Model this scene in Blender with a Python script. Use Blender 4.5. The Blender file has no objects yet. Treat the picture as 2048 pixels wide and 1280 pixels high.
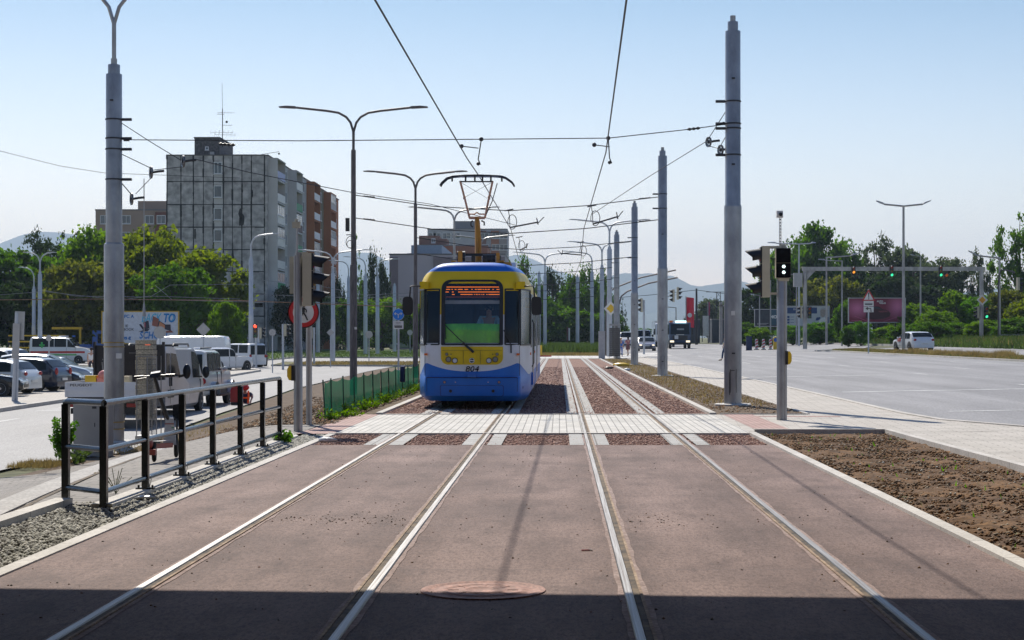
import bpy, math, random
import numpy as np
from mathutils import Vector, Matrix
R = math.radians
random.seed(7); rng = np.random.default_rng(7)
SC = bpy.context.scene; COL = SC.collection
# ---------------------------------------------------------------- camera
F, VX, VY, CH = 3450.0, 1119.0, 678.0, 1.55      # focal length in px of the 2048 px photo, vanishing point of the tracks, eye height
cam = bpy.data.cameras.new('camera'); co = bpy.data.objects.new('camera', cam); COL.objects.link(co)
co.location = (0, 0, CH); co.rotation_euler = (R(90), 0, 0)
cam.sensor_width = 36; cam.lens = F/2048*36; cam.shift_x = (1024-VX)/2048; cam.shift_y = (VY-640)/2048
cam.clip_start = .1; cam.clip_end = 20000
SC.camera = co
# ---------------------------------------------------------------- world, sun, exposure
SUN_EL, SUN_AZ = 45, -19
w = bpy.data.worlds.new('World'); SC.world = w; w.use_nodes = True
nt = w.node_tree
sky = nt.nodes.new('ShaderNodeTexSky'); sky.sky_type = 'NISHITA'; sky.sun_disc = False
sky.sun_elevation = R(SUN_EL); sky.sun_rotation = R(SUN_AZ); sky.air_density = 1.25; sky.dust_density = 1.0; sky.ozone_density = 2.2; sky.altitude = 200
# clear late-summer air: bright towards the horizon, deeper blue higher up
tg = nt.nodes.new('ShaderNodeTexCoord'); sx = nt.nodes.new('ShaderNodeSeparateXYZ'); rp = nt.nodes.new('ShaderNodeValToRGB'); mu = nt.nodes.new('ShaderNodeMix'); mu.data_type = 'RGBA'; mu.blend_type = 'MULTIPLY'; mu.inputs[0].default_value = 1
nt.links.new(tg.outputs['Generated'], sx.inputs[0]); nt.links.new(sx.outputs[2], rp.inputs[0]); e = rp.color_ramp.elements
e[0].position = .0; e[0].color = (1.62, 1.38, 1.42, 1); e[1].position = .30; e[1].color = (.48, .62, .86, 1); k = e.new(.09); k.color = (1.26, 1.15, 1.20, 1); k = e.new(.19); k.color = (.66, .77, .88, 1)
nt.links.new(sky.outputs[0], mu.inputs[6]); nt.links.new(rp.outputs[0], mu.inputs[7])
nt.links.new(mu.outputs[2], nt.nodes['Background'].inputs[0]); nt.nodes['Background'].inputs[1].default_value = .095
sl = bpy.data.lights.new('sun', 'SUN'); so = bpy.data.objects.new('sun', sl); COL.objects.link(so)
sl.energy = 5.0; sl.angle = R(.53); sl.color = (1, .935, .83)
sd = Vector((math.sin(R(SUN_AZ))*math.cos(R(SUN_EL)), math.cos(R(SUN_AZ))*math.cos(R(SUN_EL)), math.sin(R(SUN_EL))))
so.rotation_euler = sd.to_track_quat('Z', 'Y').to_euler(); so.location = (0, 0, 60)
SC.view_settings.view_transform = 'Standard'; SC.view_settings.look = 'None'; SC.view_settings.exposure = 0.32; SC.view_settings.gamma = 1
SC.cycles.max_bounces = 6; SC.cycles.transparent_max_bounces = 12; SC.cycles.volume_bounces = 0
SC.cycles.use_adaptive_sampling = True; SC.cycles.use_denoising = True
# ---------------------------------------------------------------- helpers
def px(x, y, Y): return Vector(((x-VX)*Y/F, Y, CH-(y-VY)*Y/F))
def lerp(a, b, t): return a+(b-a)*t
def interp(x, xs, ys): return float(np.interp(x, xs, ys))
def sm(t): t = max(0, min(1, t)); return t*t*(3-2*t)
def GL(Y): return interp(Y, [0, 95, 140, 154, 180, 210, 400], [-.85, -.85, -.68, -.5, -.2, 0, .2])
def GR(X, Y): return .002*max(0, min(Y, 260)-36)+.018*max(0, min(X, 60)-7)+.03*max(0, min(X, 45)-24)
def G(X, Y):
    if X < -3.9: return GL(Y)*sm((-X-4.9)/4.4)
    if X > 4.6: return GR(X, Y)*sm((X-4.6)/3)
    return 0.0
class MB:
    def __init__(s): s.v = []; s.f = []; s.m = []; s.s = []
    def add(s, vs, fs, m=0, smooth=False):
        o = len(s.v); s.v += [tuple(q) for q in vs]
        for f in fs: s.f.append(tuple(i+o for i in f)); s.m.append(m); s.s.append(smooth)
        return s
    def box(s, x0, x1, y0, y1, z0, z1, m=0, mat=None):
        vs = [(x0,y0,z0),(x1,y0,z0),(x1,y1,z0),(x0,y1,z0),(x0,y0,z1),(x1,y0,z1),(x1,y1,z1),(x0,y1,z1)]
        if mat is not None: vs = [mat @ Vector(q) for q in vs]
        return s.add(vs, [(0,3,2,1),(4,5,6,7),(0,1,5,4),(1,2,6,5),(2,3,7,6),(3,0,4,7)], m)
    def cyl(s, p, q, r0, r1=None, n=12, m=0, caps=True, smooth=True):
        p = Vector(p); q = Vector(q); r1 = r0 if r1 is None else r1
        d = (q-p).normalized(); a = d.orthogonal().normalized(); b = d.cross(a)
        ring = [a*math.cos(2*math.pi*i/n)+b*math.sin(2*math.pi*i/n) for i in range(n)]
        s.add([p+t*r0 for t in ring]+[q+t*r1 for t in ring], [(i, (i+1)%n, n+(i+1)%n, n+i) for i in range(n)], m, smooth)
        if caps: s.add([p+t*r0 for t in ring]+[q+t*r1 for t in ring], [tuple(range(n))[::-1], tuple(range(n, 2*n))], m)
        return s
    def tube(s, pts, r, n=6, m=0, rs=None):
        pts = [Vector(p) for p in pts]; k = len(pts); rr = rs or [r]*k; vs = []
        up = Vector((0, 0, 1))
        d0 = (pts[1]-pts[0]).normalized(); a = d0.orthogonal().normalized()
        for i in range(k):
            d = (pts[min(i+1, k-1)]-pts[max(i-1, 0)]).normalized()
            a = (a-d*a.dot(d)).normalized(); b = d.cross(a)
            vs += [pts[i]+(a*math.cos(2*math.pi*j/n)+b*math.sin(2*math.pi*j/n))*rr[i] for j in range(n)]
        fs = [(i*n+j, i*n+(j+1)%n, (i+1)*n+(j+1)%n, (i+1)*n+j) for i in range(k-1) for j in range(n)]
        s.add(vs, fs, m, True); s.add([vs[j] for j in range(n)], [tuple(range(n))], m); s.add(vs[-n:], [tuple(range(n))], m)
        return s
    def lathe(s, prof, c=(0,0,0), n=16, m=0, axis='z', smooth=True, caps=True):
        c = Vector(c); vs = []
        for r, z in prof:
            for i in range(n):
                a = 2*math.pi*i/n; u, v = r*math.cos(a), r*math.sin(a)
                vs.append(c+Vector((u, v, z) if axis == 'z' else ((z, u, v) if axis == 'x' else (u, z, v))))
        k = len(prof)
        s.add(vs, [(i*n+j, i*n+(j+1)%n, (i+1)*n+(j+1)%n, (i+1)*n+j) for i in range(k-1) for j in range(n)], m, smooth)
        if caps and abs(prof[0][1]-prof[-1][1]) > 1e-6: s.add(vs[:n], [tuple(range(n))], m); s.add(vs[-n:], [tuple(range(n))], m)
        return s
    def prism(s, out, a0, a1, axis='y', m=0):
        f = {'y': lambda u, v, w: (u, w, v), 'x': lambda u, v, w: (w, u, v), 'z': lambda u, v, w: (u, v, w)}[axis]
        n = len(out); vs = [f(u, v, a0) for u, v in out]+[f(u, v, a1) for u, v in out]
        return s.add(vs, [tuple(range(n)), tuple(range(n, 2*n))[::-1]]+[(i, (i+1)%n, n+(i+1)%n, n+i) for i in range(n)], m)
    def grid(s, P, nu, nv, m=0, smooth=True, skip=None):
        vs = [P(i, j) for j in range(nv+1) for i in range(nu+1)]
        fs = [(j*(nu+1)+i, j*(nu+1)+i+1, (j+1)*(nu+1)+i+1, (j+1)*(nu+1)+i) for j in range(nv) for i in range(nu) if not (skip and skip(i, j))]
        return s.add(vs, fs, m, smooth)
    def ball(s, c, r, m=0, n=10, k=7, sc=(1,1,1)):
        c = Vector(c)
        return s.grid(lambda i, j: c+Vector((sc[0]*r*math.sin(math.pi*j/k)*math.cos(2*math.pi*i/n), sc[1]*r*math.sin(math.pi*j/k)*math.sin(2*math.pi*i/n), -sc[2]*r*math.cos(math.pi*j/k))), n, k, m)
    def build(s, name, mats, parent=None, fix=True, **kw):
        me = bpy.data.meshes.new(name); me.from_pydata(s.v, [], s.f)
        for mm in (mats if isinstance(mats, (list, tuple)) else [mats]): me.materials.append(mm)
        me.polygons.foreach_set('material_index', s.m); me.polygons.foreach_set('use_smooth', s.s)
        if fix and len(s.f) < 60000:
            import bmesh
            b = bmesh.new(); b.from_mesh(me); bmesh.ops.remove_doubles(b, verts=b.verts, dist=1e-5)
            bmesh.ops.recalc_face_normals(b, faces=b.faces); b.to_mesh(me); b.free()
            try: me.set_sharp_from_angle(angle=R(35))
            except Exception: pass
        me.update(); return link(name, me, parent, **kw)
def link(name, me, parent=None, **kw):
    o = bpy.data.objects.new(name, me); COL.objects.link(o)
    if parent is not None: o.parent = parent
    for k, v in kw.items():
        if v is not None: o[k] = v
    return o
def tag(o, label, cat, group=None):
    o['label'] = label; o['category'] = cat
    if group: o['group'] = group
    return o
def thing(name, label, cat, loc=(0,0,0), rz=0, group=None):
    o = bpy.data.objects.new(name, None); COL.objects.link(o); o.location = loc; o.rotation_euler = (0, 0, rz); o.empty_display_size = .2
    return tag(o, label, cat, group)
def copy_tree(o, parent=None, **kw):
    c = o.copy(); COL.objects.link(c); c.parent = parent
    for k, v in kw.items(): c[k] = v
    for ch in o.children: copy_tree(ch, c)
    return c
def fastmesh(name, verts, faces, mats, mi=None, parent=None, smooth=False, **kw):
    me = bpy.data.meshes.new(name or 'foliage'); verts = np.asarray(verts, dtype=np.float32); faces = np.asarray(faces, dtype=np.int32)
    nf, k = faces.shape
    me.vertices.add(len(verts)); me.vertices.foreach_set('co', verts.ravel())
    me.loops.add(nf*k); me.loops.foreach_set('vertex_index', faces.ravel())
    me.polygons.add(nf); me.polygons.foreach_set('loop_start', np.arange(0, nf*k, k, dtype=np.int32))
    for m in (mats if isinstance(mats, (list, tuple)) else [mats]): me.materials.append(m)
    if mi is not None: me.polygons.foreach_set('material_index', np.asarray(mi, dtype=np.int32))
    if smooth: me.polygons.foreach_set('use_smooth', np.ones(nf, dtype=bool))
    me.update(calc_edges=True); me.validate()
    if name is None: return me
    return link(name, me, parent, **kw)
def text(name, s, size, mat, parent, loc, rot=(R(90),0,0), ext=.004, align='CENTER', shear=0, sx=1, bold=0, **kw):
    c = bpy.data.curves.new('txt', 'FONT'); c.body = s; c.size = size; c.extrude = ext; c.align_x = align; c.align_y = 'CENTER'; c.shear = shear; c.offset = bold
    c.resolution_u = 3
    o = bpy.data.objects.new('txt', c); COL.objects.link(o)
    dg = bpy.context.evaluated_depsgraph_get(); me = bpy.data.meshes.new_from_object(o.evaluated_get(dg)); bpy.data.objects.remove(o)
    me.materials.clear(); me.materials.append(mat)
    q = link(name, me, parent, **kw); q.location = loc; q.rotation_euler = rot; q.scale = (sx, 1, 1); return q
# ---------------------------------------------------------------- materials
MATS = {}
def N(nt, t, **k):
    n = nt.nodes.new(t)
    for a, b in k.items():
        if a.startswith('i_'): n.inputs[a[2:].replace('_', ' ')].default_value = b
        else: setattr(n, a, b)
    return n
def mat(name, c1, c2=None, sc=4.0, rough=.6, metal=0, bump=0, bsc=None, spec=.5, detail=6, coat=0, lo=.35, hi=.65, stretch=(1,1,1), emit=0, fine=0):
    if name in MATS: return MATS[name]
    m = bpy.data.materials.new(name); m.use_nodes = True; nt = m.node_tree; L = nt.links.new
    b = nt.nodes['Principled BSDF']; b.inputs['Roughness'].default_value = rough; b.inputs['Metallic'].default_value = metal
    b.inputs['Specular IOR Level'].default_value = spec; b.inputs['Coat Weight'].default_value = coat; b.inputs['Coat Roughness'].default_value = .05
    tc = N(nt, 'ShaderNodeTexCoord'); mp = N(nt, 'ShaderNodeMapping'); mp.inputs['Scale'].default_value = stretch; L(tc.outputs['Object'], mp.inputs[0])
    c2 = c2 or tuple(q*.82 for q in c1)
    no = N(nt, 'ShaderNodeTexNoise', i_Scale=sc, i_Detail=detail, i_Roughness=.62); L(mp.outputs[0], no.inputs[0])
    rp = N(nt, 'ShaderNodeValToRGB'); e = rp.color_ramp.elements; e[0].position = lo; e[1].position = hi; e[0].color = (*c2, 1); e[1].color = (*c1, 1)
    L(no.outputs[0], rp.inputs[0]); out = rp.outputs[0]
    if fine:
        n2 = N(nt, 'ShaderNodeTexNoise', i_Scale=fine, i_Detail=3); L(mp.outputs[0], n2.inputs[0])
        r2 = N(nt, 'ShaderNodeValToRGB'); r2.color_ramp.elements[0].position = .35; r2.color_ramp.elements[1].position = .7
        r2.color_ramp.elements[0].color = (.62, .62, .62, 1); r2.color_ramp.elements[1].color = (1.25, 1.25, 1.25, 1); L(n2.outputs[0], r2.inputs[0])
        mx = N(nt, 'ShaderNodeMix', data_type='RGBA', blend_type='MULTIPLY'); mx.inputs[0].default_value = 1; L(out, mx.inputs[6]); L(r2.outputs[0], mx.inputs[7]); out = mx.outputs[2]
    L(out, b.inputs['Base Color'])
    if bump:
        n3 = N(nt, 'ShaderNodeTexNoise', i_Scale=bsc or sc*6, i_Detail=4); L(mp.outputs[0], n3.inputs[0])
        bp = N(nt, 'ShaderNodeBump', i_Strength=bump, i_Distance=.02); L(n3.outputs[0], bp.inputs['Height']); L(bp.outputs[0], b.inputs['Normal'])
    if emit: b.inputs['Emission Color'].default_value = (*c1, 1); b.inputs['Emission Strength'].default_value = emit
    MATS[name] = m; return m
def paver_mat(name, c1, c2, mortar, bw, bh, rot=0, ms=.012, off=.5, rough=.85, stain=.25):
    m = bpy.data.materials.new(name); m.use_nodes = True; nt = m.node_tree; L = nt.links.new; b = nt.nodes['Principled BSDF']
    b.inputs['Roughness'].default_value = rough
    tc = N(nt, 'ShaderNodeTexCoord'); mp = N(nt, 'ShaderNodeMapping'); mp.inputs['Rotation'].default_value = (0, 0, rot); L(tc.outputs['Object'], mp.inputs[0])
    br = N(nt, 'ShaderNodeTexBrick'); br.offset = off; br.inputs['Color1'].default_value = (*c1, 1); br.inputs['Color2'].default_value = (*c2, 1); br.inputs['Mortar'].default_value = (*mortar, 1)
    br.inputs['Scale'].default_value = 1; br.inputs['Mortar Size'].default_value = ms; br.inputs['Brick Width'].default_value = bw; br.inputs['Row Height'].default_value = bh; br.inputs['Bias'].default_value = 0
    L(mp.outputs[0], br.inputs[0])
    no = N(nt, 'ShaderNodeTexNoise', i_Scale=1.3, i_Detail=6, i_Roughness=.7); L(tc.outputs['Object'], no.inputs[0])
    r2 = N(nt, 'ShaderNodeValToRGB'); r2.color_ramp.elements[0].position = .3; r2.color_ramp.elements[1].position = .7
    k = 1-stain; r2.color_ramp.elements[0].color = (k, k, k*.97, 1); r2.color_ramp.elements[1].color = (1.1, 1.1, 1.1, 1); L(no.outputs[0], r2.inputs[0])
    n4 = N(nt, 'ShaderNodeTexNoise', i_Scale=45, i_Detail=3); L(tc.outputs['Object'], n4.inputs[0])
    r4 = N(nt, 'ShaderNodeValToRGB'); r4.color_ramp.elements[0].position = .3; r4.color_ramp.elements[1].position = .7; r4.color_ramp.elements[0].color = (.8,.8,.8,1); r4.color_ramp.elements[1].color = (1.15,1.15,1.15,1); L(n4.outputs[0], r4.inputs[0])
    mx = N(nt, 'ShaderNodeMix', data_type='RGBA', blend_type='MULTIPLY'); mx.inputs[0].default_value = 1; L(br.outputs[0], mx.inputs[6]); L(r2.outputs[0], mx.inputs[7])
    my = N(nt, 'ShaderNodeMix', data_type='RGBA', blend_type='MULTIPLY'); my.inputs[0].default_value = 1; L(mx.outputs[2], my.inputs[6]); L(r4.outputs[0], my.inputs[7])
    L(my.outputs[2], b.inputs['Base Color'])
    bp = N(nt, 'ShaderNodeBump', i_Strength=.35, i_Distance=.01, invert=True); L(br.outputs['Fac'], bp.inputs['Height']); L(bp.outputs[0], b.inputs['Normal'])
    MATS[name] = m; return m
def glass_mat(name, tint, alpha=.7, rough=.03):
    m = bpy.data.materials.new(name); m.use_nodes = True; nt = m.node_tree; L = nt.links.new
    out = nt.nodes['Material Output']; nt.nodes.remove(nt.nodes['Principled BSDF'])
    t = N(nt, 'ShaderNodeBsdfTransparent'); t.inputs[0].default_value = (*tint, 1)
    g = N(nt, 'ShaderNodeBsdfGlossy', i_Roughness=rough); g.inputs[0].default_value = (.9, .95, 1, 1)
    lw = N(nt, 'ShaderNodeFresnel', i_IOR=1.5); ad = N(nt, 'ShaderNodeMath', operation='ADD'); ad.inputs[1].default_value = 1-alpha; L(lw.outputs[0], ad.inputs[0])
    mx = N(nt, 'ShaderNodeMixShader'); L(ad.outputs[0], mx.inputs[0]); L(t.outputs[0], mx.inputs[1]); L(g.outputs[0], mx.inputs[2]); L(mx.outputs[0], out.inputs[0])
    MATS[name] = m; return m
def leaf_mat(name, c1, c2, tr=.45):
    m = bpy.data.materials.new(name); m.use_nodes = True; nt = m.node_tree; L = nt.links.new
    out = nt.nodes['Material Output']; nt.nodes.remove(nt.nodes['Principled BSDF'])
    tc = N(nt, 'ShaderNodeTexCoord')
    no = N(nt, 'ShaderNodeTexNoise', i_Scale=.55, i_Detail=3); L(tc.outputs['Object'], no.inputs[0])
    n2 = N(nt, 'ShaderNodeTexNoise', i_Scale=9, i_Detail=1); L(tc.outputs['Object'], n2.inputs[0])
    av = N(nt, 'ShaderNodeMix', data_type='FLOAT'); av.inputs[0].default_value = .5; L(no.outputs[0], av.inputs[2]); L(n2.outputs[0], av.inputs[3])
    rp = N(nt, 'ShaderNodeValToRGB'); e = rp.color_ramp.elements; e[0].position = .38; e[1].position = .62; e[0].color = (*c2, 1); e[1].color = (*c1, 1); L(av.outputs[0], rp.inputs[0])
    d = N(nt, 'ShaderNodeBsdfDiffuse'); t = N(nt, 'ShaderNodeBsdfTranslucent'); gl = N(nt, 'ShaderNodeBsdfGlossy', i_Roughness=.6)
    hs = N(nt, 'ShaderNodeHueSaturation', i_Saturation=1.15, i_Value=1.7); L(rp.outputs[0], hs.inputs['Color'])
    L(rp.outputs[0], d.inputs[0]); L(hs.outputs[0], t.inputs[0])
    mx = N(nt, 'ShaderNodeMixShader'); mx.inputs[0].default_value = tr; L(d.outputs[0], mx.inputs[1]); L(t.outputs[0], mx.inputs[2])
    m2 = N(nt, 'ShaderNodeMixShader'); m2.inputs[0].default_value = .02; L(mx.outputs[0], m2.inputs[1]); L(gl.outputs[0], m2.inputs[2]); L(m2.outputs[0], out.inputs[0])
    MATS[name] = m; return m
asphalt = mat('asphalt', (.27,.265,.272), (.155,.153,.16), sc=.45, rough=.75, bump=.25, bsc=60, fine=50, lo=.32, hi=.68, stretch=(1.5,.12,1), detail=9)
asphalt_l = mat('asphalt_pale', (.30,.29,.285), (.22,.215,.21), sc=.4, rough=.75, bump=.25, bsc=60, fine=50, lo=.3, hi=.7, stretch=(1.4,.2,1), detail=9)
def concrete_track():
    m = mat('red_concrete', (.325,.222,.188), (.19,.122,.104), sc=.55, rough=.85, bump=.6, bsc=60, fine=95, lo=.30, hi=.66, detail=12); nt = m.node_tree; L = nt.links.new; b = nt.nodes['Principled BSDF']; src = b.inputs['Base Color'].links[0].from_socket
    tc = N(nt, 'ShaderNodeTexCoord')
    def layer(src, sc, stretch, lo, hi, c, detail=8, typ='n'):
        mp = N(nt, 'ShaderNodeMapping'); mp.inputs['Scale'].default_value = stretch; L(tc.outputs['Object'], mp.inputs[0]); n = N(nt, 'ShaderNodeTexNoise', i_Scale=sc, i_Detail=detail, i_Roughness=.7); L(mp.outputs[0], n.inputs[0])
        r = N(nt, 'ShaderNodeValToRGB'); r.color_ramp.elements[0].position = lo; r.color_ramp.elements[1].position = hi; r.color_ramp.elements[0].color = (*c, 1); r.color_ramp.elements[1].color = (1, 1, 1, 1); L(n.outputs[0], r.inputs[0])
        x = N(nt, 'ShaderNodeMix', data_type='RGBA', blend_type='MULTIPLY'); x.inputs[0].default_value = 1; L(src, x.inputs[6]); L(r.outputs[0], x.inputs[7]); return x.outputs[2]
    s = layer(src, 1.0, (1.6, .22, 1), .33, .58, (.58, .52, .50)); s = layer(s, 2.2, (1.1, .5, 1), .32, .50, (.60, .54, .52)); s = layer(s, 5.5, (1.3, .5, 1), .30, .42, (.62, .55, .52)); s = layer(s, .35, (1, .5, 1), .35, .6, (.74, .70, .68), 3); s = layer(s, 30, (1.2, .4, 1), .36, .54, (.58, .52, .50), 3)
    # thin cold joints across the slab
    sp = N(nt, 'ShaderNodeSeparateXYZ'); L(tc.outputs['Object'], sp.inputs[0]); wv = N(nt, 'ShaderNodeMath', operation='PINGPONG'); wv.inputs[1].default_value = 2.9; L(sp.outputs[1], wv.inputs[0]); lt = N(nt, 'ShaderNodeMath', operation='LESS_THAN'); lt.inputs[1].default_value = .006; L(wv.outputs[0], lt.inputs[0])
    x = N(nt, 'ShaderNodeMix', data_type='RGBA'); L(lt.outputs[0], x.inputs[0]); L(s, x.inputs[6]); x.inputs[7].default_value = (.09, .065, .06, 1)
    # rust and brake dust lying beside the rails
    dm = None
    for rx in (-2.60, -1.16, .42, 1.90):
        a = N(nt, 'ShaderNodeMath', operation='SUBTRACT'); a.inputs[1].default_value = rx; L(sp.outputs[0], a.inputs[0]); a2 = N(nt, 'ShaderNodeMath', operation='ABSOLUTE'); L(a.outputs[0], a2.inputs[0])
        if dm is None: dm = a2.outputs[0]
        else: q = N(nt, 'ShaderNodeMath', operation='MINIMUM'); L(dm, q.inputs[0]); L(a2.outputs[0], q.inputs[1]); dm = q.outputs[0]
    mr = N(nt, 'ShaderNodeMapRange'); mr.inputs['From Min'].default_value = .08; mr.inputs['From Max'].default_value = .42; mr.inputs['To Min'].default_value = .85; mr.inputs['To Max'].default_value = 0; L(dm, mr.inputs['Value'])
    n5 = N(nt, 'ShaderNodeTexNoise', i_Scale=2.2, i_Detail=9, i_Roughness=.75); L(tc.outputs['Object'], n5.inputs[0]); m5 = N(nt, 'ShaderNodeMapRange'); m5.inputs['From Min'].default_value = .36; m5.inputs['From Max'].default_value = .66; L(n5.outputs[0], m5.inputs['Value'])
    mm = N(nt, 'ShaderNodeMath', operation='MULTIPLY'); L(mr.outputs[0], mm.inputs[0]); L(m5.outputs[0], mm.inputs[1])
    y = N(nt, 'ShaderNodeMix', data_type='RGBA', blend_type='MULTIPLY'); L(mm.outputs[0], y.inputs[0]); L(x.outputs[2], y.inputs[6]); y.inputs[7].default_value = (.50, .40, .33, 1); L(y.outputs[2], b.inputs['Base Color']); return m
redcon = concrete_track()
redgrav = mat('red_gravel', (.32,.18,.13), (.15,.075,.05), sc=22, rough=.95, bump=1, bsc=30, fine=40, lo=.3, hi=.7)
soil = mat('soil', (.17,.12,.075), (.085,.052,.028), sc=2.5, rough=1, bump=1, bsc=14, fine=35, lo=.3, hi=.7, detail=9)
soil_d = mat('soil_rich', (.21,.108,.038), (.05,.023,.008), sc=1.8, rough=1, bump=1, bsc=9, fine=22, lo=.3, hi=.7, detail=9)
drygrass = mat('dry_grass', (.20,.19,.07), (.11,.10,.045), sc=1.2, rough=1, bump=1, bsc=14, fine=30)
lawn = mat('lawn', (.12,.20,.035), (.07,.12,.03), sc=.8, rough=1, bump=1, bsc=14, fine=22)
field = mat('field', (.13,.15,.05), (.09,.085,.045), sc=.05, rough=1, fine=3)
gravel_g = mat('grey_gravel', (.26,.25,.2), (.12,.115,.095), sc=30, rough=.9, bump=1, bsc=28, fine=50)
kerb_m = paver_mat('kerb_concrete', (.56,.525,.48), (.48,.45,.41), (.26,.24,.21), 60, 1.0, ms=.008, off=0)
conc = mat('concrete', (.42,.40,.37), (.33,.31,.29), sc=3, rough=.85, bump=.2, fine=30)
conc_w = mat('pale_concrete', (.62,.60,.56), (.50,.48,.45), sc=3, rough=.85, fine=30)
pave = paver_mat('grey_pavers', (.50,.46,.41), (.44,.405,.36), (.26,.23,.2), .42, .21, rot=R(4), ms=.010)
pave_x = paver_mat('crossing_pavers', (.60,.57,.52), (.52,.50,.46), (.22,.21,.195), .50, .125, rot=R(90), ms=.009, off=.5)
pave_l = paver_mat('beige_pavers', (.25,.225,.20), (.20,.18,.16), (.07,.06,.055), .40, .20, rot=R(4), ms=.014)
tact = paver_mat('tactile_pavers', (.44,.29,.25), (.39,.24,.21), (.28,.17,.15), .4, .1, rot=R(90), ms=.012, off=.0)
slab = paver_mat('rail_slab', (.42,.41,.39), (.36,.35,.33), (.15,.14,.13), .55, .5, rot=0, ms=.012, off=0)
white_p = mat('white_marking', (.52,.52,.51), (.27,.27,.27), sc=1.6, rough=.7, fine=20, lo=.3, hi=.62, detail=10)
steel = mat('rail_steel', (.27,.265,.26), (.13,.11,.095), sc=3, rough=.5, metal=.9, stretch=(30,.25,1), lo=.35, hi=.6)
steel_d = mat('rail_groove', (.17,.12,.07), (.025,.018,.012), sc=5, rough=.9)
rust = mat('rust_edge', (.40,.29,.19), (.22,.14,.09), sc=6, rough=.9, fine=40)
galv = mat('galvanised', (.43,.425,.425), (.25,.25,.258), sc=2.2, rough=.42, metal=.6, stretch=(1,1,.5), detail=8)
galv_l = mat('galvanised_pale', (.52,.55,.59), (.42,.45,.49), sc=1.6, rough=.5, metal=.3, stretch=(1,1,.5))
brownpole = mat('weathered_pole', (.15,.13,.13), (.10,.088,.09), sc=2, rough=.6, metal=.2, stretch=(3,3,.3), fine=8)
darkpaint = mat('dark_green_paint', (.022,.03,.03), (.015,.02,.02), sc=3, rough=.28, metal=.3)
railpaint = mat('railing_paint', (.10,.12,.15), (.065,.08,.10), sc=3, rough=.24, metal=.7)
black = mat('black_plastic', (.015,.015,.017), rough=.45)
blackg = mat('black_gloss', (.01,.01,.012), rough=.12)
rubber = mat('rubber', (.02,.02,.02), rough=.8)
wire = mat('wire_dark', (.035,.035,.04), rough=.6)
copper = mat('wire_copper', (.45,.28,.18), (.3,.17,.1), rough=.4, metal=.8)
alu = mat('aluminium', (.6,.6,.61), (.5,.5,.51), rough=.35, metal=.9)
chrome = mat('chrome', (.7,.7,.7), rough=.15, metal=1)
glass_d = mat('dark_glass', (.02,.028,.035), (.012,.018,.022), rough=.2, spec=.12)
glass_b = mat('window_glass', (.10,.14,.18), (.05,.07,.09), sc=.4, rough=.12, spec=.5)
white = mat('white_paint', (.78,.79,.80), (.72,.73,.74), sc=1.5, rough=.3, coat=.4)
beige = mat('beige_plastic', (.50,.45,.33), (.44,.40,.29), rough=.55)
redl = mat('red_lens', (.35,.015,.015), rough=.2)
redlit = mat('red_lamp_lit', (1,.05,.02), rough=.3, emit=3)
greenlit = mat('green_lamp_lit', (.05,1,.45), rough=.3, emit=1.0)
amberlit = mat('amber_lamp_lit', (1,.35,.03), rough=.3, emit=.9)
whitelit = mat('white_lamp_lit', (.8,1,.95), rough=.3, emit=2.2)
headl = mat('headlight_glass', (.75,.78,.8), rough=.1, spec=.8)
yellow = mat('yellow_paint', (.75,.48,.02), (.68,.42,.02), rough=.4)
orange = mat('orange_plastic', (.8,.18,.02), rough=.4)
red = mat('red_paint', (.55,.02,.025), (.48,.02,.02), rough=.45)
blue = mat('blue_paint', (.02,.12,.45), (.02,.10,.38), rough=.4)
signwhite = mat('sign_white', (.75,.74,.70), rough=.5)
signback = mat('sign_back', (.42,.42,.42), (.36,.36,.36), rough=.5, metal=.4)
skin_m = mat('skin', (.55,.32,.22), rough=.6)
hair_m = mat('dark_hair', (.02,.014,.01), rough=.7)
# ---------------------------------------------------------------- ground surfaces
def sheet(name, rows, m, dz=.004, nx=None, zf=G, kind='structure', stepY=2.0, **kw):
    rr = []
    for (a, b) in zip(rows[:-1], rows[1:]):
        n = max(1, int(abs(b[0]-a[0])/stepY))
        for i in range(n): t = i/n; rr.append([lerp(a[k], b[k], t) for k in range(3)])
    rr.append(list(rows[-1])); wmax = max(abs(r[2]-r[1]) for r in rr); nx = nx or max(1, int(wmax/1.0))
    vs = []; 
    for Y, xa, xb in rr:
        for i in range(nx+1): x = lerp(xa, xb, i/nx); vs.append((x, Y, zf(x, Y)+dz))
    n = nx+1; fs = [(j*n+i, j*n+i+1, (j+1)*n+i+1, (j+1)*n+i) for j in range(len(rr)-1) for i in range(nx)]
    return fastmesh(name, vs, fs, m, kind=kind, smooth=True, **kw)
def kerb(name, pts, m=None, wd=.12, h=.03, zf=G, deep=.25, step=2.0, **kw):
    P = []
    for a, b in zip(pts[:-1], pts[1:]):
        n = max(1, int(math.dist(a, b)/step))
        for i in range(n): P.append((lerp(a[0], b[0], i/n), lerp(a[1], b[1], i/n)))
    P.append(pts[-1]); mb = MB(); vs = []
    for i, p in enumerate(P):
        a = P[max(i-1, 0)]; b = P[min(i+1, len(P)-1)]; d = Vector((b[0]-a[0], b[1]-a[1])).normalized(); nn = Vector((-d.y, d.x))*wd/2
        z = zf(p[0], p[1])
        for sx, zz in ((-1, z-deep), (-1, z+h), (1, z+h), (1, z-deep)): vs.append((p[0]+nn.x*sx, p[1]+nn.y*sx, zz))
    n = len(P); mb.add(vs, [(i*4+j, i*4+(j+1)%4, (i+1)*4+(j+1)%4, (i+1)*4+j) for i in range(n-1) for j in range(4)]+[(0,1,2,3), tuple(range(4*n-4, 4*n))])
    return mb.build(name, m or kerb_m, None, kind='structure', **kw)
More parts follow.
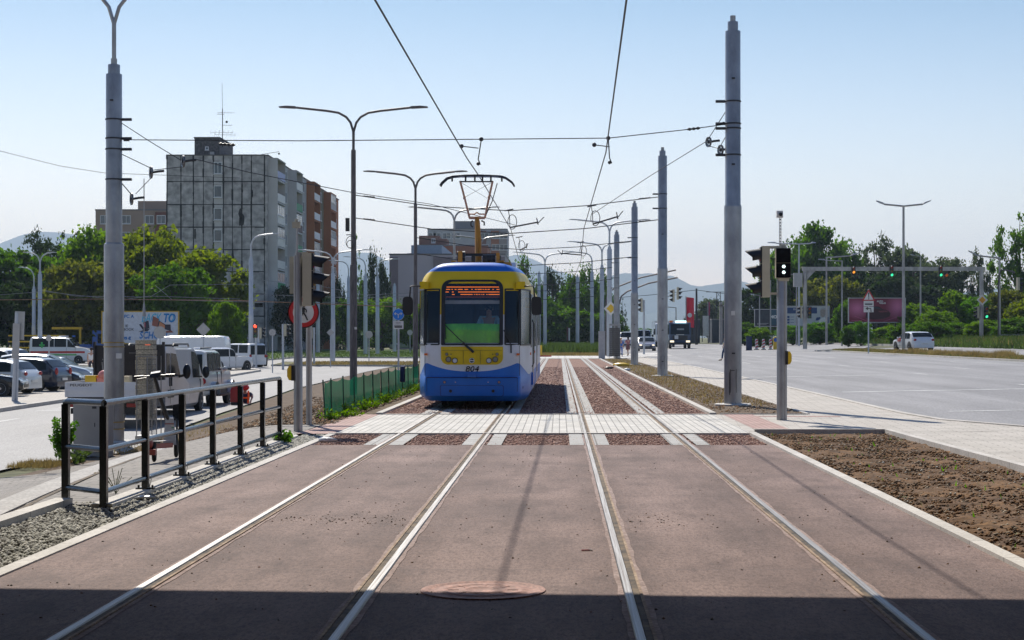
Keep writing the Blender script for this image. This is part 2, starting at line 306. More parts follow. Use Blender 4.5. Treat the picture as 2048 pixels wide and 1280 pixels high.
# base terrain: fine near, coarse far
def terrain():
    ys = list(np.arange(-30, 60, 1.5))+list(np.arange(60, 260, 5))+[260, 300, 400, 600, 900, 1400, 2200, 4000, 9000]
    xs = [-9000, -4000, -1500, -600, -300, -160, -100, -70, -50]+list(np.arange(-40, -12, 3))+list(np.arange(-12, -3, .6))+[-3.6, 0, 3.2]+list(np.arange(4, 10, .8))+list(np.arange(11, 48, 3))+[50, 60, 80, 120, 200, 400, 900, 2500, 9000]
    vs = [(x, y, G(x, y)-.05) for y in ys for x in xs]; n = len(xs)
    fs = [(j*n+i, j*n+i+1, (j+1)*n+i+1, (j+1)*n+i) for j in range(len(ys)-1) for i in range(n-1)]
    fastmesh('ground', vs, fs, field, kind='structure', smooth=True)
terrain()
KL, KR = -3.70, 3.15
RAILX = [-2.60, -1.16, .42, 1.90]
sheet('track_concrete', [(-25, KL, KR), (25.2, KL, KR)], redcon, .0, nx=8)
sheet('track_gravel', [(25.2, KL, KR), (28.2, KL, KR)], redgrav, -.02, nx=8)
sheet('crossing_pavement', [(28.2, KL, KR), (35.4, KL, KR)], pave_x, .0, nx=8)
sheet('track_gravel', [(35.4, KL, KR), (136, KL, KR)], redgrav, -.015, nx=8)
sheet('far_crossing', [(136, -7, 9), (158, -8, 9)], conc_w, .012, nx=16)
sheet('track_grass', [(158, -6, 5), (215, -8, 5)], drygrass, .01, nx=6)
# slabs along rails
for i, rx in enumerate(RAILX):
    for (a, b, zz) in ((25.2, 28.2, .004), (35.4, 136, .004)):
        sheet('rail_slab', [(a, rx-.27, rx-.06), (b, rx-.27, rx-.06)], slab, zz, nx=1)
        sheet('rail_slab', [(a, rx+.10, rx+.31), (b, rx+.10, rx+.31)], slab, zz, nx=1)
kerb('kerb', [(KL, -20), (KL, 28.2)], h=.012, wd=.12)
kerb('kerb', [(KR, -20), (KR, 28.2)], h=.03, wd=.12)
kerb('kerb', [(KL, 35.4), (KL, 136)], h=.04, wd=.14)
kerb('kerb', [(KR, 35.4), (KR, 136)], h=.04, wd=.14)
kerb('kerb', [(KL-.05, 28.14), (KR+.02, 28.14)], h=.02, wd=.13)
kerb('kerb', [(KL+.1, 35.46), (KR-.1, 35.46)], h=.012, wd=.10)
# rails
def rail(rx, side, y0, y1, label):
    t = thing('tram_rail', label, 'rail', (rx, 0, 0), 0, 'tram rails')
    h = MB(); h.prism([(-.028, -.06), (.028, -.06), (.028, .002), (.022, .014), (-.022, .014), (-.028, .002)], y0, y1, 'y'); h.build('rail_head', steel, t)
    g = MB(); x0, x1 = (.029, .066) if side > 0 else (-.066, -.029)
    g.box(x0, x1, y0, y1, -.06, .0065); g.build('groove', steel_d, t)
    e = MB(); x0, x1 = (.066, .084) if side > 0 else (-.084, -.066)
    e.box(x0, x1, y0, y1, -.06, .012); e.build('guard_lip', rust, t)
    for sgn in (-1, 1):
        q = MB(); a = .029 if sgn != side else .085
        vs = []; fs = []; k = 0; ys = np.arange(y0, min(y1, 28), .35); rr = random.Random(int(rx*100)+sgn)
        for y in ys: vs += [(sgn*a, y, .0035), (sgn*(a+.018+rr.random()*.022), y, .0035)]
        fs = [(2*i, 2*i+1, 2*i+3, 2*i+2) for i in range(len(ys)-1)]
        q.add(vs, fs).build('mortar_band', mat('mortar', (.34,.25,.22), (.22,.145,.12), sc=7, rough=.9, fine=40), t, fix=False)
names = ['leftmost steel tram rail, outer rail of the track under the tram', 'second tram rail from left, inner rail of the track under the tram', 'third tram rail from left, bright inner rail of the empty right track', 'rightmost steel tram rail beside the right kerb of the tracks']
for i, (rx, s) in enumerate(zip(RAILX, (1, -1, 1, -1))): rail(rx, s, -20, 200, names[i])
mb = MB(); mb.lathe([(.0, .006), (.10, .006), (.105, .009), (.14, .009), (.145, .006), (.22, .006), (.225, .009), (.26, .009), (.265, .006), (.335, .004), (.345, .009), (.385, .008), (.39, -.02)], n=40)
for k in range(8): a = k*math.pi/4; mb.box(-.012, .012, .15, .215, .005, .009, mat=Matrix.Rotation(a, 4, 'Z'))
mh = mb.build('manhole_cover', [mat('manhole_red', (.38,.20,.155), (.26,.135,.105), sc=5, rough=.8, fine=40)]); mh.location = (-.47, 10.62, 0)
tag(mh, 'round reddish manhole cover set in the concrete between the two middle rails', 'manhole cover')
# walkway and verge, left
sheet('gravel_strip', [(5, -9, KL-.06), (14, -4.62, KL-.06), (16.4, -4.62, KL-.06), (16.6, -4.16, KL-.06), (28.2, -4.16, KL-.06)], gravel_g, -.02, nx=4)
sheet('pavement', [(4, -12, -4.75), (14.2, -12.5, -4.75), (16.1, -13, -4.75), (16.2, -13, -4.3), (28.2, -10.5, -4.3), (30.5, -9.3, -4.3), (31.2, -6.6, -4.3)], pave_l, .0, nx=12, stepY=1.0)
sheet('pavement', [(28.2, -4.3, KL-.0), (35.4, -4.15, KL)], tact, .003, nx=1)
sheet('soil_verge', [(27.6, -4.32, -4.28), (31.2, -6.5, -4.3), (33, -8.8, -4.3), (35.4, -9.0, -4.16), (36, -9.2, KL-.1), (47, -10.1, KL-.1), (62, -11.2, KL-.1), (83, -12.6, KL-.1), (110, -13.5, KL-.1), (134, -13.5, KL-.1)], soil, -.012, nx=12)
sheet('soil_verge', [(29.5, -9.6, -6.2), (31.3, -9.6, -6.4), (36, -9.6, -9.1)], soil, -.02, nx=6)
kerb('kerb', [(-4.68, 5), (-4.68, 16.3)], h=.05, wd=.16); kerb('kerb', [(-4.22, 15.9), (-4.22, 27.2), (-4.6, 28.6)], h=.03, wd=.20)
kerb('kerb', [(-5.0, 14.8), (-6.3, 25.6), (-7.2, 31.5)], h=.02, wd=.30, m=conc); kerb('drain_gap', [(-4.80, 14.8), (-6.10, 25.6)], h=.004, wd=.05, m=steel_d)
# left road: broad asphalt with a side road joining
LR = [(-20, -30, -11), (20, -30, -10.4), (33, -20.5, -10.2), (36.5, -18.0, -9.2), (47, -18.0, -10.3), (51, -18.1, -10.6), (56, -18.3, -11.0), (72, -19.0, -12.0), (83, -19.8, -12.8), (100, -20.2, -13.3), (123, -21.2, -13.6), (136, -30, -13.5), (150, -48, -13), (188, -44, -7.5)]
sheet('road', LR, asphalt_l, .0, nx=14)
kerb('kerb', [(-20.6, 33), (-18.1, 36.5), (-18.1, 47), (-18.4, 56), (-19.1, 72), (-19.9, 83), (-20.3, 100), (-21.2, 122), (-24, 128)], h=.13, wd=.18)
sheet('parking_pavement', [(10, -60, -30), (33, -60, -20.6), (36.5, -60, -18.1), (47, -60, -18.2), (56, -60, -18.4), (72, -60, -19.1), (83, -60, -19.9), (100, -60, -20.3), (122, -60, -21.2), (134, -60, -30)], pave, .10, nx=30)
def isl(name, pts, m, dz=.12):
    """grass island from a closed outline, with its kerb"""
    mb = MB(); c = Vector((sum(p[0] for p in pts)/len(pts), sum(p[1] for p in pts)/len(pts)))
    n = len(pts); vs = [(c.x, c.y, G(c.x, c.y)+dz)]+[(x, y, G(x, y)+dz) for x, y in pts]+[(x, y, G(x, y)-.1) for x, y in pts]
    mb.add(vs, [(0, 1+i, 1+(i+1)%n) for i in range(n)]); mb.build(name, m, None, kind='structure')
    kerb('kerb', list(pts)+[pts[0]], h=dz+.02, wd=.16, m=kerb_m)
isl('grass_island', [(-23.5, 141), (-13.5, 139.5), (-11.8, 142), (-15, 149), (-24, 150)], drygrass)
isl('grass_island', [(-27, 170), (-14.5, 168), (-10.6, 176), (-9.8, 187), (-13, 200), (-24, 205), (-25, 185)], lawn)
isl('grass_island', [(-46, 158), (-27.5, 156), (-25.5, 172), (-30, 196), (-60, 200)], lawn)
sheet('lawn', [(206, -60, -6), (240, -70, -6)], lawn, .05, nx=20)
for (y0, x0, y1, x1) in ((40, -16.2, 52, -16.3), (60, -16.6, 68, -16.9), (76, -17.2, 86, -17.6), (96, -17.6, 106, -17.9)):
    sheet('road_marking', [(y0, x0-.08, x0+.08), (y1, x1-.08, x1+.08)], white_p, .004, nx=1)
for y in (57.5, 58.7, 59.9): sheet('road_marking', [(y, -17.5, -13), (y+.5, -17.5, -13)], white_p, .004, nx=4)
# right side
def bumpy(name, x0, x1, y0, y1, st, amp, m, seed, dz=-.03):
    r = np.random.default_rng(seed); nx = int((x1-x0)/st); ny = int((y1-y0)/st); z = np.zeros((ny+1, nx+1))
    for k, a in ((3, .35), (7, .5), (16, 1.0), (40, .9)):
        gx = max(2, int((x1-x0)*k/2)); gy = max(2, int((y1-y0)*k/2)); g = r.normal(size=(gy+2, gx+2)); u = np.linspace(0, gx, nx+1); v = np.linspace(0, gy, ny+1); iu = u.astype(int); iv = v.astype(int); fu = (u-iu)[None]; fv = (v-iv)[:, None]
        z += a*16/(k+8)*((g[iv][:, iu]*(1-fu)+g[iv][:, iu+1]*fu)*(1-fv)+(g[iv+1][:, iu]*(1-fu)+g[iv+1][:, iu+1]*fu)*fv)
    X = np.linspace(x0, x1, nx+1); Y = np.linspace(y0, y1, ny+1); XX, YY = np.meshgrid(X, Y); base = np.array([[G(a, b) for a in X] for b in (Y[::20] if ny > 400 else Y)]); base = base if base.shape[0] == ny+1 else np.repeat(base, 20, 0)[:ny+1]
    V = np.stack([XX, YY, base+dz+z*amp], -1).reshape(-1, 3); i = np.arange(ny)[:, None]*(nx+1)+np.arange(nx)[None]; i = i.ravel(); return fastmesh(name, V, np.stack([i, i+1, i+nx+2, i+nx+1], -1), m, kind='structure', smooth=True)
bumpy('soil_bed', KR+.06, 5.5, 9, 28.7, .035, .016, soil_d, 3)
kerb('kerb', [(KR+.1, 28.75), (5.45, 28.75), (5.55, 20), (5.6, -20)], h=.05, wd=.12)
RE = [(-20, 13), (20, 11), (26, 9.5), (29.5, 8.3), (33, 7.3), (36, 7.15), (50, 7.15), (66, 7.1), (100, 7.0), (130, 6.6), (150, 6.2), (260, 6.2)]
sheet('pavement', [(y, 5.6, x) for y, x in RE if y < 28]+[(28.8, 5.6, 8.5)], pave, .0, nx=4)
sheet('pavement', [(28.8, KR, 8.5), (30.5, KR, 8.0), (33, KR, 7.3), (35.4, KR, 7.15)], pave, .0, nx=5)
sheet('pavement', [(35.4, 5.1, 7.15), (50, 5.15, 7.15), (66, 5.2, 7.1), (100, 5.3, 7.0), (136, 5.3, 6.5)], pave, .0, nx=2)
sheet('pavement', [(28.9, 3.35, 3.95), (35.4, 3.35, 3.95)], tact, .004, nx=1)
sheet('pavement', [(34.3, 3.95, 5.6), (34.7, 3.95, 5.6)], tact, .004, nx=1)
sheet('soil_verge', [(35.4, KR+.08, 5.1), (50, KR+.08, 5.15), (100, KR+.08, 5.3), (136, KR+.08, 5.3)], soil, -.005, nx=3)
kerb('kerb', [(5.12, 35.5), (5.15, 50), (5.3, 100), (5.3, 134)], h=.02, wd=.07)
kerb('kerb', [(3.3, 35.5), (5.1, 35.5)], h=.02, wd=.07)
kerb('kerb', [(x, y) for y, x in RE], h=.02, wd=.15)
def FE(y): return interp(y, [0, 88, 143, 150, 170, 260], [23.2, 23.4, 22.6, 24.5, 30, 30])
sheet('road', [(y, x+.07, FE(y)) for y, x in RE if y < 140]+[(150, 6.3, 26), (170, 6.3, 31), (215, 6.3, 31), (260, 5, 24), (420, -6, 14), (700, -30, -5)], asphalt, .0, nx=18)
kerb('kerb', [(23.3, 10), (23.5, 88), (22.7, 143), (22.0, 148), (23.5, 151), (25.6, 146), (26.0, 100), (26.0, 10)], h=.10, wd=.2)
sheet('median_strip', [(10, 23.4, 25.9), (88, 23.5, 25.9), (143, 22.8, 25.6), (149, 22.8, 24.2)], drygrass, .09, nx=3)
sheet('road', [(10, 26.1, 33), (100, 26.1, 32.5), (150, 26.1, 32.0)], asphalt, .01, nx=6)
kerb('kerb', [(33.1, 10), (32.6, 100), (32.1, 150), (31.1, 175), (31.1, 215)], h=.15, wd=.2)
sheet('verge', [(10, 33.2, 120), (150, 32.2, 120), (175, 31.2, 120), (215, 31.2, 120), (260, 24.5, 120), (420, 15, 160)], field, .03, nx=30)
for x0, segs in ((10.6, [(80, 84), (96, 100), (112, 116), (128, 132)]), (14.1, [(50, 53), (66, 69), (84, 87), (102, 105), (120, 123)]), (17.6, [(56, 59), (74, 77), (92, 95), (110, 113)]), (20.6, [(70, 73), (88, 91)])):
    for a, b in segs: sheet('road_marking', [(a, x0-.07, x0+.07), (b, x0-.07, x0+.07)], white_p, .004, nx=1)
sheet('road_marking', [(20, 22.9, 23.05), (88, 23.1, 23.25), (140, 22.4, 22.55)], white_p, .004, nx=1)
for (y, xa, xb, dy) in ((48.6, 8.0, 14.0, .5), (66.5, 7.4, 12.6, .5), (36.2, 8.2, 10.8, .3)):
    sheet('road_marking', [(y, xa, xb), (y+dy, xa, xb)], white_p, .004, nx=6)
# loose stones
def stones(name, n, area, size, mats, zf=G, seed=1, dz=0, flat=.7, **kw):
    r = np.random.default_rng(seed); P = area(r, n); n = len(P)
    base = np.array([(1,0,0),(-1,0,0),(0,1,0),(0,-1,0),(0,0,1),(0,0,-1)], dtype=np.float32)
    fc = np.array([(0,2,4),(2,1,4),(1,3,4),(3,0,4),(2,0,5),(1,2,5),(3,1,5),(0,3,5)])
    s = (size[0]+(size[1]-size[0])*r.random(n)**2)[:, None, None]
    v = base[None]*(1+.7*(r.random((n, 6, 1))-.5))+.35*(r.random((n, 6, 3))-.5)
    a = r.random(n)*6.28; c, sn = np.cos(a)[:, None], np.sin(a)[:, None]
    x = v[..., 0]*c-v[..., 1]*sn; y = v[..., 0]*sn+v[..., 1]*c; v = np.stack([x, y, v[..., 2]*flat], -1)*s
    z = np.array([zf(p[0], p[1]) for p in P])+dz; v += np.stack([P[:, 0], P[:, 1], z], -1)[:, None, :]
    f = (fc[None]+(np.arange(n)*6)[:, None, None]).reshape(-1, 3)
    mi = np.repeat(r.integers(0, len(mats), n), 8)
    return fastmesh(name, v.reshape(-1, 3), f, mats, mi, kind='stuff', **kw)
def rect(x0, x1, y0, y1):
    return lambda r, n: np.stack([x0+(x1-x0)*r.random(n), y0+(y1-y0)*r.random(n)], -1)
def gstrip(r, n):
    y = 9+19*r.random(n)**1.2; xl = np.where(y < 14.3, -4.62-(14-np.minimum(y, 14))*.25, np.where(y < 16.4, -4.58, -4.14))
    return np.stack([xl+(KL-.06-xl)*r.random(n), y], -1)
g1 = mat('stone_grey', (.33,.32,.27), rough=.9); g2 = mat('stone_pale', (.48,.46,.40), rough=.9); g3 = mat('stone_dark', (.14,.13,.11), rough=.9)
stones('gravel', 17000, gstrip, (.012, .034), [g1, g2, g3, g1], dz=-.012, seed=2)
r1 = mat('stone_red', (.35,.19,.14), rough=.95); r2 = mat('stone_rust', (.24,.125,.095), rough=.95); r3 = mat('stone_brown', (.40,.26,.21), rough=.95)
stones('red_gravel', 7000, rect(KL+.08, KR-.08, 25.2, 28.05), (.012, .032), [r1, r2, r3, r2], dz=-.016, seed=3)
def rg(r, n):
    y = 35.7+60*r.random(n)**2; return np.stack([KL+.1+(KR-KL-.2)*r.random(n), y], -1)
stones('red_gravel', 24000, rg, (.014, .04), [r1, r2, r3, r2], dz=-.012, seed=4)
s1 = mat('clod_brown', (.18,.092,.034), rough=1); s2 = mat('clod_dark', (.06,.032,.013), rough=1); s3 = mat('clod_pale', (.30,.24,.17), rough=1)
stones('soil_clods', 16000, rect(KR+.12, 5.4, 9.5, 28.6), (.005, .030), [s1, s2, s1, s2, s1, s1, s3], dz=-.025, seed=5)
stones('soil_pebbles', 700, rect(KR+.12, 5.4, 9.5, 28.6), (.006, .022), [s3, g2, s3], dz=-.005, seed=15)
stones('soil_clods', 7000, rect(KR+.2, 5.1, 35.6, 80), (.015, .05), [s1, s2, s3, s1, s3], dz=-.01, seed=6)
def lsoil(r, n):
    y = 31.5+40*r.random(n)**1.5; xl = -8.2-(y-36)*.06; return np.stack([xl+(KL-.4-xl)*r.random(n), y], -1)
stones('soil_clods', 14000, lsoil, (.015, .06), [s1, s2, s3, s1, s2], dz=-.01, seed=7)
def deb(r, n):
    y = 9.5+15.5*r.random(n)**1.3; x = KL+.1+(KR-KL-.2)*r.random(n)
    k = r.random(n) < .22; x = np.where(k, -1.95+.55*(r.random(n)-.5)*2+.1, x); y = np.where(k, 14.8+.35*r.normal(size=n)*.6, y)
    k2 = r.random(n) < .1; x = np.where(k2, .85+.35*r.normal(size=n)*.7, x); y = np.where(k2, 14.6+.5*r.normal(size=n), y)
    return np.stack([np.clip(x, KL+.1, KR-.1), y], -1)
stones('dirt_crumbs', 900, deb, (.002, .012), [s2, s1, g3, r2], dz=.002, seed=8)
# ================================================================ bridge over the viewpoint (casts the near shadow)
def bridge():
    t = thing('road_bridge', 'concrete bridge deck above the viewer whose shadow falls across the near tracks', 'bridge', (0, 0, 0))
    mb = MB(); e = .46/6.26
    out = [(-46, -48), (46, -48), (46, 15.95-45.3*e), (-46, 15.95+46.7*e)]  # deck stretched far back and sideways, out of view, to deepen the shade
    mb.prism(out, 6.0, 7.1, 'z'); mb.build('deck', conc, t)
    for a in ((-12.6, -12, -48, 7.5), (12, 12.6, -48, 7.5), (-12, 12, -48.6, -48)): m2 = MB(); m2.box(*a, -1.2, 6.0); m2.build('unseen_shade_wall', conc, t)  # unseen walls added to keep skylight off the shaded near tracks
    for x in (-10.5, 10.5):
        for y in (-14, 2): m2 = MB(); m2.cyl((x, y, -1.2), (x, y, 6.0), .55, n=20); m2.build('pier', conc, t)
bridge()
# ================================================================ tram
def tram():
    t = thing('tram', 'yellow, white and blue city tram numbered 804 coming towards the viewer on the left track', 'tram', (-1.93, 38.0, 0))
    rows = [(.18,1.14,.14),(.24,1.21,.03),(.30,1.245,-.03),(.50,1.25,-.05),(.70,1.25,-.05),(.715,1.25,.0),(.9,1.25,.0),(1.15,1.25,.0),(1.41,1.25,.02),(1.46,1.25,.03),(1.75,1.25,.06),(2.05,1.25,.10),(2.35,1.25,.145),(2.62,1.25,.185),(2.78,1.24,.22),(2.88,1.22,.25),(2.98,1.18,.31),(3.06,1.12,.34),(3.13,1.05,.37),(3.19,.95,.42),(3.235,.82,.50),(3.262,.60,.64),(3.272,.30,.95)]
    Z = [r[0] for r in rows]
    lean = lambda z: interp(z, Z, [r[2] for r in rows]); hw = lambda z: interp(z, Z, [r[1] for r in rows])
    cols = [(-1.25, 22.4, 0), (-1.25, 14, 0), (-1.25, 7, 0), (-1.25, 2.6, 0)]
    nose = [(-1.25,1.35),(-1.2,1.0),(-1.14,.66),(-1.085,.34),(-1.05,.17),(-1.0,.105),(-.92,.07),(-.8,.045),(-.712,.036),(-.64,.028),(-.45,.014),(-.22,.004),(0,0),(.22,.004),(.45,.014),(.64,.028),(.712,.036),(.8,.045),(.92,.07),(1.0,.105),(1.05,.17),(1.085,.34),(1.14,.66),(1.2,1.0),(1.25,1.35)]
    NX = [a for a, b in nose]; NY = [b for a, b in nose]
    fy = lambda x: interp(x, NX, NY)
    C = [(x, y, 0) for x, y, _ in cols]+[(x, y, 1) for x, y in nose]+[(-x, y, 0) for x, y, _ in cols[::-1]]
    def P(i, j):
        x, y, k = C[i]; z, h, l = rows[j]
        return (x*h/1.25, y+(l if k else 0), z)
    nose0 = len(cols)
    def skip(i, j):
        x0 = (C[i][0]+C[i+1][0])/2; zc = (rows[j][0]+rows[j+1][0])/2; k = C[i][2] and C[i+1][2]
        if k and abs(x0) < .64 and 1.46 < zc < 2.78: return True          # windscreen opening
        if k and .712 < abs(x0) < 1.045 and 1.46 < zc < 2.62: return True     # quarter panes
        if k and 1.05 < abs(x0) and 1.46 < zc < 2.62: return True
        return False
    # livery by height, with the wave as a curve of x
    m = bpy.data.materials.new('tram_livery'); m.use_nodes = True; nt = m.node_tree; L = nt.links.new; b = nt.nodes['Principled BSDF']
    b.inputs['Roughness'].default_value = .42; b.inputs['Specular IOR Level'].default_value = .3; b.inputs['Coat Weight'].default_value = .10; b.inputs['Coat Roughness'].default_value = .12
    tc = N(nt, 'ShaderNodeTexCoord'); sp = N(nt, 'ShaderNodeSeparateXYZ'); L(tc.outputs['Object'], sp.inputs[0])
    def M(op, a, c=None, cl=False):
        n = N(nt, 'ShaderNodeMath', operation=op); n.use_clamp = cl
        for k, q in enumerate((a, c)):
            if q is None: continue
            if isinstance(q, (int, float)): n.inputs[k].default_value = q
            else: L(q, n.inputs[k])
        return n.outputs[0]
    X, Y, Zs = sp.outputs[0], sp.outputs[1], sp.outputs[2]
    ax = M('MINIMUM', M('ABSOLUTE', X), .98)
    wave = M('ADD', M('MULTIPLY', M('POWER', ax, 2.4), .19), .835)
    wave = M('SUBTRACT', wave, M('MULTIPLY', M('SUBTRACT', Y, .12, True), .26))
    mblue = M('LESS_THAN', Zs, wave)
    mroof = M('GREATER_THAN', Zs, M('SUBTRACT', 3.055, M('MULTIPLY', M('MULTIPLY', M('SUBTRACT', Y, 1.2, True), 1), .06)))
    yb = M('ADD', 2.09, M('MULTIPLY', M('GREATER_THAN', Y, 1.5), .55))
    myel = M('GREATER_THAN', Zs, yb)
    def mixc(f, a, c):
        n = N(nt, 'ShaderNodeMix', data_type='RGBA'); L(f, n.inputs[0])
        for k, q in ((6, a), (7, c)):
            if isinstance(q, tuple): n.inputs[k].default_value = (*q, 1)
            else: L(q, n.inputs[k])
        return n.outputs[2]
    c = mixc(myel, (.74, .76, .80), (.80, .56, .015)); c = mixc(mroof, c, (.010, .15, .62)); c = mixc(mblue, c, (.018, .17, .62))
    dn = N(nt, 'ShaderNodeTexNoise', i_Scale=1.5, i_Detail=8); L(tc.outputs['Object'], dn.inputs[0])
    dr = N(nt, 'ShaderNodeValToRGB'); dr.color_ramp.elements[0].position = .3; dr.color_ramp.elements[1].position = .6; dr.color_ramp.elements[0].color = (.86,.85,.83,1); dr.color_ramp.elements[1].color = (1,1,1,1); L(dn.outputs[0], dr.inputs[0])
    mm = N(nt, 'ShaderNodeMix', data_type='RGBA', blend_type='MULTIPLY'); mm.inputs[0].default_value = 1; L(c, mm.inputs[6]); L(dr.outputs[0], mm.inputs[7]); L(mm.outputs[2], b.inputs['Base Color'])
    shell = MB(); shell.grid(P, len(C)-1, len(rows)-1, skip=skip)
    n = len(C); last = [P(i, len(rows)-1) for i in range(n)]
    shell.add(last, [(i, i+1, n-2-i, n-1-i) for i in range(n//2)], 0, True)
    bk = [P(0, j) for j in range(len(rows))]+[P(n-1, j) for j in range(len(rows))][::-1]
    shell.add(bk, [tuple(range(len(bk)))]); shell.build('body', m, t)
    ty = mat('tram_yellow', (.80,.55,.015), rough=.25, coat=.5); tb = mat('tram_blue', (.018,.17,.62), (.015,.15,.56), rough=.25, coat=.5); tw = mat('tram_white', (.74,.76,.80), rough=.3, coat=.4)
    glass = glass_mat('tram_glass', (.86, .93, .95), alpha=.985); glass_q = glass_mat('tram_side_glass', (.30, .36, .38), alpha=1.0, rough=.15)
    S = lambda x, z, off: Vector((x*hw(z)/1.25, fy(x)+lean(z)-off, z))
    def rr(x0, x1, z0, z1, rt, rb, n=7):
        o = []
        for cx, cz, r, a0 in ((x1-rb, z0+rb, rb, -90), (x1-rt, z1-rt, rt, 0), (x0+rt, z1-rt, rt, 90), (x0+rb, z0+rb, rb, 180)):
            for k in range(n+1): a = R(a0+90*k/n); o.append((cx+r*math.cos(a), cz+r*math.sin(a)))
        return o
    def densify(o, step=.12):
        q = []
        for (a, b2) in zip(o, o[1:]+o[:1]):
            n = max(1, int(math.dist(a, b2)/step)); q += [(lerp(a[0], b2[0], i/n), lerp(a[1], b2[1], i/n)) for i in range(n)]
        return q
    def scaled(o, f, c): return [(c[0]+(x-c[0])*f[0], c[1]+(z-c[1])*f[1]) for x, z in o]
    def patch(name, o, mtl, off, rings=5, parent=t, thick=0):
        c = (sum(p[0] for p in o)/len(o), (min(p[1] for p in o)+max(p[1] for p in o))/2); mb = MB(); n = len(o); vs = []
        for k in range(rings+1): f = 1-k/rings*.98; vs += [S(x, z, off) for x, z in scaled(o, (f, f), c)]
        if thick: vs = [S(x, z, -.01) for x, z in o]+vs; rings += 1
        mb.add(vs, [(k*n+i, k*n+(i+1)%n, (k+1)*n+(i+1)%n, (k+1)*n+i) for k in range(rings) for i in range(n)]+[tuple(range(rings*n, rings*n+n))], 0, True)
        return mb.build(name, mtl, parent)
    def ring(name, o, f, mtl, off, parent=t):
        c = (sum(p[0] for p in o)/len(o), (min(p[1] for p in o)+max(p[1] for p in o))/2); mb = MB(); n = len(o); i2 = scaled(o, f, c)
        vs = [S(x, z, -.02) for x, z in o]+[S(x, z, off) for x, z in o]+[S(x, z, off) for x, z in i2]+[S(x, z, -.03) for x, z in i2]
        mb.add(vs, [(k*n+i, k*n+(i+1)%n, (k+1)*n+(i+1)%n, (k+1)*n+i) for k in range(3) for i in range(n)], 0, True); mb.build(name, mtl, parent); return i2
    # windscreen
    o = densify(rr(-.685, .685, 1.41, 2.865, .19, .03)); ws_root = None
    c0 = (0, 2.14)
    i2 = scaled(o, (.88, .94), (0, 2.1375))
    ws = patch('windscreen', i2, glass, -.005)
    ring('frame', o, (.88, .94), black, .014, ws)
    # destination display behind the glass
    dp = MB(); dp.box(-.63, .63, .34, .36, 2.42, 2.77); disp = dp.build('destination_display', blackg, t)
    led = mat('led_orange', (1, .20, .01), emit=.75); led2 = mat('led_dim', (.30, .05, .02), emit=.25)
    r5 = random.Random(5); lm = MB()
    def seg(x0, x1, z): lm.box(x0, x1, .325, .338, z-.008, z+.008)
    seg(-.58, .60, 2.705)
    for z, lst in ((2.652, [(-.59,-.5),(-.47,-.44),(-.40,-.36),(-.33,-.22),(-.18,-.10),(-.03,0),(.05,.09),(.11,.2),(.22,.25),(.27,.31),(.33,.38),(.44,.47),(.53,.60)]), (2.595, [(-.6,-.53),(-.46,-.42),(-.32,.6)]), (2.54, [(-.46,-.40),(-.27,.0),(.03,.05),(.07,.11),(.13,.16),(.18,.2),(.22,.26),(.30,.33),(.35,.6)])):
        for a, c1 in lst: seg(a, c1, z)
    lm.build('led_rows', led, disp)
    l2 = MB(); l2.box(-.6, .62, .325, .338, 2.478, 2.489); l2.build('led_rows', led2, disp)
    # cabin inside
    ci = MB(); ci.box(-1.12, 1.12, 1.9, 1.95, .5, 2.78); ci.box(-1.12, 1.12, .45, 1.9, .45, .5); ci.box(-1.12, 1.12, .5, 1.9, 2.76, 2.79)
    for x in (-.55, -.1, .42): ci.box(x-.03, x+.03, 1.84, 1.9, 1.1, 2.76)
    ci.build('cab_interior', mat('cab_grey', (.045,.06,.075), (.025,.035,.045), sc=3, rough=.6), t)
    bl = MB(); bl.box(-.62, .62, .33, .35, 2.33, 2.41); bl.build('sun_blind', mat('blind', (.55,.55,.55)), t)
    gd = MB(); gm = mat('green_cover', (.22,.92,.03), (.10,.60,.02), sc=1.6, rough=.5, lo=.42, hi=.58, stretch=(1,1,.6))  # two-tone lobes in the green colour stand in for soft curved reflections
    gd.grid(lambda i, j: (-.62+1.24*i/16, .16-.06*math.cos((i/16-.5)*2.4)+.03*math.sin(i*1.7)*.3+.05*j/6, 1.44+.44*j/6+(0 if j < 6 else .012*math.cos((i/16-.5)*3))), 16, 6)
    gd.build('dashboard', gm, t)
    # quarter panes and front side panes
    for s in (-1, 1):
        oo = densify(rr(min(s*.712, s*1.048), max(s*.712, s*1.048), 1.415, 2.67, .03, .03), .1)
        q = patch('quarter_window', scaled(oo, (.84, .95), (s*.88, 2.045)), glass_q, -.004); ring('frame', oo, (.84, .95), black, .010, q)
        mb = MB(); X0 = [1.052, 1.085, 1.14, 1.2, 1.245]
        mb.grid(lambda i, j: S(s*X0[i], 1.43+1.22*j/4, .006)+Vector((s*.012, 0, 0)), 4, 4); g = mb.build('side_window', glass_q, t)
        fr = MB()
        for a, b2 in (((1.052, 1.42), (1.245, 1.42)), ((1.052, 2.66), (1.245, 2.66)), ((1.052, 1.42), (1.052, 2.66)), ((1.245, 1.42), (1.245, 2.66))):
            fr.tube([S(s*lerp(a[0], b2[0], k/6), lerp(a[1], b2[1], k/6), .008)+Vector((s*.012, 0, 0)) for k in range(7)], .022, 4)
        fr.build('frame', black, g)
        # black cab surround: pillar at the corner
        pl = MB(); pl.tube([S(s*1.043, 1.42+1.22*k/5, .008) for k in range(6)], .014, 6); pl.build('pillar', blackg, t)
    # bib with lamps
    bib = densify(rr(-.685, .685, .985, 1.385, .01, .16), .1); bp = patch('lamp_panel', bib, ty, .012, thick=1)
    sm_ = MB()
    for x in (-.19, .19): sm_.tube([S(x, z, .016) for z in (1.0, 1.15, 1.30)], .004, 4)
    sm_.tube([S(x, 1.30, .016) for x in (-.66, -.3, 0, .3, .66)], .004, 4); sm_.build('panel_joint', black, bp)
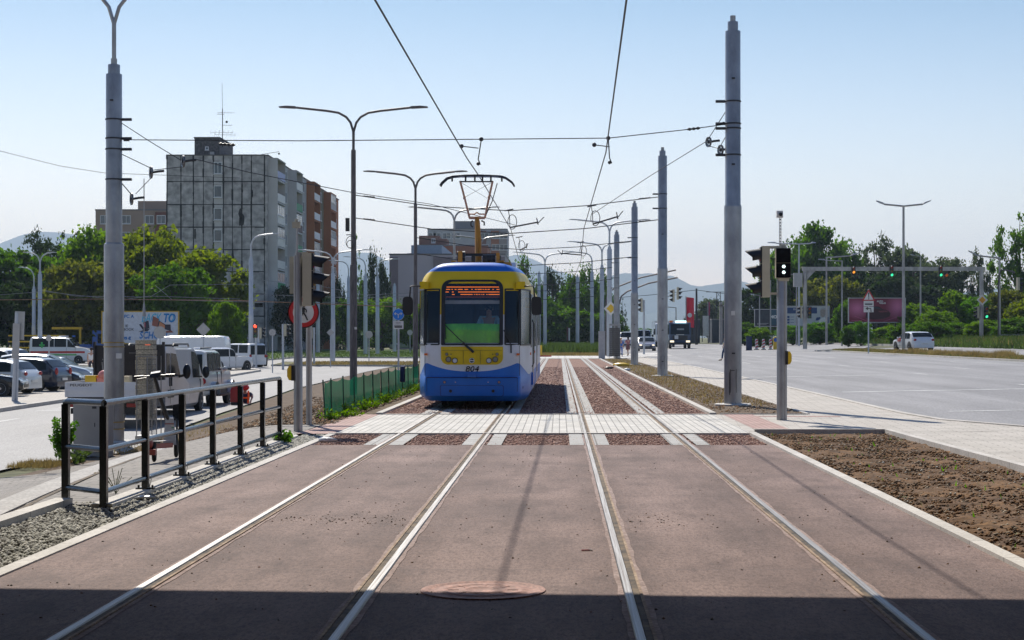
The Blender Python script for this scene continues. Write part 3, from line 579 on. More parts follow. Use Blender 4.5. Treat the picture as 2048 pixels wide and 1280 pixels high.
    def disc(name, x, z, r, mtl, off=.02, rim=None, parent=t, th=.012):
        p = S(x, z, off); mb = MB(); mb.cyl(p+Vector((0, .03, 0)), p+Vector((0, -th, 0)), r, r*.93, n=18); d = mb.build(name, mtl, parent)
        if rim: q = MB(); q.lathe([(r*.98, .0), (r*1.22, .0), (r*1.22, -th-.006), (r*.98, -th-.006)], p, 18, axis='y', caps=False); q.build('bezel', rim, d)
        return d
    lensg = mat('lamp_lens', (.32,.32,.28), rough=.1, spec=.9); lensw = mat('lamp_clear', (.72,.72,.72), rough=.08, spec=.9)
    for s in (-1, 1):
        disc('headlight', s*.515, 1.10, .052, lensg, rim=black); disc('headlight', s*.375, 1.075, .052, lensw, rim=black)
        disc('fog_light', s*.555, 1.215, .028, lensg, rim=black); disc('tail_light', s*.60, .60, .026, mat('lamp_small', (.55,.35,.3), rough=.1), rim=black)
        disc('rivet', s*.46, 1.215, .012, black); disc('rivet', s*.36, .60, .012, alu); disc('rivet', s*.47, .405, .035, black, th=.004)
        tr = MB(); tr.box(s*1.02-.035, s*1.02+.035, .05, .14, 1.19, 1.235); tr.build('turn_signal', orange, t)
    lg = disc('emblem', 0, 1.075, .058, blackg); q = MB(); q.lathe([(.046, 0), (.058, 0), (.058, -.016), (.046, -.016)], S(0, 1.075, .024), 20, axis='y', caps=False); q.box(-.04, .04, -.04, -.035, 1.063, 1.088); q.build('emblem_ring', signwhite, lg)
    text('fleet_number', '804', .175, blackg, t, S(0, .885, .012), shear=.18, sx=1.15)
    sj = MB()
    for s in (-1, 1): sj.tube([S(s*1.0, z, .004) for z in (.22, .4, .6, .7)], .005, 4); sj.tube([S(s*1.046, z, .004) for z in (.74, .9, 1.15, 1.40)], .005, 4)
    sj.build('corner_seam', black, t)
    # coupler cover, bumper panel
    cc = MB(); cc.box(-.10, .10, -.075, .02, .70, .79); cc.box(-.05, .05, -.085, -.07, .765, .785); cc.build('coupler_cover', tb, t)
    lp = MB(); lp.box(-.2, .2, -.07, .0, .695, .71); lp.tube([S(x, .703, .058) for x in (-1.0, -.9, -.6, 0, .6, .9, 1.0)], .008, 5); lp.build('bumper_joint', black, t)
    bpn = densify(rr(-.70, .70, .285, .535, .04, .04), .1); ring('bumper_panel', bpn, (.985, .93), mat('panel_gap', (.01,.05,.2), rough=.4), .006)
    # wipers
    wp = MB(); wp.tube([S(.02, 1.30, .05), S(-.28, 1.55, .06), S(-.60, 1.86, .05)], .011, 6); wp.tube([S(.04, 1.255, .05), S(-.2, 1.47, .055)], .028, 6); wp.tube([S(-.58, 1.55, .045), S(-.60, 1.92, .05)], .010, 5); wp.build('wiper', black, t)
    w2 = MB(); w2.tube([S(.70, 1.75, .05), S(.76, 1.62, .07), S(.86, 1.42, .07)], .012, 6); w2.tube([S(.86, 1.42, .07), S(.865, 1.24, .06)], .018, 6); w2.build('wiper', black, t)
    # mirrors
    for s in (-1, 1):
        bx = MB(); a, c1 = (s*.97, s*1.17); bx.box(min(a, c1), max(a, c1), .18, .42, 2.66, 2.82); h = bx.build('mirror_bracket', ty, t)
        arm = MB(); arm.tube([(s*1.1, .22, 2.71), (s*1.28, .12, 2.73), (s*1.36, .1, 2.71), (s*1.38, .1, 2.45)], .018, 6); arm.build('arm', black, h)
        mr = MB()
        mr.grid(lambda i, j: (s*1.42+.115*(abs(math.cos(2*math.pi*i/20))**.5)*(1 if math.cos(2*math.pi*i/20) > 0 else -1), .1+[-.05, -.055, .03, .04][j], 2.28+.205*(abs(math.sin(2*math.pi*i/20))**.5)*(1 if math.sin(2*math.pi*i/20) > 0 else -1)), 20, 3)
        mr.add([(s*1.42+.115*(abs(math.cos(2*math.pi*i/20))**.5)*(1 if math.cos(2*math.pi*i/20) > 0 else -1), .05, 2.28+.205*(abs(math.sin(2*math.pi*i/20))**.5)*(1 if math.sin(2*math.pi*i/20) > 0 else -1)) for i in range(20)], [tuple(range(20))])
        mr.build('wing_mirror', black, t)
    # sides: window band, doors, lower skirts, mirrored on both flanks
    for s in (-1, 1):
        for (y0, y1) in ((2.7, 4.6), (6.5, 9.2), (9.35, 12.0), (14.2, 16.6), (16.75, 19.0), (19.15, 21.8)):
            mb = MB(); x = s*1.256; mb.box(min(x, s*1.246), max(x, s*1.246), y0, y1, 1.35, 2.62); mb.build('side_window', glass_d, t)
        for (y0, y1) in ((4.8, 6.3), (12.2, 14.0)):
            d = MB(); x = s*1.262; d.box(min(x, s*1.245), max(x, s*1.245), y0, y1, .32, 2.66); dd = d.build('door', tw, t)
            g = MB(); x2 = s*1.268
            for a, b2 in ((y0+.08, (y0+y1)/2-.05), ((y0+y1)/2+.05, y1-.08)): g.box(min(x2, s*1.25), max(x2, s*1.25), a, b2, .6, 2.55)
            g.build('door_glass', glass_d, dd)
        for y in (1.9, 8.2): q = MB(); q.box(min(s*1.25, s*1.275), max(s*1.25, s*1.275), y, y+.12, 1.18, 1.24); q.build('turn_signal', orange, t)
        hd = MB(); hd.tube([(s*1.29, 2.35, .9), (s*1.33, 2.35, 1.0), (s*1.33, 2.35, 1.9), (s*1.29, 2.35, 2.0)], .015, 6); hd.build('grab_rail', black, t)
    dl = MB(); dl.box(-1.262, -1.238, 1.42, 2.5, .3, 2.68); dd = dl.build('door', ty, t)   # front door, seen as a thin sliver
    g = MB(); g.box(-1.268, -1.24, 1.5, 2.42, .55, 2.55); g.build('door_glass', glass_d, dd)
    fb = MB(); fb.box(1.252, 1.30, 3.4, 3.7, .45, .75); fb.build('side_flap', tb, t)
    # bogies and underframe
    for yb2 in (2.4, 9.0, 13.2, 19.6):
        bo = MB(); bo.box(-1.0, 1.0, yb2-.3, yb2+2.1, .25, .5); bog = bo.build('bogie', black, t)
        for yy in (yb2, yb2+1.8):
            wh = MB()
            for s in (-1, 1): wh.cyl((s*.68, yy, .33), (s*.82, yy, .33), .33, n=20)
            wh.cyl((-.7, yy, .33), (.7, yy, .33), .07); wh.build('wheel_set', mat('dark_metal', (.06,.055,.05), rough=.6, metal=.5), bog)
    uf = MB(); uf.box(-1.1, 1.1, .5, 22.2, .34, .44); uf.build('underframe', black, t)
    # roof equipment
    rf = MB(); rf.grid(lambda i, j: ((.50-.10*j)*math.cos(2*math.pi*i/24), 1.9+(.62-.12*j)*math.sin(2*math.pi*i/24), 3.26+.035*j), 24, 1); rf.add([(.40*math.cos(2*math.pi*i/24), 1.9+.5*math.sin(2*math.pi*i/24), 3.295) for i in range(24)], [tuple(range(24))]); rf.build('roof_hatch', white, t)
    for y0 in (6.5, 13.5, 17.5): q = MB(); q.box(-.8, .8, y0, y0+2.0, 3.24, 3.52); q.build('roof_box', tw, t)
    om = mat('pantograph_orange', (.60,.25,.02), (.48,.19,.02), rough=.45); op = mat('pantograph_rusty', (.62,.36,.22), (.45,.24,.14), rough=.45, metal=.3)
    pg = MB(); pg.box(-.62, .78, 2.6, 2.72, 3.27, 3.36); pg.box(-.62, .78, 3.5, 3.62, 3.27, 3.36); pg.box(-.62, -.52, 2.6, 3.6, 3.27, 3.4); pg.box(.52, .62, 2.6, 3.6, 3.27, 3.4)
    pg.box(-.46, -.36, 2.62, 2.72, 3.3, 3.62); pg.box(.44, .52, 2.62, 2.72, 3.3, 3.58); panto = pg.build('pantograph', om, t)
    q = MB(); q.cyl((-.48, 2.8, 3.5), (-.30, 2.8, 3.5), .13, n=16); q.cyl((.12, 2.75, 3.45), (.42, 2.75, 3.45), .10, n=16); q.box(-.36, .44, 2.9, 3.0, 3.52, 3.58)
    for x in (-.1, .2, .33, .5): q.cyl((x, 2.7, 3.32), (x, 2.7, 3.52), .05, n=8)
    q.build('drive', black, panto)
    q = MB(); q.tube([(-.0, 3.1, 3.36), (-.03, 3.35, 3.9), (-.06, 3.6, 4.47)], .07, 8, rs=[.085, .07, .055]); q.tube([(.05, 3.0, 3.4), (.03, 3.3, 3.9), (-.02, 3.6, 4.4)], .03, 6); q.build('lower_arm', om, panto)
    q = MB()
    q.tube([(-.25, 3.6, 4.47), (.13, 3.6, 4.47)], .035, 6); q.tube([(-.24, 3.6, 4.56), (-.12, 3.58, 4.56), (-.06, 3.57, 4.60), (.0, 3.58, 4.56), (.12, 3.6, 4.56)], .018, 6)
    for s, xa, xb in ((-1, -.24, -.43), (1, .13, .34)): q.tube([(xa, 3.6, 4.47), (lerp(xa, xb, .5), 3.3, 4.9), (xb, 3.0, 5.30)], .026, 6); q.cyl((lerp(xa, xb, .55)-.03, 3.27, 4.93), (lerp(xa, xb, .55)+.03, 3.27, 4.93), .04, n=8)
    q.build('upper_arm', op, panto)
    q = MB(); q.tube([(.12, 3.6, 4.46), (.32, 3.3, 4.85), (.45, 3.0, 5.25)], .012, 5); q.tube([(-.42, 3.05, 5.28), (.2, 3.3, 4.92)], .005, 4); q.tube([(.33, 3.05, 5.28), (-.38, 3.3, 4.92)], .005, 4)
    q.tube([(-.15, 3.5, 4.40), (-.2, 3.5, 4.36), (-.2, 3.5, 4.28), (-.15, 3.5, 4.24)], .02, 5); q.tube([(.05, 3.5, 4.40), (.12, 3.5, 4.36), (.12, 3.5, 4.28)], .02, 5)
    q.build('linkage', black, panto)
    q = MB()
    for y, dz in ((2.82, 0), (3.12, .0)):
        q.tube([(-.90, y, 5.18), (-.86, y, 5.25), (-.74, y, 5.36), (-.60, y, 5.405), (-.3, y, 5.425), (0, y, 5.43), (.3, y, 5.42), (.55, y, 5.405), (.66, y, 5.37), (.80, y, 5.27), (.86, y, 5.18)], .020, 6)
    q.box(-.48, .48, 2.8, 3.14, 5.40, 5.425); q.tube([(-.42, 3.0, 5.29), (.34, 3.0, 5.29)], .017, 6)
    for x in (-.62, -.3, -.08, .1, .3, .56): q.cyl((x, 2.97, 5.29), (x, 2.97, 5.41), .022, n=6)
    q.build('collector_head', black, panto)
tram()
# ================================================================ people
def skinbody(name, V, E, Rr, mtl, parent, lv=1, root=0, **kw):
    me = bpy.data.meshes.new(name); me.from_pydata([tuple(v) for v in V], E, []); me.materials.append(mtl)
    o = link(name, me, parent, **kw); sk = o.modifiers.new('skin', 'SKIN')
    for i, d in enumerate(me.skin_vertices[0].data): r = Rr[i]; d.radius = (r, r) if not isinstance(r, tuple) else r; d.use_root = (i == root)
    sk.use_smooth_shade = True; ss = o.modifiers.new('sub', 'SUBSURF'); ss.levels = lv; ss.render_levels = lv; return o
def person(label, loc, rz, pose='stand', top=white, bottom=blue, hair=hair_m, skin=skin_m, dress=False, sleeveless=False, group=None, sitz=.0, sc=1.0, cat='person', longhair=False, armfwd=0):
    t = thing('person', label, cat, loc, rz, group); t.scale = (sc, sc, sc)
    J = {'pel': (0,0,.93), 'sp': (0,.01,1.1), 'ch': (0,0,1.32), 'nk': (0,0,1.49), 'hd': (0,.015,1.60), 'tp': (0,.01,1.70)}
    for s, n in ((-1, 'l'), (1, 'r')):
        st = .14 if pose == 'walk' else 0
        J['hp'+n] = (s*.09, 0, .90); J['kn'+n] = (s*.10, .04+s*st*.8, .50); J['an'+n] = (s*.10, -.02+s*st*1.6, .09); J['to'+n] = (s*.12, .14+s*st*1.6, .035)
        J['sh'+n] = (s*.185, 0, 1.41); J['el'+n] = (s*.24, -.03-s*st*.6, 1.13); J['wr'+n] = (s*.25, .03-s*st, .88); J['ha'+n] = (s*.25, .05-s*st, .81)
        if pose == 'sit': J['kn'+n] = (s*.14, .42, .90); J['an'+n] = (s*.14, .45, .50); J['to'+n] = (s*.14, .58, .46); J['el'+n] = (s*.27, .12, 1.14); J['wr'+n] = (s*.2, .34, 1.10); J['ha'+n] = (s*.17, .42, 1.09)
        if pose == 'crouch': J['kn'+n] = (s*.16, .30, .62); J['an'+n] = (s*.14, .05, .30); J['to'+n] = (s*.15, .20, .26); J['el'+n] = (s*.26, .22, 1.02); J['wr'+n] = (s*.16, .42, .88); J['ha'+n] = (s*.14, .5, .84)
        if armfwd: J['el'+n] = (s*.23, .12, 1.15); J['wr'+n] = (s*.12, .32, 1.2); J['ha'+n] = (s*.09, .38, 1.23)
    if pose == 'crouch':
        J.update({'pel': (0,-.05,.62), 'sp': (0,.0,.80), 'ch': (0,.14,1.02), 'nk': (0,.22,1.18), 'hd': (0,.28,1.28), 'tp': (0,.31,1.38)})
        for s, n in ((-1, 'l'), (1, 'r')): J['hp'+n] = (s*.1, -.04, .60); J['sh'+n] = (s*.19, .16, 1.10)
    names = ['pel', 'sp', 'ch', 'nk', 'hd', 'tp']+[a+n for n in 'lr' for a in ('hp', 'kn', 'an', 'to', 'sh', 'el', 'wr', 'ha')]
    ix = {n: i for i, n in enumerate(names)}; V = [J[n] for n in names]
    rad = {'pel': (.13, .10), 'sp': (.12, .09), 'ch': (.15, .10), 'nk': .052, 'hd': (.078, .092), 'tp': (.06, .07), 'hp': .088, 'kn': .058, 'an': .038, 'to': .036, 'sh': .056, 'el': .040, 'wr': .028, 'ha': (.036, .022)}
    RR = [rad[n] if n in rad else rad[n[:-1]] for n in names]
    E = [('pel','sp'),('sp','ch'),('ch','nk'),('nk','hd'),('hd','tp')]+[p for n in 'lr' for p in (('pel','hp'+n),('hp'+n,'kn'+n),('kn'+n,'an'+n),('an'+n,'to'+n),('ch','sh'+n),('sh'+n,'el'+n),('el'+n,'wr'+n),('wr'+n,'ha'+n))]
    E = [(ix[a], ix[b]) for a, b in E]
    for n, s in (('l', -1), ('r', 1)):       # four fingers and a thumb
        h = Vector(J['ha'+n]); wv = Vector(J['wr'+n]); d = (h-wv).normalized(); side = d.cross(Vector((0, 0, 1) if abs(d.z) < .8 else (0, 1, 0))).normalized()
        for k, ln in enumerate((.062, .075, .07, .055)):
            a = h+side*(.024-.016*k); V += [a+d*.03, a+d*(.03+ln*.5), a+d*(.03+ln)+Vector((0, .015, 0))]; i = len(V)-3; E += [(ix['ha'+n], i), (i, i+1), (i+1, i+2)]; RR += [.011, .009, .007]
        a = h+side*.035-d*.01; V += [a+side*.01+d*.015, a+side*.02+d*.045]; i = len(V)-2; E += [(ix['ha'+n], i), (i, i+1)]; RR += [.012, .009]
    body = skinbody('body', V, E, RR, skin, t)
    hd = Vector(J['hd']); f = MB()
    f.ball(hd+Vector((0, .098, .0)), .014, sc=(.8, 1, 1.6)); fc = f.build('nose', skin, body)
    f = MB(); 
    for s in (-1, 1): f.ball(hd+Vector((s*.032, .082, .025)), .012)
    f.build('eyes', black, body)
    f = MB(); f.box(hd.x-.022, hd.x+.022, hd.y+.078, hd.y+.092, hd.z-.052, hd.z-.044); f.build('mouth', mat('lips', (.4,.15,.12)), body)
    f = MB()
    for s in (-1, 1): f.ball(hd+Vector((s*.085, 0, .01)), .022, sc=(.4, .8, 1.4))
    f.build('ears', skin, body)
    if hair:
        f = MB(); f.ball(hd+Vector((0, -.018, .045)), .104, n=14, k=10, sc=(.93, 1.0, .98))
        if longhair: f.ball(hd+Vector((0, -.07, -.06)), .09, n=12, k=8, sc=(1, .6, 1.4))
        f.build('hair', hair, body)
    k = lambda n: Vector(J[n])
    # upper garment
    V = [k('sp')-Vector((0, 0, .12 if pose != 'crouch' else .08)), k('sp'), k('ch'), k('nk')-Vector((0, 0, .05))]; E = [(0,1),(1,2),(2,3)]; RR = [(.145, .115), (.14, .11), (.168, .118), .07]
    for n in 'lr':
        i = len(V); V.append(k('sh'+n)); RR.append(.066); E.append((2, i))
        if not sleeveless: V.append(lerp(k('sh'+n), k('el'+n), .75 if dress else .9)); RR.append(.056); E.append((i, i+1))
    skinbody('dress' if dress else 'shirt', V, E, RR, top, t, root=1)
    if dress:
        f = MB(); p = k('sp')-Vector((0, 0, .04)); f.grid(lambda i, j: (p.x+[.13, .16, .19, .22][j]*math.cos(2*math.pi*i/16), p.y+[.11, .13, .16, .18][j]*math.sin(2*math.pi*i/16)*(1+.06*math.sin(i*3)), p.z-[0, .15, .32, .5][j]), 16, 3); f.build('skirt', bottom, t)
    else:
        V = [k('pel'), k('sp')-Vector((0, 0, .06))]; E = [(0, 1)]; RR = [(.145, .115), (.135, .105)]
        for n in 'lr': i = len(V); V += [k('hp'+n), k('kn'+n), lerp(k('kn'+n), k('an'+n), .93)]; RR += [.098, .07, .058]; E += [(0, i), (i, i+1), (i+1, i+2)]
        skinbody('trousers', V, E, RR, bottom, t)
        f = MB()
        for n in 'lr': p = k('to'+n); f.ball(p+Vector((0, -.05, 0)), .07, sc=(.62, 1.7, .55))
        f.build('shoes', black, t)
    return t, J
shirtb = mat('pale_blue_shirt', (.42,.66,.80), (.34,.56,.70), sc=14, rough=.9)
d, J = person('tram driver in a pale blue shirt and sunglasses seated behind the tram windscreen', (-1.93+.33, 39.18, .62), R(180), pose='sit', top=shirtb, bottom=mat('navy_cloth', (.02,.03,.06)))
q = MB(); q.box(-.07, .07, .085, .10, 1.60, 1.64); q.build('sunglasses', blackg, d)
pk = MB(); pk.box(-.24, .24, -.22, -.12, .95, 1.60); pk.box(-.24, .24, -.2, .3, .74, .84)
seat = pk.build('driver_seat', black); seat.location = (-1.60, 39.20, .62); seat.rotation_euler = (0, 0, R(180)); tag(seat, 'black driver seat behind the tram windscreen under the driver', 'seat')
# ================================================================ poles
def arm_lamp(root, z0, z1, span, sides, m, fork=.9, r=.04, lampl=.75, drop=.0, ang=0):
    """curved lamp bracket(s) from the pole top, with flat lamp heads"""
    ca, sa = math.cos(ang), math.sin(ang); rot = lambda p: (p[0]*ca, p[0]*sa, p[1])
    q = MB(); q.tube([(0, 0, z0), (0, 0, z1)], r*1.15, 8); q.build('mast_top', m, root)
    for s in sides:
        h = z1+fork
        pts = [(0, z1-.05), (s*.12, z1+.35), (s*.30, z1+.58), (s*.62, z1+.76), (s*1.1, z1+.84), (s*(span-.6), z1+.84+.10*(span-1.6))]
        a = MB(); a.tube([rot(p) for p in pts], r, 8); arm = a.build('lamp_arm', m, root)
        e = pts[-1]; l = MB(); vs = [(e[0]-s*.05, e[1]-.02), (e[0]+s*.06, e[1]+.05), (e[0]+s*lampl*.6, e[1]+.07), (e[0]+s*lampl, e[1]+.04), (e[0]+s*lampl, e[1]), (e[0]+s*.1, e[1]-.035)]
        n = len(vs); V = [(x*ca-o*sa, x*sa+o*ca, z) for o in (-.13, .13) for x, z in vs]
        l.add(V, [tuple(range(n)), tuple(range(n, 2*n))[::-1]]+[(i, (i+1)%n, n+(i+1)%n, n+i) for i in range(n)]); l.build('lamp_head', m, root)
def stepped(x, y, zb, zt, r, label, cat='pole', m=galv, mid=None, bands=(), base=True, group=None, side=-1, name='tram_pole', r2=.87):
    t = thing(name, label, cat, (x, y, zb), 0, group); Hh = zt-zb; zm = mid-zb if mid else Hh*.46
    q = MB(); q.lathe([(r, 0), (r, zm-.03), (r*.985, zm), (r*(r2+.02), zm+.03), (r*r2, Hh-.37), (r*(r2-.02), Hh-.36)], n=28); q.build('shaft', m, t)
    q = MB(); q.lathe([(r*.60, Hh-.5), (r*.60, Hh-.15), (r*.58, Hh-.14)], n=20); q.build('cap', m, t)
    q = MB(); q.lathe([(r*.32, Hh-.3), (r*.32, Hh)], n=14); q.build('cap', m, t)
    if base: q = MB(); q.lathe([(r*2.1, -.06), (r*2.1, .03), (r*1.9, .045)], n=28); q.build('base_plate', conc_w, t)
    for zz in bands:
        q = MB(); rr = r*((r2+.025) if zz > zm+zb else 1.015); q.lathe([(rr+.0, zz-zb-.018), (rr+.012, zz-zb-.012), (rr+.012, zz-zb+.012), (rr, zz-zb+.018)], n=28); q.box(side*(rr)-.0 if side > 0 else -rr-.22, rr+.22 if side > 0 else -rr, -.03, .03, zz-zb-.03, zz-zb+.03); q.build('clamp', wire, t)
    return t
PR = stepped(4.05, 40.3, 0, 9.1, .205, 'very tall galvanised tram pole nearest on the right with pulleys beside it', bands=(7.1, 6.58, 6.47, 5.85), mid=4.66)
q = MB(); q.box(-.06, .03, -.215, -.205, 2.1, 2.2); q.build('number_plate', signwhite, PR)
q = MB(); q.tube([(-.10, -.195, .25), (-.10, -.195, .75), (-.08, -.195, .82), (.02, -.205, .82)], .008, 4); q.build('hatch_seam', wire, PR)
PL = stepped(-10.33, 40.0, -.85, 8.05, .228, 'tall galvanised tram pole with a twin lamp bracket on top at the left', r2=.80, mid=3.75, bands=(6.64, 6.2, 5.95, 5.25), side=1)
arm_lamp(PL, 8.7, 9.75, 3.3, (-1, 1), galv, r=.045)
for zz in (2.22, 2.32, .32, .48): q = MB(); q.lathe([(.238, zz-.012), (.243, zz-.008), (.243, zz+.008), (.238, zz+.012)], n=28); q.build('steel_band', mat('brass_band', (.45,.33,.12), rough=.4, metal=.8), PL)
q = MB(); q.box(.10, .23, -.215, -.19, 1.95, 2.07); npl = q.build('number_plate', signwhite, PL)
P2 = stepped(4.3, 72, 0, 9.55, .215, 'galvanised stepped tram pole next behind the tallest right pole, on the soil strip', bands=(7.6, 7.0), mid=4.5)
P3 = stepped(4.48, 103, 0, 9.8, .22, 'galvanised stepped tram pole on the soil strip with yellow litter at its foot', bands=(7.6, 6.4), mid=4.3)
P4 = stepped(4.54, 137, 0, 10.2, .25, 'stepped tram pole with a dark weight stack at its foot by the far crossing', bands=(7.6, 6.4, 5.6), mid=4.3)
for po, hs_ in ((PR, (1.2, 5.6, 7.6)), (P2, (.6, 1.9, 3.2, 4.4, 5.9)), (P3, (1.0, 2.4, 3.6, 5.0)), (PL, (4.2, 7.9))):
    for hz_ in hs_:
        q = MB(); q.box(-.045, .03, -.222 if hz_ < 4.4 else -.20, -.15, hz_, hz_+.035); q.build('slot', wire, po)
    q = MB(); q.tube([(.06, -.215, .3), (.06, -.215, .85)], .006, 4); q.tube([(-.08, -.21, .3), (-.08, -.21, .85)], .006, 4); q.build('hatch_seam', wire, po)
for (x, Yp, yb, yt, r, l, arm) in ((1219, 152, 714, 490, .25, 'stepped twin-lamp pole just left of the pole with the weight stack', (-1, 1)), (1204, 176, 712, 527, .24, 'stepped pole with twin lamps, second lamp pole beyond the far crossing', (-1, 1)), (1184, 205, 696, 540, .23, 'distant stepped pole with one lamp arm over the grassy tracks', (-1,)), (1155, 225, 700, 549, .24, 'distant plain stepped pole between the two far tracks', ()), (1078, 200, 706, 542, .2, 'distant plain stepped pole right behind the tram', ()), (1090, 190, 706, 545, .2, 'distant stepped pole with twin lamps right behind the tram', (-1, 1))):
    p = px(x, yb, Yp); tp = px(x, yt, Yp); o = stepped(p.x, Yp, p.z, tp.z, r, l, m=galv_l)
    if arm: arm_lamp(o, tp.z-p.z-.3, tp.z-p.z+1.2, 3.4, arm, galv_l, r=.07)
for i, (Yp, yt, l, m_) in enumerate(((72, 300, 'slim brown lamp pole with twin arms between the road and the green mesh fence', brownpole), (103, 408, 'grey-brown lamp pole with twin arms right beside the tram', brownpole), (141, 470, 'lamp pole with twin arms rising behind the tram pantograph', galv), (188, 500, 'farther lamp pole with twin arms right of the pantograph arm', galv))):
    x = -8.6; zb = G(x, Yp); zt = CH+(678-yt)*Yp/F; fork = CH+(678-(262, 376, 440, 490)[i])*Yp/F
    t = thing('street_lamp', l, 'street lamp', (x, Yp, zb)); h = zt-zb; zc = h*.52
    q = MB(); q.lathe([(.155, 0), (.15, zc), (.135, zc+.12), (.105, zc+.14), (.10, h)], n=18); q.build('shaft', m_, t)
    arm_lamp(t, h-.05, fork-zb, 2.95 if i < 2 else 3.6, (-1, 1), m_, r=.05+.012*i)
    if i == 0:
        q = MB(); q.box(-.33, -.17, -.05, .1, 5.0-zb+1.05, 5.55-zb+1.05); q.tube([(-.3, 0, 5.9-zb), (-.1, 0, 5.9-zb)], .02, 5); q.build('camera_box', black, t)
        q = MB()
        for rr_, zz, dx in ((.21, 5.58, -.08), (.13, 5.5, -.12)): q.tube([(dx+rr_*math.cos(a), -.17, zz-zb+rr_*1.2*math.sin(a)) for a in np.linspace(0, 2*math.pi, 22)], .014, 5)
        q.build('cable_coil', black, t)
        q = MB(); q.box(.06, .15, -.14, -.1, 1.95-zb, 2.05-zb); q.build('number_plate', signwhite, t)
# weight stack beside the left pole
def weights():
    t = thing('tension_weight', 'stack of concrete tensioning weights in a wire-glass cage beside the left tram pole', 'weight stack', (-9.95, 40.9, -.85)); wm = mat('weight_concrete', (.66,.59,.44), (.48,.43,.31), sc=3, rough=.9, fine=30)
    z = .5
    for k in range(16):
        q = MB(); o = random.uniform(-.012, .012); q.box(-.05+o, .36+o, -.2, .18, z, z+.104); q.build('block', wm, t); z += .118
    q = MB(); q.tube([(.1, 0, z-.1), (.1, 0, z+1.2), (.1, 0, 6.2)], .012, 5); q.cyl((.1, 0, z+.55), (.1, 0, z+.85), .045, .02, n=8); q.build('rod', galv, t)
    q = MB()
    for x in (-.03, .22, .44): q.box(x, x+.02, -.24, -.22, 0, 2.0); q.box(x, x+.02, .22, .24, 0, 2.0)
    for zz in (0.02, .5, 1.0, 1.5, 1.98): q.box(-.03, .46, -.245, -.225, zz, zz+.02)
    q.box(-.05, .48, -.26, .26, -.03, .12); q.build('cage', galv, t)
    q = MB(); q.box(.2, .46, -.235, -.23, .12, 1.95); q.build('mesh_panel', glass_mat('cage_mesh', (.85,.85,.85), alpha=.97, rough=.5), t)
weights()
t = thing('tension_weight', 'dark stack of weights strapped low on the far tram pole by the crossing', 'weight stack', (4.3, 136.4, 0)); q = MB()
for k in range(14): q.box(-.35, .45, -.3, .1, .2+k*.16, .34+k*.16)
q.build('block', mat('weight_dark', (.13,.12,.11), rough=.9), t); q = MB(); q.box(-.4, .5, -.35, .12, 2.6, 2.75); q.box(-.4, -.36, -.35, .1, 0, 2.6); q.box(.46, .5, -.35, .1, 0, 2.6); q.build('cage', galv, t)
q = MB(); q.box(-.25, .25, -.2, .2, 0, 2.1); q.box(-.27, .27, -.22, .22, 2.1, 2.16); q.box(-.23, .0, -.215, -.2, .1, 2.0); o = q.build('switch_cabinet', mat('cabinet_pale', (.5,.5,.5), rough=.5)); o.location = (3.3, 134.6, 0); tag(o, 'tall pale narrow cabinet beside the far weight stack', 'cabinet')
# ================================================================ wires
def wirething(name, label, cat, pts, r=.012, m=wire, group='overhead tram wires', extra=None):
    t = thing(name, label, cat, tuple(pts[0]), 0, group); o = Vector(pts[0]); q = MB(); q.tube([Vector(p)-o for p in pts], r, 5); q.build('cable', m, t)
    if extra: extra(t, o)
    return t
def sag(a, b, s, n=10): a, b = Vector(a), Vector(b); return [a.lerp(b, i/n)-Vector((0, 0, s*4*(i/n)*(1-i/n))) for i in range(n+1)]
wirething('contact_wire', 'contact wire running lengthwise above the left track, touched by the pantograph', 'wire', [(-2.2, -20, 5.6), (-2.15, 16, 5.45), (-1.98, 37, 5.42), (-1.93, 41.2, 5.455), (-1.75, 62, 5.5), (-2.0, 84, 5.5), (-1.8, 130, 5.5), (-2.0, 200, 5.5)], .013)
wirething('contact_wire', 'contact wire running lengthwise above the empty right track', 'wire', [(.6, -20, 5.6), (.76, 19, 5.45), (.97, 36, 5.45), (.85, 60, 5.4), (1.05, 84, 5.4), (.8, 130, 5.4), (1.0, 200, 5.4)], .013)
def ins(t, o, p, q_, n=4, r=.035):
    m = MB(); p = Vector(p)-o; q_ = Vector(q_)-o; m.cyl(p, q_, r*.6, n=8)
    for i in range(n): c = p.lerp(q_, (i+.5)/n); d = (q_-p).normalized()*.02; m.cyl(c-d, c+d, r, n=8)
    m.build('insulator', black, t)
A = Vector((-10.1, 40, 6.17)); Bp = Vector((-1.75, 38.6, 6.02)); Cc = Vector((1.1, 38.9, 6.08)); D = Vector((3.85, 40.2, 6.55))
def ex(t, o):
    ins(t, o, A, A+Vector((.12, 0, 0))); ins(t, o, px(438, 288, 39.6), px(470, 290, 39.5)); ins(t, o, px(1375, 259, 39.8), px(1400, 256, 39.9), 3); ins(t, o, px(1432, 249, 40.1), px(1450, 246, 40.2), 3)
    for wx, wz, mid in ((-1.97, 5.42, Bp), (.97, 5.45, Cc)):
        m = MB(); m.tube([mid-o, Vector((wx+.15, 38.6, wz+.15))-o, Vector((wx+.2, 38.6, wz-.25+.28))-o], .014, 5); m.tube([Vector((wx+.15, 38.6, wz+.40))-o, Vector((wx-.2, 38.2, wz+.40))-o], .012, 5); m.ball(mid-o, .05); m.ball(Vector((wx-.2, 38.2, wz+.4))-o, .05); m.ball(Vector((wx+.15, 38.6, wz+.05))-o, .04); m.build('hanger', wire, t)
wirething('span_wire', 'nearest span wire strung from the left lamp-topped pole across to the tallest right pole', 'wire', [A, A.lerp(Bp, .5)-Vector((0, 0, .03)), Bp, Cc, px(1375, 259, 39.8), D], .011, extra=ex)
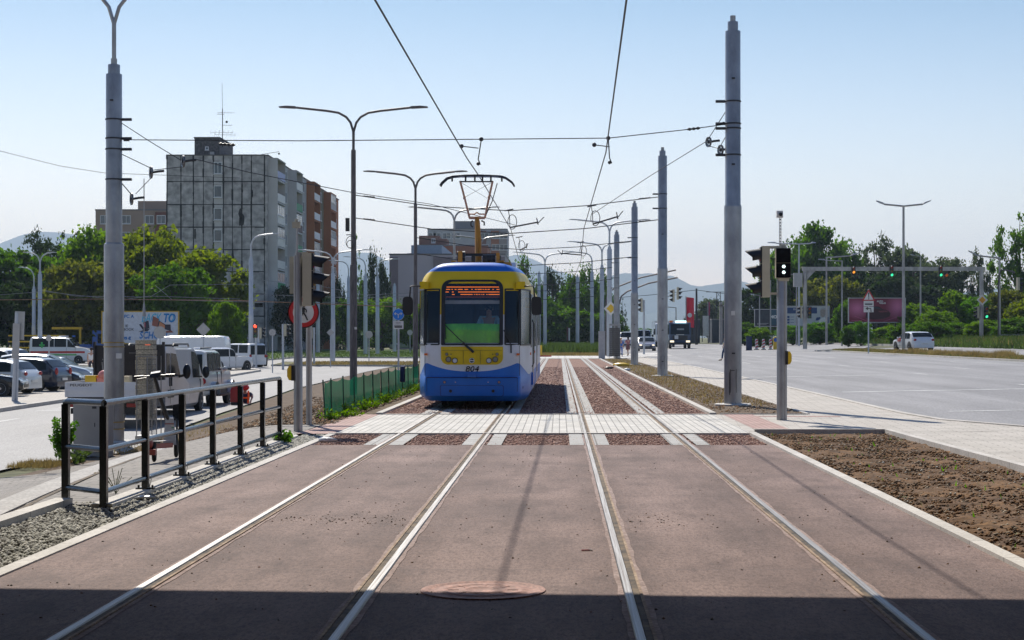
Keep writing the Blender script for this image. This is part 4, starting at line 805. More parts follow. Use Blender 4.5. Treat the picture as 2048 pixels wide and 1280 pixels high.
for (Yp, yl, yr, l) in ((72, 6.55, 7.5, 'second'), (103, 6.6, 7.4, 'third'), (141, 6.6, 7.4, 'fourth'), (188, 6.6, 7.2, 'farthest')):
    for dz, nm in ((0, 'upper'), (-.95, 'lower')):
        a = Vector((-8.5, Yp, yl+1.0+dz)); b = Vector((4.3, Yp, yr+dz)); r = .012+.0001*Yp
        wirething('span_wire', f'{nm} span wire at the {l} pair of poles behind the tram' if Yp > 72 else f'{nm} span wire at the second pair of poles, above the tram', 'wire', [a, a.lerp(b, .25)-Vector((0, 0, .45)), a.lerp(b, .5)-Vector((0, 0, .62)), a.lerp(b, .75)-Vector((0, 0, .4)), b], r, extra=lambda t, o, a=a, b=b: (ins(t, o, a+Vector((.3, 0, -.03)), a+Vector((.8, 0, -.08))), ins(t, o, b-Vector((1.0, 0, .1)), b-Vector((.5, 0, .05)))))
def regarm(x0, z0, x1, z1, Y, label):
    t = thing('registration_arm', label, 'wire arm', (x0, Y, z0), 0, 'registration arms of the overhead wires'); q = MB(); dx, dz = x1-x0, z1-z0
    q.tube([(0, 0, 0), (dx*.8, 0, dz*.8)], .028, 6); q.tube([(dx*.8, 0, dz*.8-.06), (dx*1.0, 0, dz+.14)], .018, 5); q.tube([(dx*.78, 0, dz*.8+.16), (dx*.83, 0, dz*.8-.08)], .02, 5); q.build('arm', wire, t)
    q = MB(); q.tube([(.08+.16*math.cos(a), 0, .2+.26*math.sin(a)) for a in np.linspace(-2.2, 3.6, 16)], .014, 5); q.build('cable_loop', wire, t)
    q = MB(); q.tube([(.0, 0, 0), (-.02, 0, .4), (-.06, 0, .62)], .014, 5); q.tube([(-.2, 0, .60), (.12, 0, .66)], .022, 5); q.build('hanger', wire, t)
for x0, y0, x1, y1, Y, l in ((1020, 455, 1088, 442, 62, 'dark wire arm with a hooked end above the tram, right of the pantograph'), (1186, 448, 1246, 430, 60, 'dark wire arm with a hooked end above the empty right track'), (1163, 510, 1115, 506, 84, 'farther wire arm reaching left over the right track'), (1040, 500, 1056, 492, 84, 'small farther wire arm behind the tram roof')):
    a = px(x0, y0, Y); b = px(x1, y1, Y); regarm(a.x, a.z, b.x, b.z, Y, l)
# side wires from the poles with pulleys
def pulley(p, lab, r=.13):
    t = thing('pulley', lab, 'pulley', p, R(25), 'tensioning pulleys'); q = MB(); q.lathe([(r, -.02), (r+.012, -.02), (r+.012, .02), (r, .02), (r-.03, .01), (r-.03, -.01), (r, -.02)], n=22, axis='x')
    for k in range(5): a = k*math.pi*2/5; q.cyl((0, 0, 0), (0, (r-.02)*math.cos(a), (r-.02)*math.sin(a)), .014, n=5)
    q.cyl((-.04, 0, 0), (.04, 0, 0), .035, n=10); q.build('wheel', mat('pulley_metal', (.16,.16,.17), rough=.35, metal=.9), t)
    q = MB(); q.tube([(.02, 0, 0), (.16, 0, .03), (.30, 0, .05)], .028, 6); q.build('strap', wire, t)
L1 = px(302, 345, 40); L2 = px(263, 398, 40.3); L3 = px(366, 323, 39.5)
pulley(L3, 'upper glinting pulley in front of the grey apartment block wall'); pulley(L1, 'middle spoked pulley between the left pole and the apartment block'); pulley(L2, 'lowest spoked pulley close to the left pole')
wirething('guy_wire', 'guy wire from the left pole down to the upper pulley', 'wire', [px(243, 246, 40), px(300, 283, 39.8), L3], .01)
wirething('guy_wire', 'guy wire from the left pole to the middle pulley', 'wire', [px(243, 308, 40), L1+Vector((0, 0, .1))], .01)
wirething('guy_wire', 'short wire from the left pole to the lowest pulley', 'wire', [px(243, 366, 40), L2+Vector((0, 0, .1))], .012)
wirething('guy_wire', 'thin wire joining the middle pulley to the upper pulley', 'wire', [L1+Vector((0, 0, .05)), L3-Vector((0, 0, .12))], .009)
wirething('guy_wire', 'thin wire joining the lowest pulley to the middle pulley', 'wire', [L2+Vector((.1, 0, .12)), L1-Vector((0, 0, .13))], .009)
wirething('anchor_wire', 'long tensioned wire from the upper pulley across the apartment block to the tram roof area', 'wire', [L3+Vector((.3, 0, .05)), px(500, 345, 42), px(700, 384, 47), px(860, 408, 54), px(1030, 450, 66)], .011)
wirething('anchor_wire', 'pull-off wire slanting from the tallest right pole down to the right contact wire', 'wire', [px(1452, 222, 40.3), px(1414, 282, 41), px(1300, 352, 47), px(1185, 428, 58)], .010)
pulley(px(1417, 284, 41), 'small pulley left of the tallest right pole', .11); pulley(px(1441, 300, 40.4), 'small pulley touching the tallest right pole', .11)
wirething('guy_wire', 'short wire between the two pulleys at the tallest right pole', 'wire', [px(1417, 292, 41), px(1441, 298, 40.4)], .009)
wirething('guy_wire', 'short guy wire from the tallest right pole down to its nearer pulley', 'wire', [px(1452, 272, 40.3), px(1442, 290, 40.4)], .009)
wirething('tram_wire', 'bright copper wire crossing low in front of the left trees and the apartment block', 'wire', [px(-60, 600, 140), px(200, 598, 140), px(480, 601, 140), px(840, 615, 140)], .035, copper)
for k, pts in enumerate((((-60, 594), (90, 583), (240, 600), (300, 592), (480, 598)), ((85, 580), (150, 592), (300, 594), (340, 570), (500, 568)), ((500, 588), (600, 592), (720, 596), (830, 592)), ((310, 570), (345, 600), (500, 604), (830, 605)), ((520, 560), (640, 572), (730, 590), (840, 585)), ((-60, 300), (0, 302), (120, 332), (210, 346), (480, 356)))):
    wirething('tram_wire', ('lower dark wire among the wires before the left trees', 'slack wire between the far left lamp poles', 'thin wire crossing the far poles left of the tram', 'thin lower wire from the plain left pole towards the tram', 'slanting thin wire between the far stepped poles left of the tram', 'very thin wire high in the sky at the left edge')[k], 'wire', [px(x, y, 146) for x, y in pts], .018 if k < 5 else .02, galv if k < 5 else wire)
# ================================================================ traffic signals
def visor(q, c, d, r, ln, m=0):
    """hood over a lens: c centre, d horizontal unit direction"""
    d = Vector(d); s = Vector((-d.y, d.x, 0)); up = Vector((0, 0, 1)); n = 14
    def P(i, j):
        a = R(-35+250*i/n); k = j/3; rr = r*(1-.10*k); cut = ln*(.45+.55*max(0, math.sin(a))) 
        return c+s*rr*math.cos(a)+up*(rr*math.sin(a)-.03*k)+d*cut*k
    q.grid(P, n, 3, m); q.grid(lambda i, j: P(i, j)*1+((c-P(i, j)).normalized()*.006), n, 3, m)
def head(parent, c, d, n=3, lit=None, body=beige, size=.28, dep=.16, door=black, vis=True, litm=None, wd=None, name='signal_head'):
    """signal head; c = centre of the housing, d = facing"""
    c = Vector(c); d = Vector(d).normalized(); s = Vector((-d.y, d.x, 0)); up = Vector((0, 0, 1)); hgt = n*size; wd = wd or size
    Mx = Matrix(((s.x, d.x, 0, c.x), (s.y, d.y, 0, c.y), (0, 0, 1, c.z), (0, 0, 0, 1)))
    q = MB(); q.box(-wd/2, wd/2, -dep/2, dep/2, -hgt/2, hgt/2, mat=Mx); h = q.build(name, body, parent)
    q = MB()
    for k in range(n): z = hgt/2-size*(k+.5); q.box(-wd/2+.006, wd/2-.006, dep/2, dep/2+.03, z-size/2+.006, z+size/2-.006, mat=Mx)
    q.build('door', door, h)
    for k in range(n):
        z = hgt/2-size*(k+.5); cc = c+up*z+d*(dep/2+.03); cols = (redl, mat('amber_lens', (.25,.12,.01), rough=.2), mat('green_lens', (.01,.12,.06), rough=.2))
        q = MB(); q.cyl(cc, cc+d*.012, size*.38, n=18); mm = litm if (lit == k and litm) else (cols[k] if n == 3 else (blackg if n == 2 else cols[-1])); q.build('lens', mm, h)
        if vis: v = MB(); visor(v, cc, d, size*.41, size*.92); v.build('visor', black, h)
    return h
def button(parent, c, s):
    q = MB(); q.prism([(0, -.13), (.07, -.12), (.10, -.06), (.10, .06), (.07, .12), (0, .13)] if s > 0 else [(0, -.13), (-.07, -.12), (-.10, -.06), (-.10, .06), (-.07, .12), (0, .13)], -.06, .06, 'y')
    o = q.build('push_button_box', yellow, parent); o.location = c
    q = MB(); q.box(-.02, .03, -.065, .065, -.13, .13) if s > 0 else q.box(-.03, .02, -.065, .065, -.13, .13); q.build('bracket', black, o)
# right signal post
t = thing('traffic_signal', 'pedestrian signal post with two white lit dots and yellow push button', 'traffic light', (4.24, 33.0, 0))
q = MB(); q.lathe([(.085, 0), (.083, 2.75), (.07, 2.78)], n=18); q.build('post', galv, t)
q = MB(); q.cyl((.055, -.02, 0), (.055, -.02, 2.7), .055, n=12); q.build('conduit', galv, t)
h = head(t, (.03, -.02, 3.0), (0, -1, 0), n=2, size=.285, body=beige, vis=False, door=blackg)
q = MB()
for z in (2.93, 2.82):
    q = MB()
    for k in range(6): a = k*math.pi/3; q.cyl((.03+.022*math.cos(a), -.155, z+.022*math.sin(a)), (.03+.022*math.cos(a), -.165, z+.022*math.sin(a)), .011, n=6)
    q.cyl((.03, -.155, z), (.03, -.165, z), .011, n=6)
    q.build('lit_dot', whitelit, h)
q = MB(); q.cyl((.03, 0, 3.29), (.03, 0, 3.36), .08, .06, n=14); q.build('cap', beige, t); q = MB(); q.box(-.06, .14, -.1, .08, 2.66, 2.73); q.build('bracket', beige, t)
head(t, (-.30, 0, 2.83), (-1, 0, 0), n=3, size=.32, dep=.15, wd=.22, body=beige)
q = MB(); q.box(-.38, -.02, -.02, .02, 3.28, 3.33); q.build('bracket', beige, t); q = MB(); q.box(-.38, -.04, -.02, .02, 2.40, 2.44); q.build('bracket', beige, t); q = MB(); q.tube([(-.23, 0, 3.1), (-.14, 0, 3.08), (-.06, 0, 3.1)], .01, 5); q.build('cable', black, t)
q = MB()
for k in range(9): q.box(-.035, .0, -.02, .02, 3.34+k*.06, 3.34+k*.06+.028)
q.box(-.037, -.03, -.022, .022, 3.3, 3.9); q.box(-.005, .002, -.022, .022, 3.3, 3.9); q.build('perforated_rod', galv, t)
q = MB(); q.box(-.09, .03, -.06, .06, 3.87, 4.0); cb = q.build('camera', signwhite, t); q = MB(); q.cyl((-.02, -.06, 3.93), (-.02, -.11, 3.93), .035, n=12); q.build('camera_lens', black, cb)
button(t, (.09, -.03, 1.19), 1)
# left signal post
t = thing('traffic_signal', 'traffic signal post seen from behind with cream housings and black hoods pointing right', 'traffic light', (-4.39, 29.0, 0))
q = MB(); q.lathe([(.072, 0), (.07, 1.4), (.062, 1.42), (.06, 3.0)], n=16); q.build('post', galv, t)
q = MB(); q.cyl((-.045, -.02, .0), (-.045, -.02, 2.95), .03, n=10); q.cyl((-.02, 0, 2.9), (-.02, 0, 3.52), .018, n=8); q.build('conduit', galv, t)
q = MB(); q.box(-.10, .03, -.04, .04, 3.42, 3.52); q.cyl((-.03, 0, 3.52), (-.03, 0, 3.56), .03, n=10); q.build('sensor', beige, t)
head(t, (.16, .0, 2.55), (1, 0, 0), n=3, size=.295, dep=.15, wd=.24, body=beige)
head(t, (-.02, .14, 2.63), (0, 1, 0), n=2, size=.31, dep=.12, wd=.28, body=beige)
q = MB(); q.box(.0, .16, -.02, .02, 2.98, 3.01); q.build('bracket', beige, t); q = MB(); q.box(.0, .12, -.02, .02, 2.1, 2.13); q.build('bracket', beige, t)
button(t, (-.08, 0, .98), -1)
t = thing('no_pedestrians_sign', 'round red-ringed sign with a walking figure, behind the left signal post', 'road sign', (-4.60, 31.2, 0)); 
q = MB(); q.cyl((.07, 0, 0), (.07, 0, 2.7), .055, n=14); q.build('post', galv, t)
q = MB(); q.lathe([(.285, 0), (.285, .012), (.0001, .012)], (-.02, -.08, 2.03), 40, axis='y'); q.build('plate_back', signback, t)
q = MB(); q.lathe([(.285, -.006), (.285, 0), (.26, 0), (.26, -.006)], (-.02, -.08, 2.03), 40, axis='y'); q.lathe([(.0001, -.004), (.195, -.004)], (-.02, -.08, 2.03), 40, axis='y'); q.build('plate_white', signwhite, t)
q = MB(); q.lathe([(.266, -.007), (.266, -.003), (.19, -.003), (.19, -.007), (.266, -.007)], (-.02, -.08, 2.03), 40, axis='y'); q.build('red_ring', red, t)
q = MB()
def strip2(pts, w): 
    q.tube([(x-.02, -.088, z+2.03) for x, z in pts], w, 6)
q.ball((-.01, -.088, 2.03+.125), .028, sc=(1, .3, 1)); strip2([(.0, .09), (.0, .0)], .026); strip2([(.01, .085), (.055, .04), (.052, -.0)], .012); strip2([(.0, .08), (-.06, .03), (-.07, -.01)], .012); strip2([(.0, 0), (.04, -.06), (.075, -.14)], .015); strip2([(-.0, 0), (-.04, -.07), (-.07, -.13)], .015); q.build('walking_figure', black, t)
# ================================================================ railing
def railing():
    t = thing('railing', 'dark steel safety railing with three bars along the left walkway', 'railing', (-4.2, 16.0, 0)); ys = [15.9, 17.5, 19.2, 20.9, 22.7, 24.4, 25.9]; top, mid, low = .95, .53, .14
    dp = mat('railing_post_paint', (.012,.014,.016), (.008,.010,.012), rough=.22, metal=.2)
    pts = [(-.5, .42)]+[(0, y-16) for y in ys]
    for i, (x, y) in enumerate(pts):
        q = MB(); q.box(x-.032, x+.032, y-.036, y+.036, -.01, top-.02); q.build('post', dp, t)
        if i > 1: q = MB(); q.box(x-.09, x+.09, y-.05, y+.05, .03, .045); [q.cyl((x+a, y, .045), (x+a, y, .07), .012, n=6) for a in (-.07, .07)]; q.build('base_plate', dp, t)
    for i in range(len(pts)-1):
        a, b = pts[i], pts[i+1]
        for z, r in ((mid, .026), (low, .026)):
            q = MB(); q.tube([(a[0], a[1], z), (b[0], b[1], z)], r, 10); q.build('bar', railpaint, t)
    q = MB(); q.tube([(-.5, .42, top-.05), (-.5, .415, top), (-.47, .39, top+.01), (0, -.1, top+.01)], .030, 10); q.tube([(0, -.1, top+.01), (0, 9.85, top+.01), (0, 9.9, top), (0, 9.9, top-.06)], .030, 10); q.build('handrail', railpaint, t)
    for y in ys[1:]: 
        q = MB(); q.tube([(.045+.008*math.sin(a*2), y-16+.03*math.cos(a), low-.05+.07*math.sin(a)) for a in np.linspace(0, 2*math.pi, 14)], .004, 4); q.build('cable_tie', galv, t)
railing()
# e-scooter
def scooter():
    t = thing('e_scooter', 'red and white electric scooter parked on its stand behind the railing', 'scooter', (-5.12, 22.2, .0), R(9))
    sr = mat('scooter_red', (.38,.085,.07), (.30,.06,.05), rough=.5); sw = mat('scooter_grey', (.5,.53,.58), rough=.4)
    def whl(x, y): 
        q = MB(); q.lathe([(.105, -.025), (.125, -.012), (.125, .012), (.105, .025), (.06, .02), (.06, -.02)], (x, y, .125), 22, axis='x'); w_ = q.build('wheel', rubber, t); q = MB(); q.cyl((x-.02, y, .125), (x+.02, y, .125), .06, n=14); q.build('hub', black, w_)
    whl(.16, -.38+.75); whl(-.06, -.55+.1)
    q = MB(); q.tube([(-.10, -.52, .20), (.10, .22, .17)], .042, 4); q.box(-.13, -.03, -.68, -.45, .10, .17); q.build('deck', sr, t)
    q = MB(); q.add([(-.12, -.5, .265), (-.0, -.5, .265), (.15, .18, .235), (.03, .18, .235)], [(0,1,2,3)]); q.build('deck_mat', signwhite, t)
    q = MB(); q.ball((-.12, -.55, .24), .07, sc=(.8, 1, 1.1)); q.build('rear_mudguard', sr, t)
    q = MB(); q.add([(.0, .2, .17), (.17, .24, .17), (.0, .32, .17), (.17, .36, .17), (.03, .25, .52), (.13, .25, .52), (.03, .3, .52), (.13, .3, .52)], [(0,1,5,4), (2,6,7,3), (0,4,6,2), (1,3,7,5), (4,5,7,6)]); q.build('stem_cover', sw, t)
    q = MB()
    for z, c in ((.44, 0), (.415, 1), (.39, 2)): q.box(.022, .14, .238, .246, z, z+.012, m=c)
    q.build('stripes', [sr, signwhite, mat('stripe_green', (.05,.35,.2))], t)
    q = MB(); q.tube([(.08, .28, .45), (-.02, .22, .75), (-.1, .16, 1.06)], .026, 8); q.tube([(.02, .3, .5), (-.09, .12, 1.02)], .008, 5); q.build('stem', black, t)
    q = MB(); q.tube([(-.36, .22, 1.05), (-.1, .18, 1.07), (.16, .14, 1.08)], .016, 8); q.tube([(-.36, .22, 1.05), (-.24, .2, 1.06)], .022, 8); q.tube([(.04, .16, 1.075), (.16, .14, 1.08)], .022, 8); q.tube([(-.2, .16, 1.05), (-.32, .12, 1.03)], .007, 5); q.build('handlebar', black, t)
    q = MB(); q.add([(-.17, .10, 1.05), (-.05, .09, 1.05), (-.05, .24, 1.08), (-.17, .25, 1.08), (-.15, .13, 1.10), (-.03, .12, 1.12), (-.03, .22, 1.14), (-.15, .23, 1.12)], [(0,1,2,3), (4,5,6,7), (0,1,5,4), (1,2,6,5), (2,3,7,6), (3,0,4,7)]); q.build('display', black, t)
    q = MB(); q.tube([(.17, .34, .2), (.17, .36, .5), (.13, .33, .52)], .016, 6); q.build('fork', black, t)
scooter()
# cabinet
t = thing('utility_cabinet', 'grey electrical cabinet standing behind the railing, left of the tall pole', 'cabinet', (-9.62, 35.6, G(-9.62, 35.6)), R(-14)); cm = mat('cabinet_grey', (.36,.35,.34), (.31,.30,.29), sc=2, rough=.5)
q = MB(); q.box(-.36, .36, -.18, .18, -.02, 1.10); q.build('housing', cm, t); q = MB(); q.prism([(-.21, 1.10), (.21, 1.10), (.19, 1.15), (-.19, 1.18)], -.40, .40, 'x'); q.build('lid', cm, t)
q = MB(); q.box(.04, .34, -.195, -.18, .08, 1.06); d_ = q.build('door', cm, t); q = MB(); q.box(.27, .285, -.21, -.195, .5, .75); q.build('handle', wire, d_)
q = MB(); q.box(.08, .18, -.198, -.195, .97, 1.02); q.box(.13, .15, -.198, -.195, .60, .68); q.build('label_plate', wire, d_); q = MB(); q.box(-.40, .40, -.22, .22, -.3, -.02); q.build('plinth', conc, t)
# green mesh fence
def mesh_fence():
    t = thing('mesh_fence', 'low green windbreak mesh fence on thin stakes along the left side of the tracks', 'fence', (-4.55, 33.4, 0)); gm = mat('mesh_green', (.012,.12,.065), (.008,.12,.065), sc=5, rough=.8)
    m = bpy.data.materials.new('mesh_net'); m.use_nodes = True; nt = m.node_tree; L = nt.links.new; out = nt.nodes['Material Output']; nt.nodes.remove(nt.nodes['Principled BSDF'])
    df = N(nt, 'ShaderNodeBsdfDiffuse'); df.inputs[0].default_value = (.010,.13,.07,1); tl = N(nt, 'ShaderNodeBsdfTranslucent'); tl.inputs[0].default_value = (.015,.22,.11,1); tp = N(nt, 'ShaderNodeBsdfTransparent')
    a = N(nt, 'ShaderNodeMixShader'); a.inputs[0].default_value = .4; L(df.outputs[0], a.inputs[1]); L(tl.outputs[0], a.inputs[2]); b = N(nt, 'ShaderNodeMixShader'); b.inputs[0].default_value = .18; L(a.outputs[0], b.inputs[1]); L(tp.outputs[0], b.inputs[2]); L(b.outputs[0], out.inputs[0])
    n = 12; ys = [0]+[.9+1.85*k for k in range(n)]; x = lambda y: .0+.004*y
    for i, y in enumerate(ys):
        q = MB(); q.tube([(x(y)+.02, y, -.1), (x(y)-(.03 if i == 0 else 0), y, .76+.01*(i % 3))], .016, 5); q.build('stake', mat('stake_green', (.01,.06,.035), rough=.6), t)
    for i in range(len(ys)-1):
        q = MB(); a, b2 = ys[i], ys[i+1]; nu = 12
        q.grid(lambda u, v: (x(a)+.03*math.sin(u/nu*math.pi)*math.sin(v*1.1+i)+.01*math.sin(u*2.1+i), lerp(a, b2, u/nu), .03+(.70-.05*math.sin(u/nu*math.pi)+.01*math.sin(i*2.3))*v/5), nu, 5); q.build('net_panel', m, t, fix=False)
    return t
mesh_fence()
q = MB(); q.box(-.05, .05, -.12, .12, -.4, 0); q.prism([(-.16, -.42), (.15, -.45), (.10, .02), (-.12, .0)], -.07, .05, 'x'); o = q.build('cloth', mat('navy_rag', (.02,.03,.10), rough=.9)); o.location = (-4.4, 48.5, .78); tag(o, 'dark blue cloth hung over the green mesh fence', 'cloth')
# ================================================================ signs
def signpost(name, label, x, Y, zb, h, plates, r=.035, group=None, lean=0, postm=galv_l):
    t = thing(name, label, 'road sign', (x, Y, zb), 0, group); t.rotation_euler = (0, lean, 0); q = MB(); q.cyl((0, 0, 0), (0, 0, h), r, n=10); q.build('post', postm, t)
    for pl in plates: pl(t)
    return t
def pdisc(z, r, m, back=False, x=0, sy=1, y=-.06):
    def f(t): q = MB(); q.lathe([(r, 0), (r, .02)], (x, y, z), 28, axis='y'); o = q.build('plate', m, t); return o
    return f
def pdiamond(z, r, m, m2=None):
    def f(t):
        q = MB(); q.prism([(0, z-r), (r, z), (0, z+r), (-r, z)], -.07, -.05, 'y'); o = q.build('plate', m, t)
        if m2: k = r*.62; q = MB(); q.prism([(0, z-k), (k, z), (0, z+k), (-k, z)], -.078, -.071, 'y'); q.build('yellow_centre', m2, t)
    return f
def prect(z, w, h, m, y=-.06, x=0):
    def f(t): q = MB(); q.box(x-w/2, x+w/2, y-.01, y+.01, z-h/2, z+h/2); q.build('plate', m, t)
    return f
def arrow(pts, w, m, y=-.085, name='arrow'):
    def f(t): q = MB(); [q.tube([(x, y, z) for x, z in p], w, 5) for p in pts]; q.build(name, m, t)
    return f
def buspic(z, w, h):
    def f(t): q = MB(); q.box(-w/2, w/2, -.078, -.071, z-h/2, z+h/2); q.build('tram_symbol', black, t); q = MB(); [q.box(-w/2+.02+k*w/6.4, -w/2+.02+k*w/6.4+w*.1, -.084, -.079, z+h*.02, z+h*.34) for k in range(6)]; q.build('symbol_windows', signwhite, t)
    return f
Y = 64; p = px(797, 750, Y); zb = G(p.x, Y)
def sy(y, Y, zb): return CH+(678-y)*Y/F-zb
z1, z2 = sy(629, Y, zb), sy(650, Y, zb)
signpost('direction_sign', 'blue round sign with two diverging arrows above a small tram plate', p.x, Y, zb, sy(616, Y, zb), [pdisc(z1, .215, signwhite), pdisc(z1, .205, mat('sign_blue', (.02,.24,.80), rough=.4), y=-.072), prect(z2, .38, .30, signwhite), buspic(z2-.05, .28, .10)])
t = bpy.data.objects['direction_sign']; pass
arrow([[(0, z1-.13), (0, z1-.02), (.05, z1+.03), (.12, z1+.03)], [(0, z1-.02), (-.05, z1+.03), (-.12, z1+.03)], [(.09, z1+.075), (.145, z1+.03), (.09, z1-.015)], [(-.09, z1+.075), (-.145, z1+.03), (-.09, z1-.015)]], .014, signwhite)(t)
text('lettering', 'okrem', .07, black, t, (0, -.075, z2+.08))
Y = 118; p = px(1737, 707, Y); zb = p.z
def tri(z, r):
    def f(t):
        for k, m, y in ((1, red, -.06), (.70, signwhite, -.075)):
            q = MB(); rr = r*k; q.prism([(-rr, z-rr*.577), (rr, z-rr*.577), (0, z+rr*1.155)], y-.01, y, 'y'); q.build('plate_border' if k == 1 else 'plate', m, t)
        q = MB(); q.prism([(-.045, z+.30), (.045, z+.30), (.02, z-.05), (-.02, z-.05)], -.095, -.087, 'y'); q.box(-.03, .03, -.095, -.087, z-.16, z-.10); q.build('exclamation_mark', black, t)
    return f
signpost('warning_sign', 'red triangle sign with exclamation mark over two small plates in front of the red billboard', p.x, Y, zb, sy(578, Y, zb), [tri(sy(594, Y, zb), .46), prect(sy(607, Y, zb), .68, .38, signwhite), prect(sy(619, Y, zb), .68, .38, signwhite), buspic(sy(608, Y, zb), .5, .12), arrow([[(.16, sy(624, Y, zb)), (.14, sy(617, Y, zb)), (-.15, sy(617, Y, zb))], [(-.05, sy(614.5, Y, zb)), (-.18, sy(617, Y, zb)), (-.05, sy(619.5, Y, zb))]], .03, black)], r=.05)
for (x, yb, ys_, Y, kind, l, r) in ((407, 742, 659, 105, 'd', 'grey back of a diamond sign rising above the parked white vans', .42), (320, 745, 665, 92, 'c', 'grey back of a round sign in front of the white and blue billboard', .33), (545, 738, 665, 118, 'c', 'pale back of a round sign on the far pavement left of the signal post', .24), (661, 727, 665, 136, 'd', 'grey back of a diamond sign beside the far pale pole', .30), (738, 722, 669, 150, 'c', 'pale back of a round sign beyond the slim brown pole', .32), (98, 722, 676, 110, 'c', 'narrow grey sign seen edge-on in front of the ambulance', .2), (820, 702, 665, 190, 'c', 'small grey sign half hidden by the grey-brown lamp pole', .3)):
    p = px(x, yb, Y); zb = G(p.x, Y); z = sy(ys_, Y, zb)
    signpost('sign_back', l, p.x, Y, zb, z+.1, [pdiamond(z, r, signback) if kind == 'd' else pdisc(z, r, signback)], r=.04)
if True:
    p = px(27, 808, 64); zb = G(p.x, 64)+.08; t = signpost('parking_sign', 'leaning grey post with sign plates seen edge-on at the far left', p.x, 64, zb, 3.3, [], r=.07, lean=R(2.2))
    q = MB(); q.box(-.06, .28, -.02, .06, 2.3, 3.35); q.build('plate', signback, t); q = MB(); q.box(-.10, .16, -.1, -.06, 1.6, 2.9); q.build('plate', signback, t); q = MB(); q.cyl((.1, .05, 0), (.06, .05, 3.2), .05, n=8); q.build('post', galv_l, t)
    p = px(321, 700, 90); zb = G(p.x, 90); 
for (x, yb, yt, Y, facing, lit, l, hs) in ((512, 733, 650, 134, (0, -1, 0), (0, redlit), 'distant traffic signal with a red light beside the pale stepped pole', .36), (517, 731, 655, 138, (1, 0, 0), None, 'distant signal seen side-on just right of the red light', .3), (566, 736, 648, 128, (1, 0, 0), None, 'distant signal post with cream housing left of the near signal post', .30), (628, 727, 655, 142, (-1, 0, 0), None, 'distant signal post with cream housing right of the round red-ringed sign', .30), (1288, 720, 600, 150, (-1, 0, 0), None, 'distant signal post between two right tram poles', .4)):
    p = px(x, yb, Y); zb = G(p.x, Y); t = thing('traffic_signal', l, 'traffic light', (p.x, Y, zb)); hh = sy(yt, Y, zb); q = MB(); q.cyl((0, 0, 0), (0, 0, hh), .09, n=10); q.build('post', galv_l, t)
    head(t, (facing[0]*.2, facing[1]*.2, hh-.45), facing, n=3, size=hs, litm=lit[1] if lit else None, lit=lit[0] if lit else None)
# mast arm signal far right of tracks and far pole with yellow diamond
def mastarm(x, yb, yt, Y, reach, yend, heads, label, r=.09, up=True):
    p = px(x, yb, Y); t = thing('signal_mast', label, 'traffic light', p); h = CH+(678-yt)*Y/F-p.z; e = CH+(678-yend)*Y/F-p.z
    q = MB(); q.tube([(0, 0, 0), (0, 0, h*.8), (reach*.04, 0, h*.93), (reach*.14, 0, h), (reach*.5, 0, (h+e)/2+.1), (reach, 0, e)], r*.75, 8); q.build('mast', brownpole, t)
    for dx, dz, fc in heads: head(t, (dx, 0, dz), fc, n=3, size=.36, body=beige)
    return t
mastarm(1238, 718, 583, 150, 5.1, 555, [(5.1, 5.7, (1, 0, 0)), (4.75, 5.5, (-1, 0, 0))], 'curved mast arm reaching right behind the tram poles with grey signal heads at its tip')
mastarm(1212, 716, 575, 158, 6.4, 540, [], 'second curved mast arm just above and behind the first one')
p = px(1223, 712, 148); t = signpost('priority_sign', 'yellow diamond priority road sign half hidden by the pole with the weight stack', 4.4, 148, G(4.4, 148), 5.0, [pdiamond(sy(617, 148, G(4.4, 148)), .62, signwhite, yellow)], r=.05)
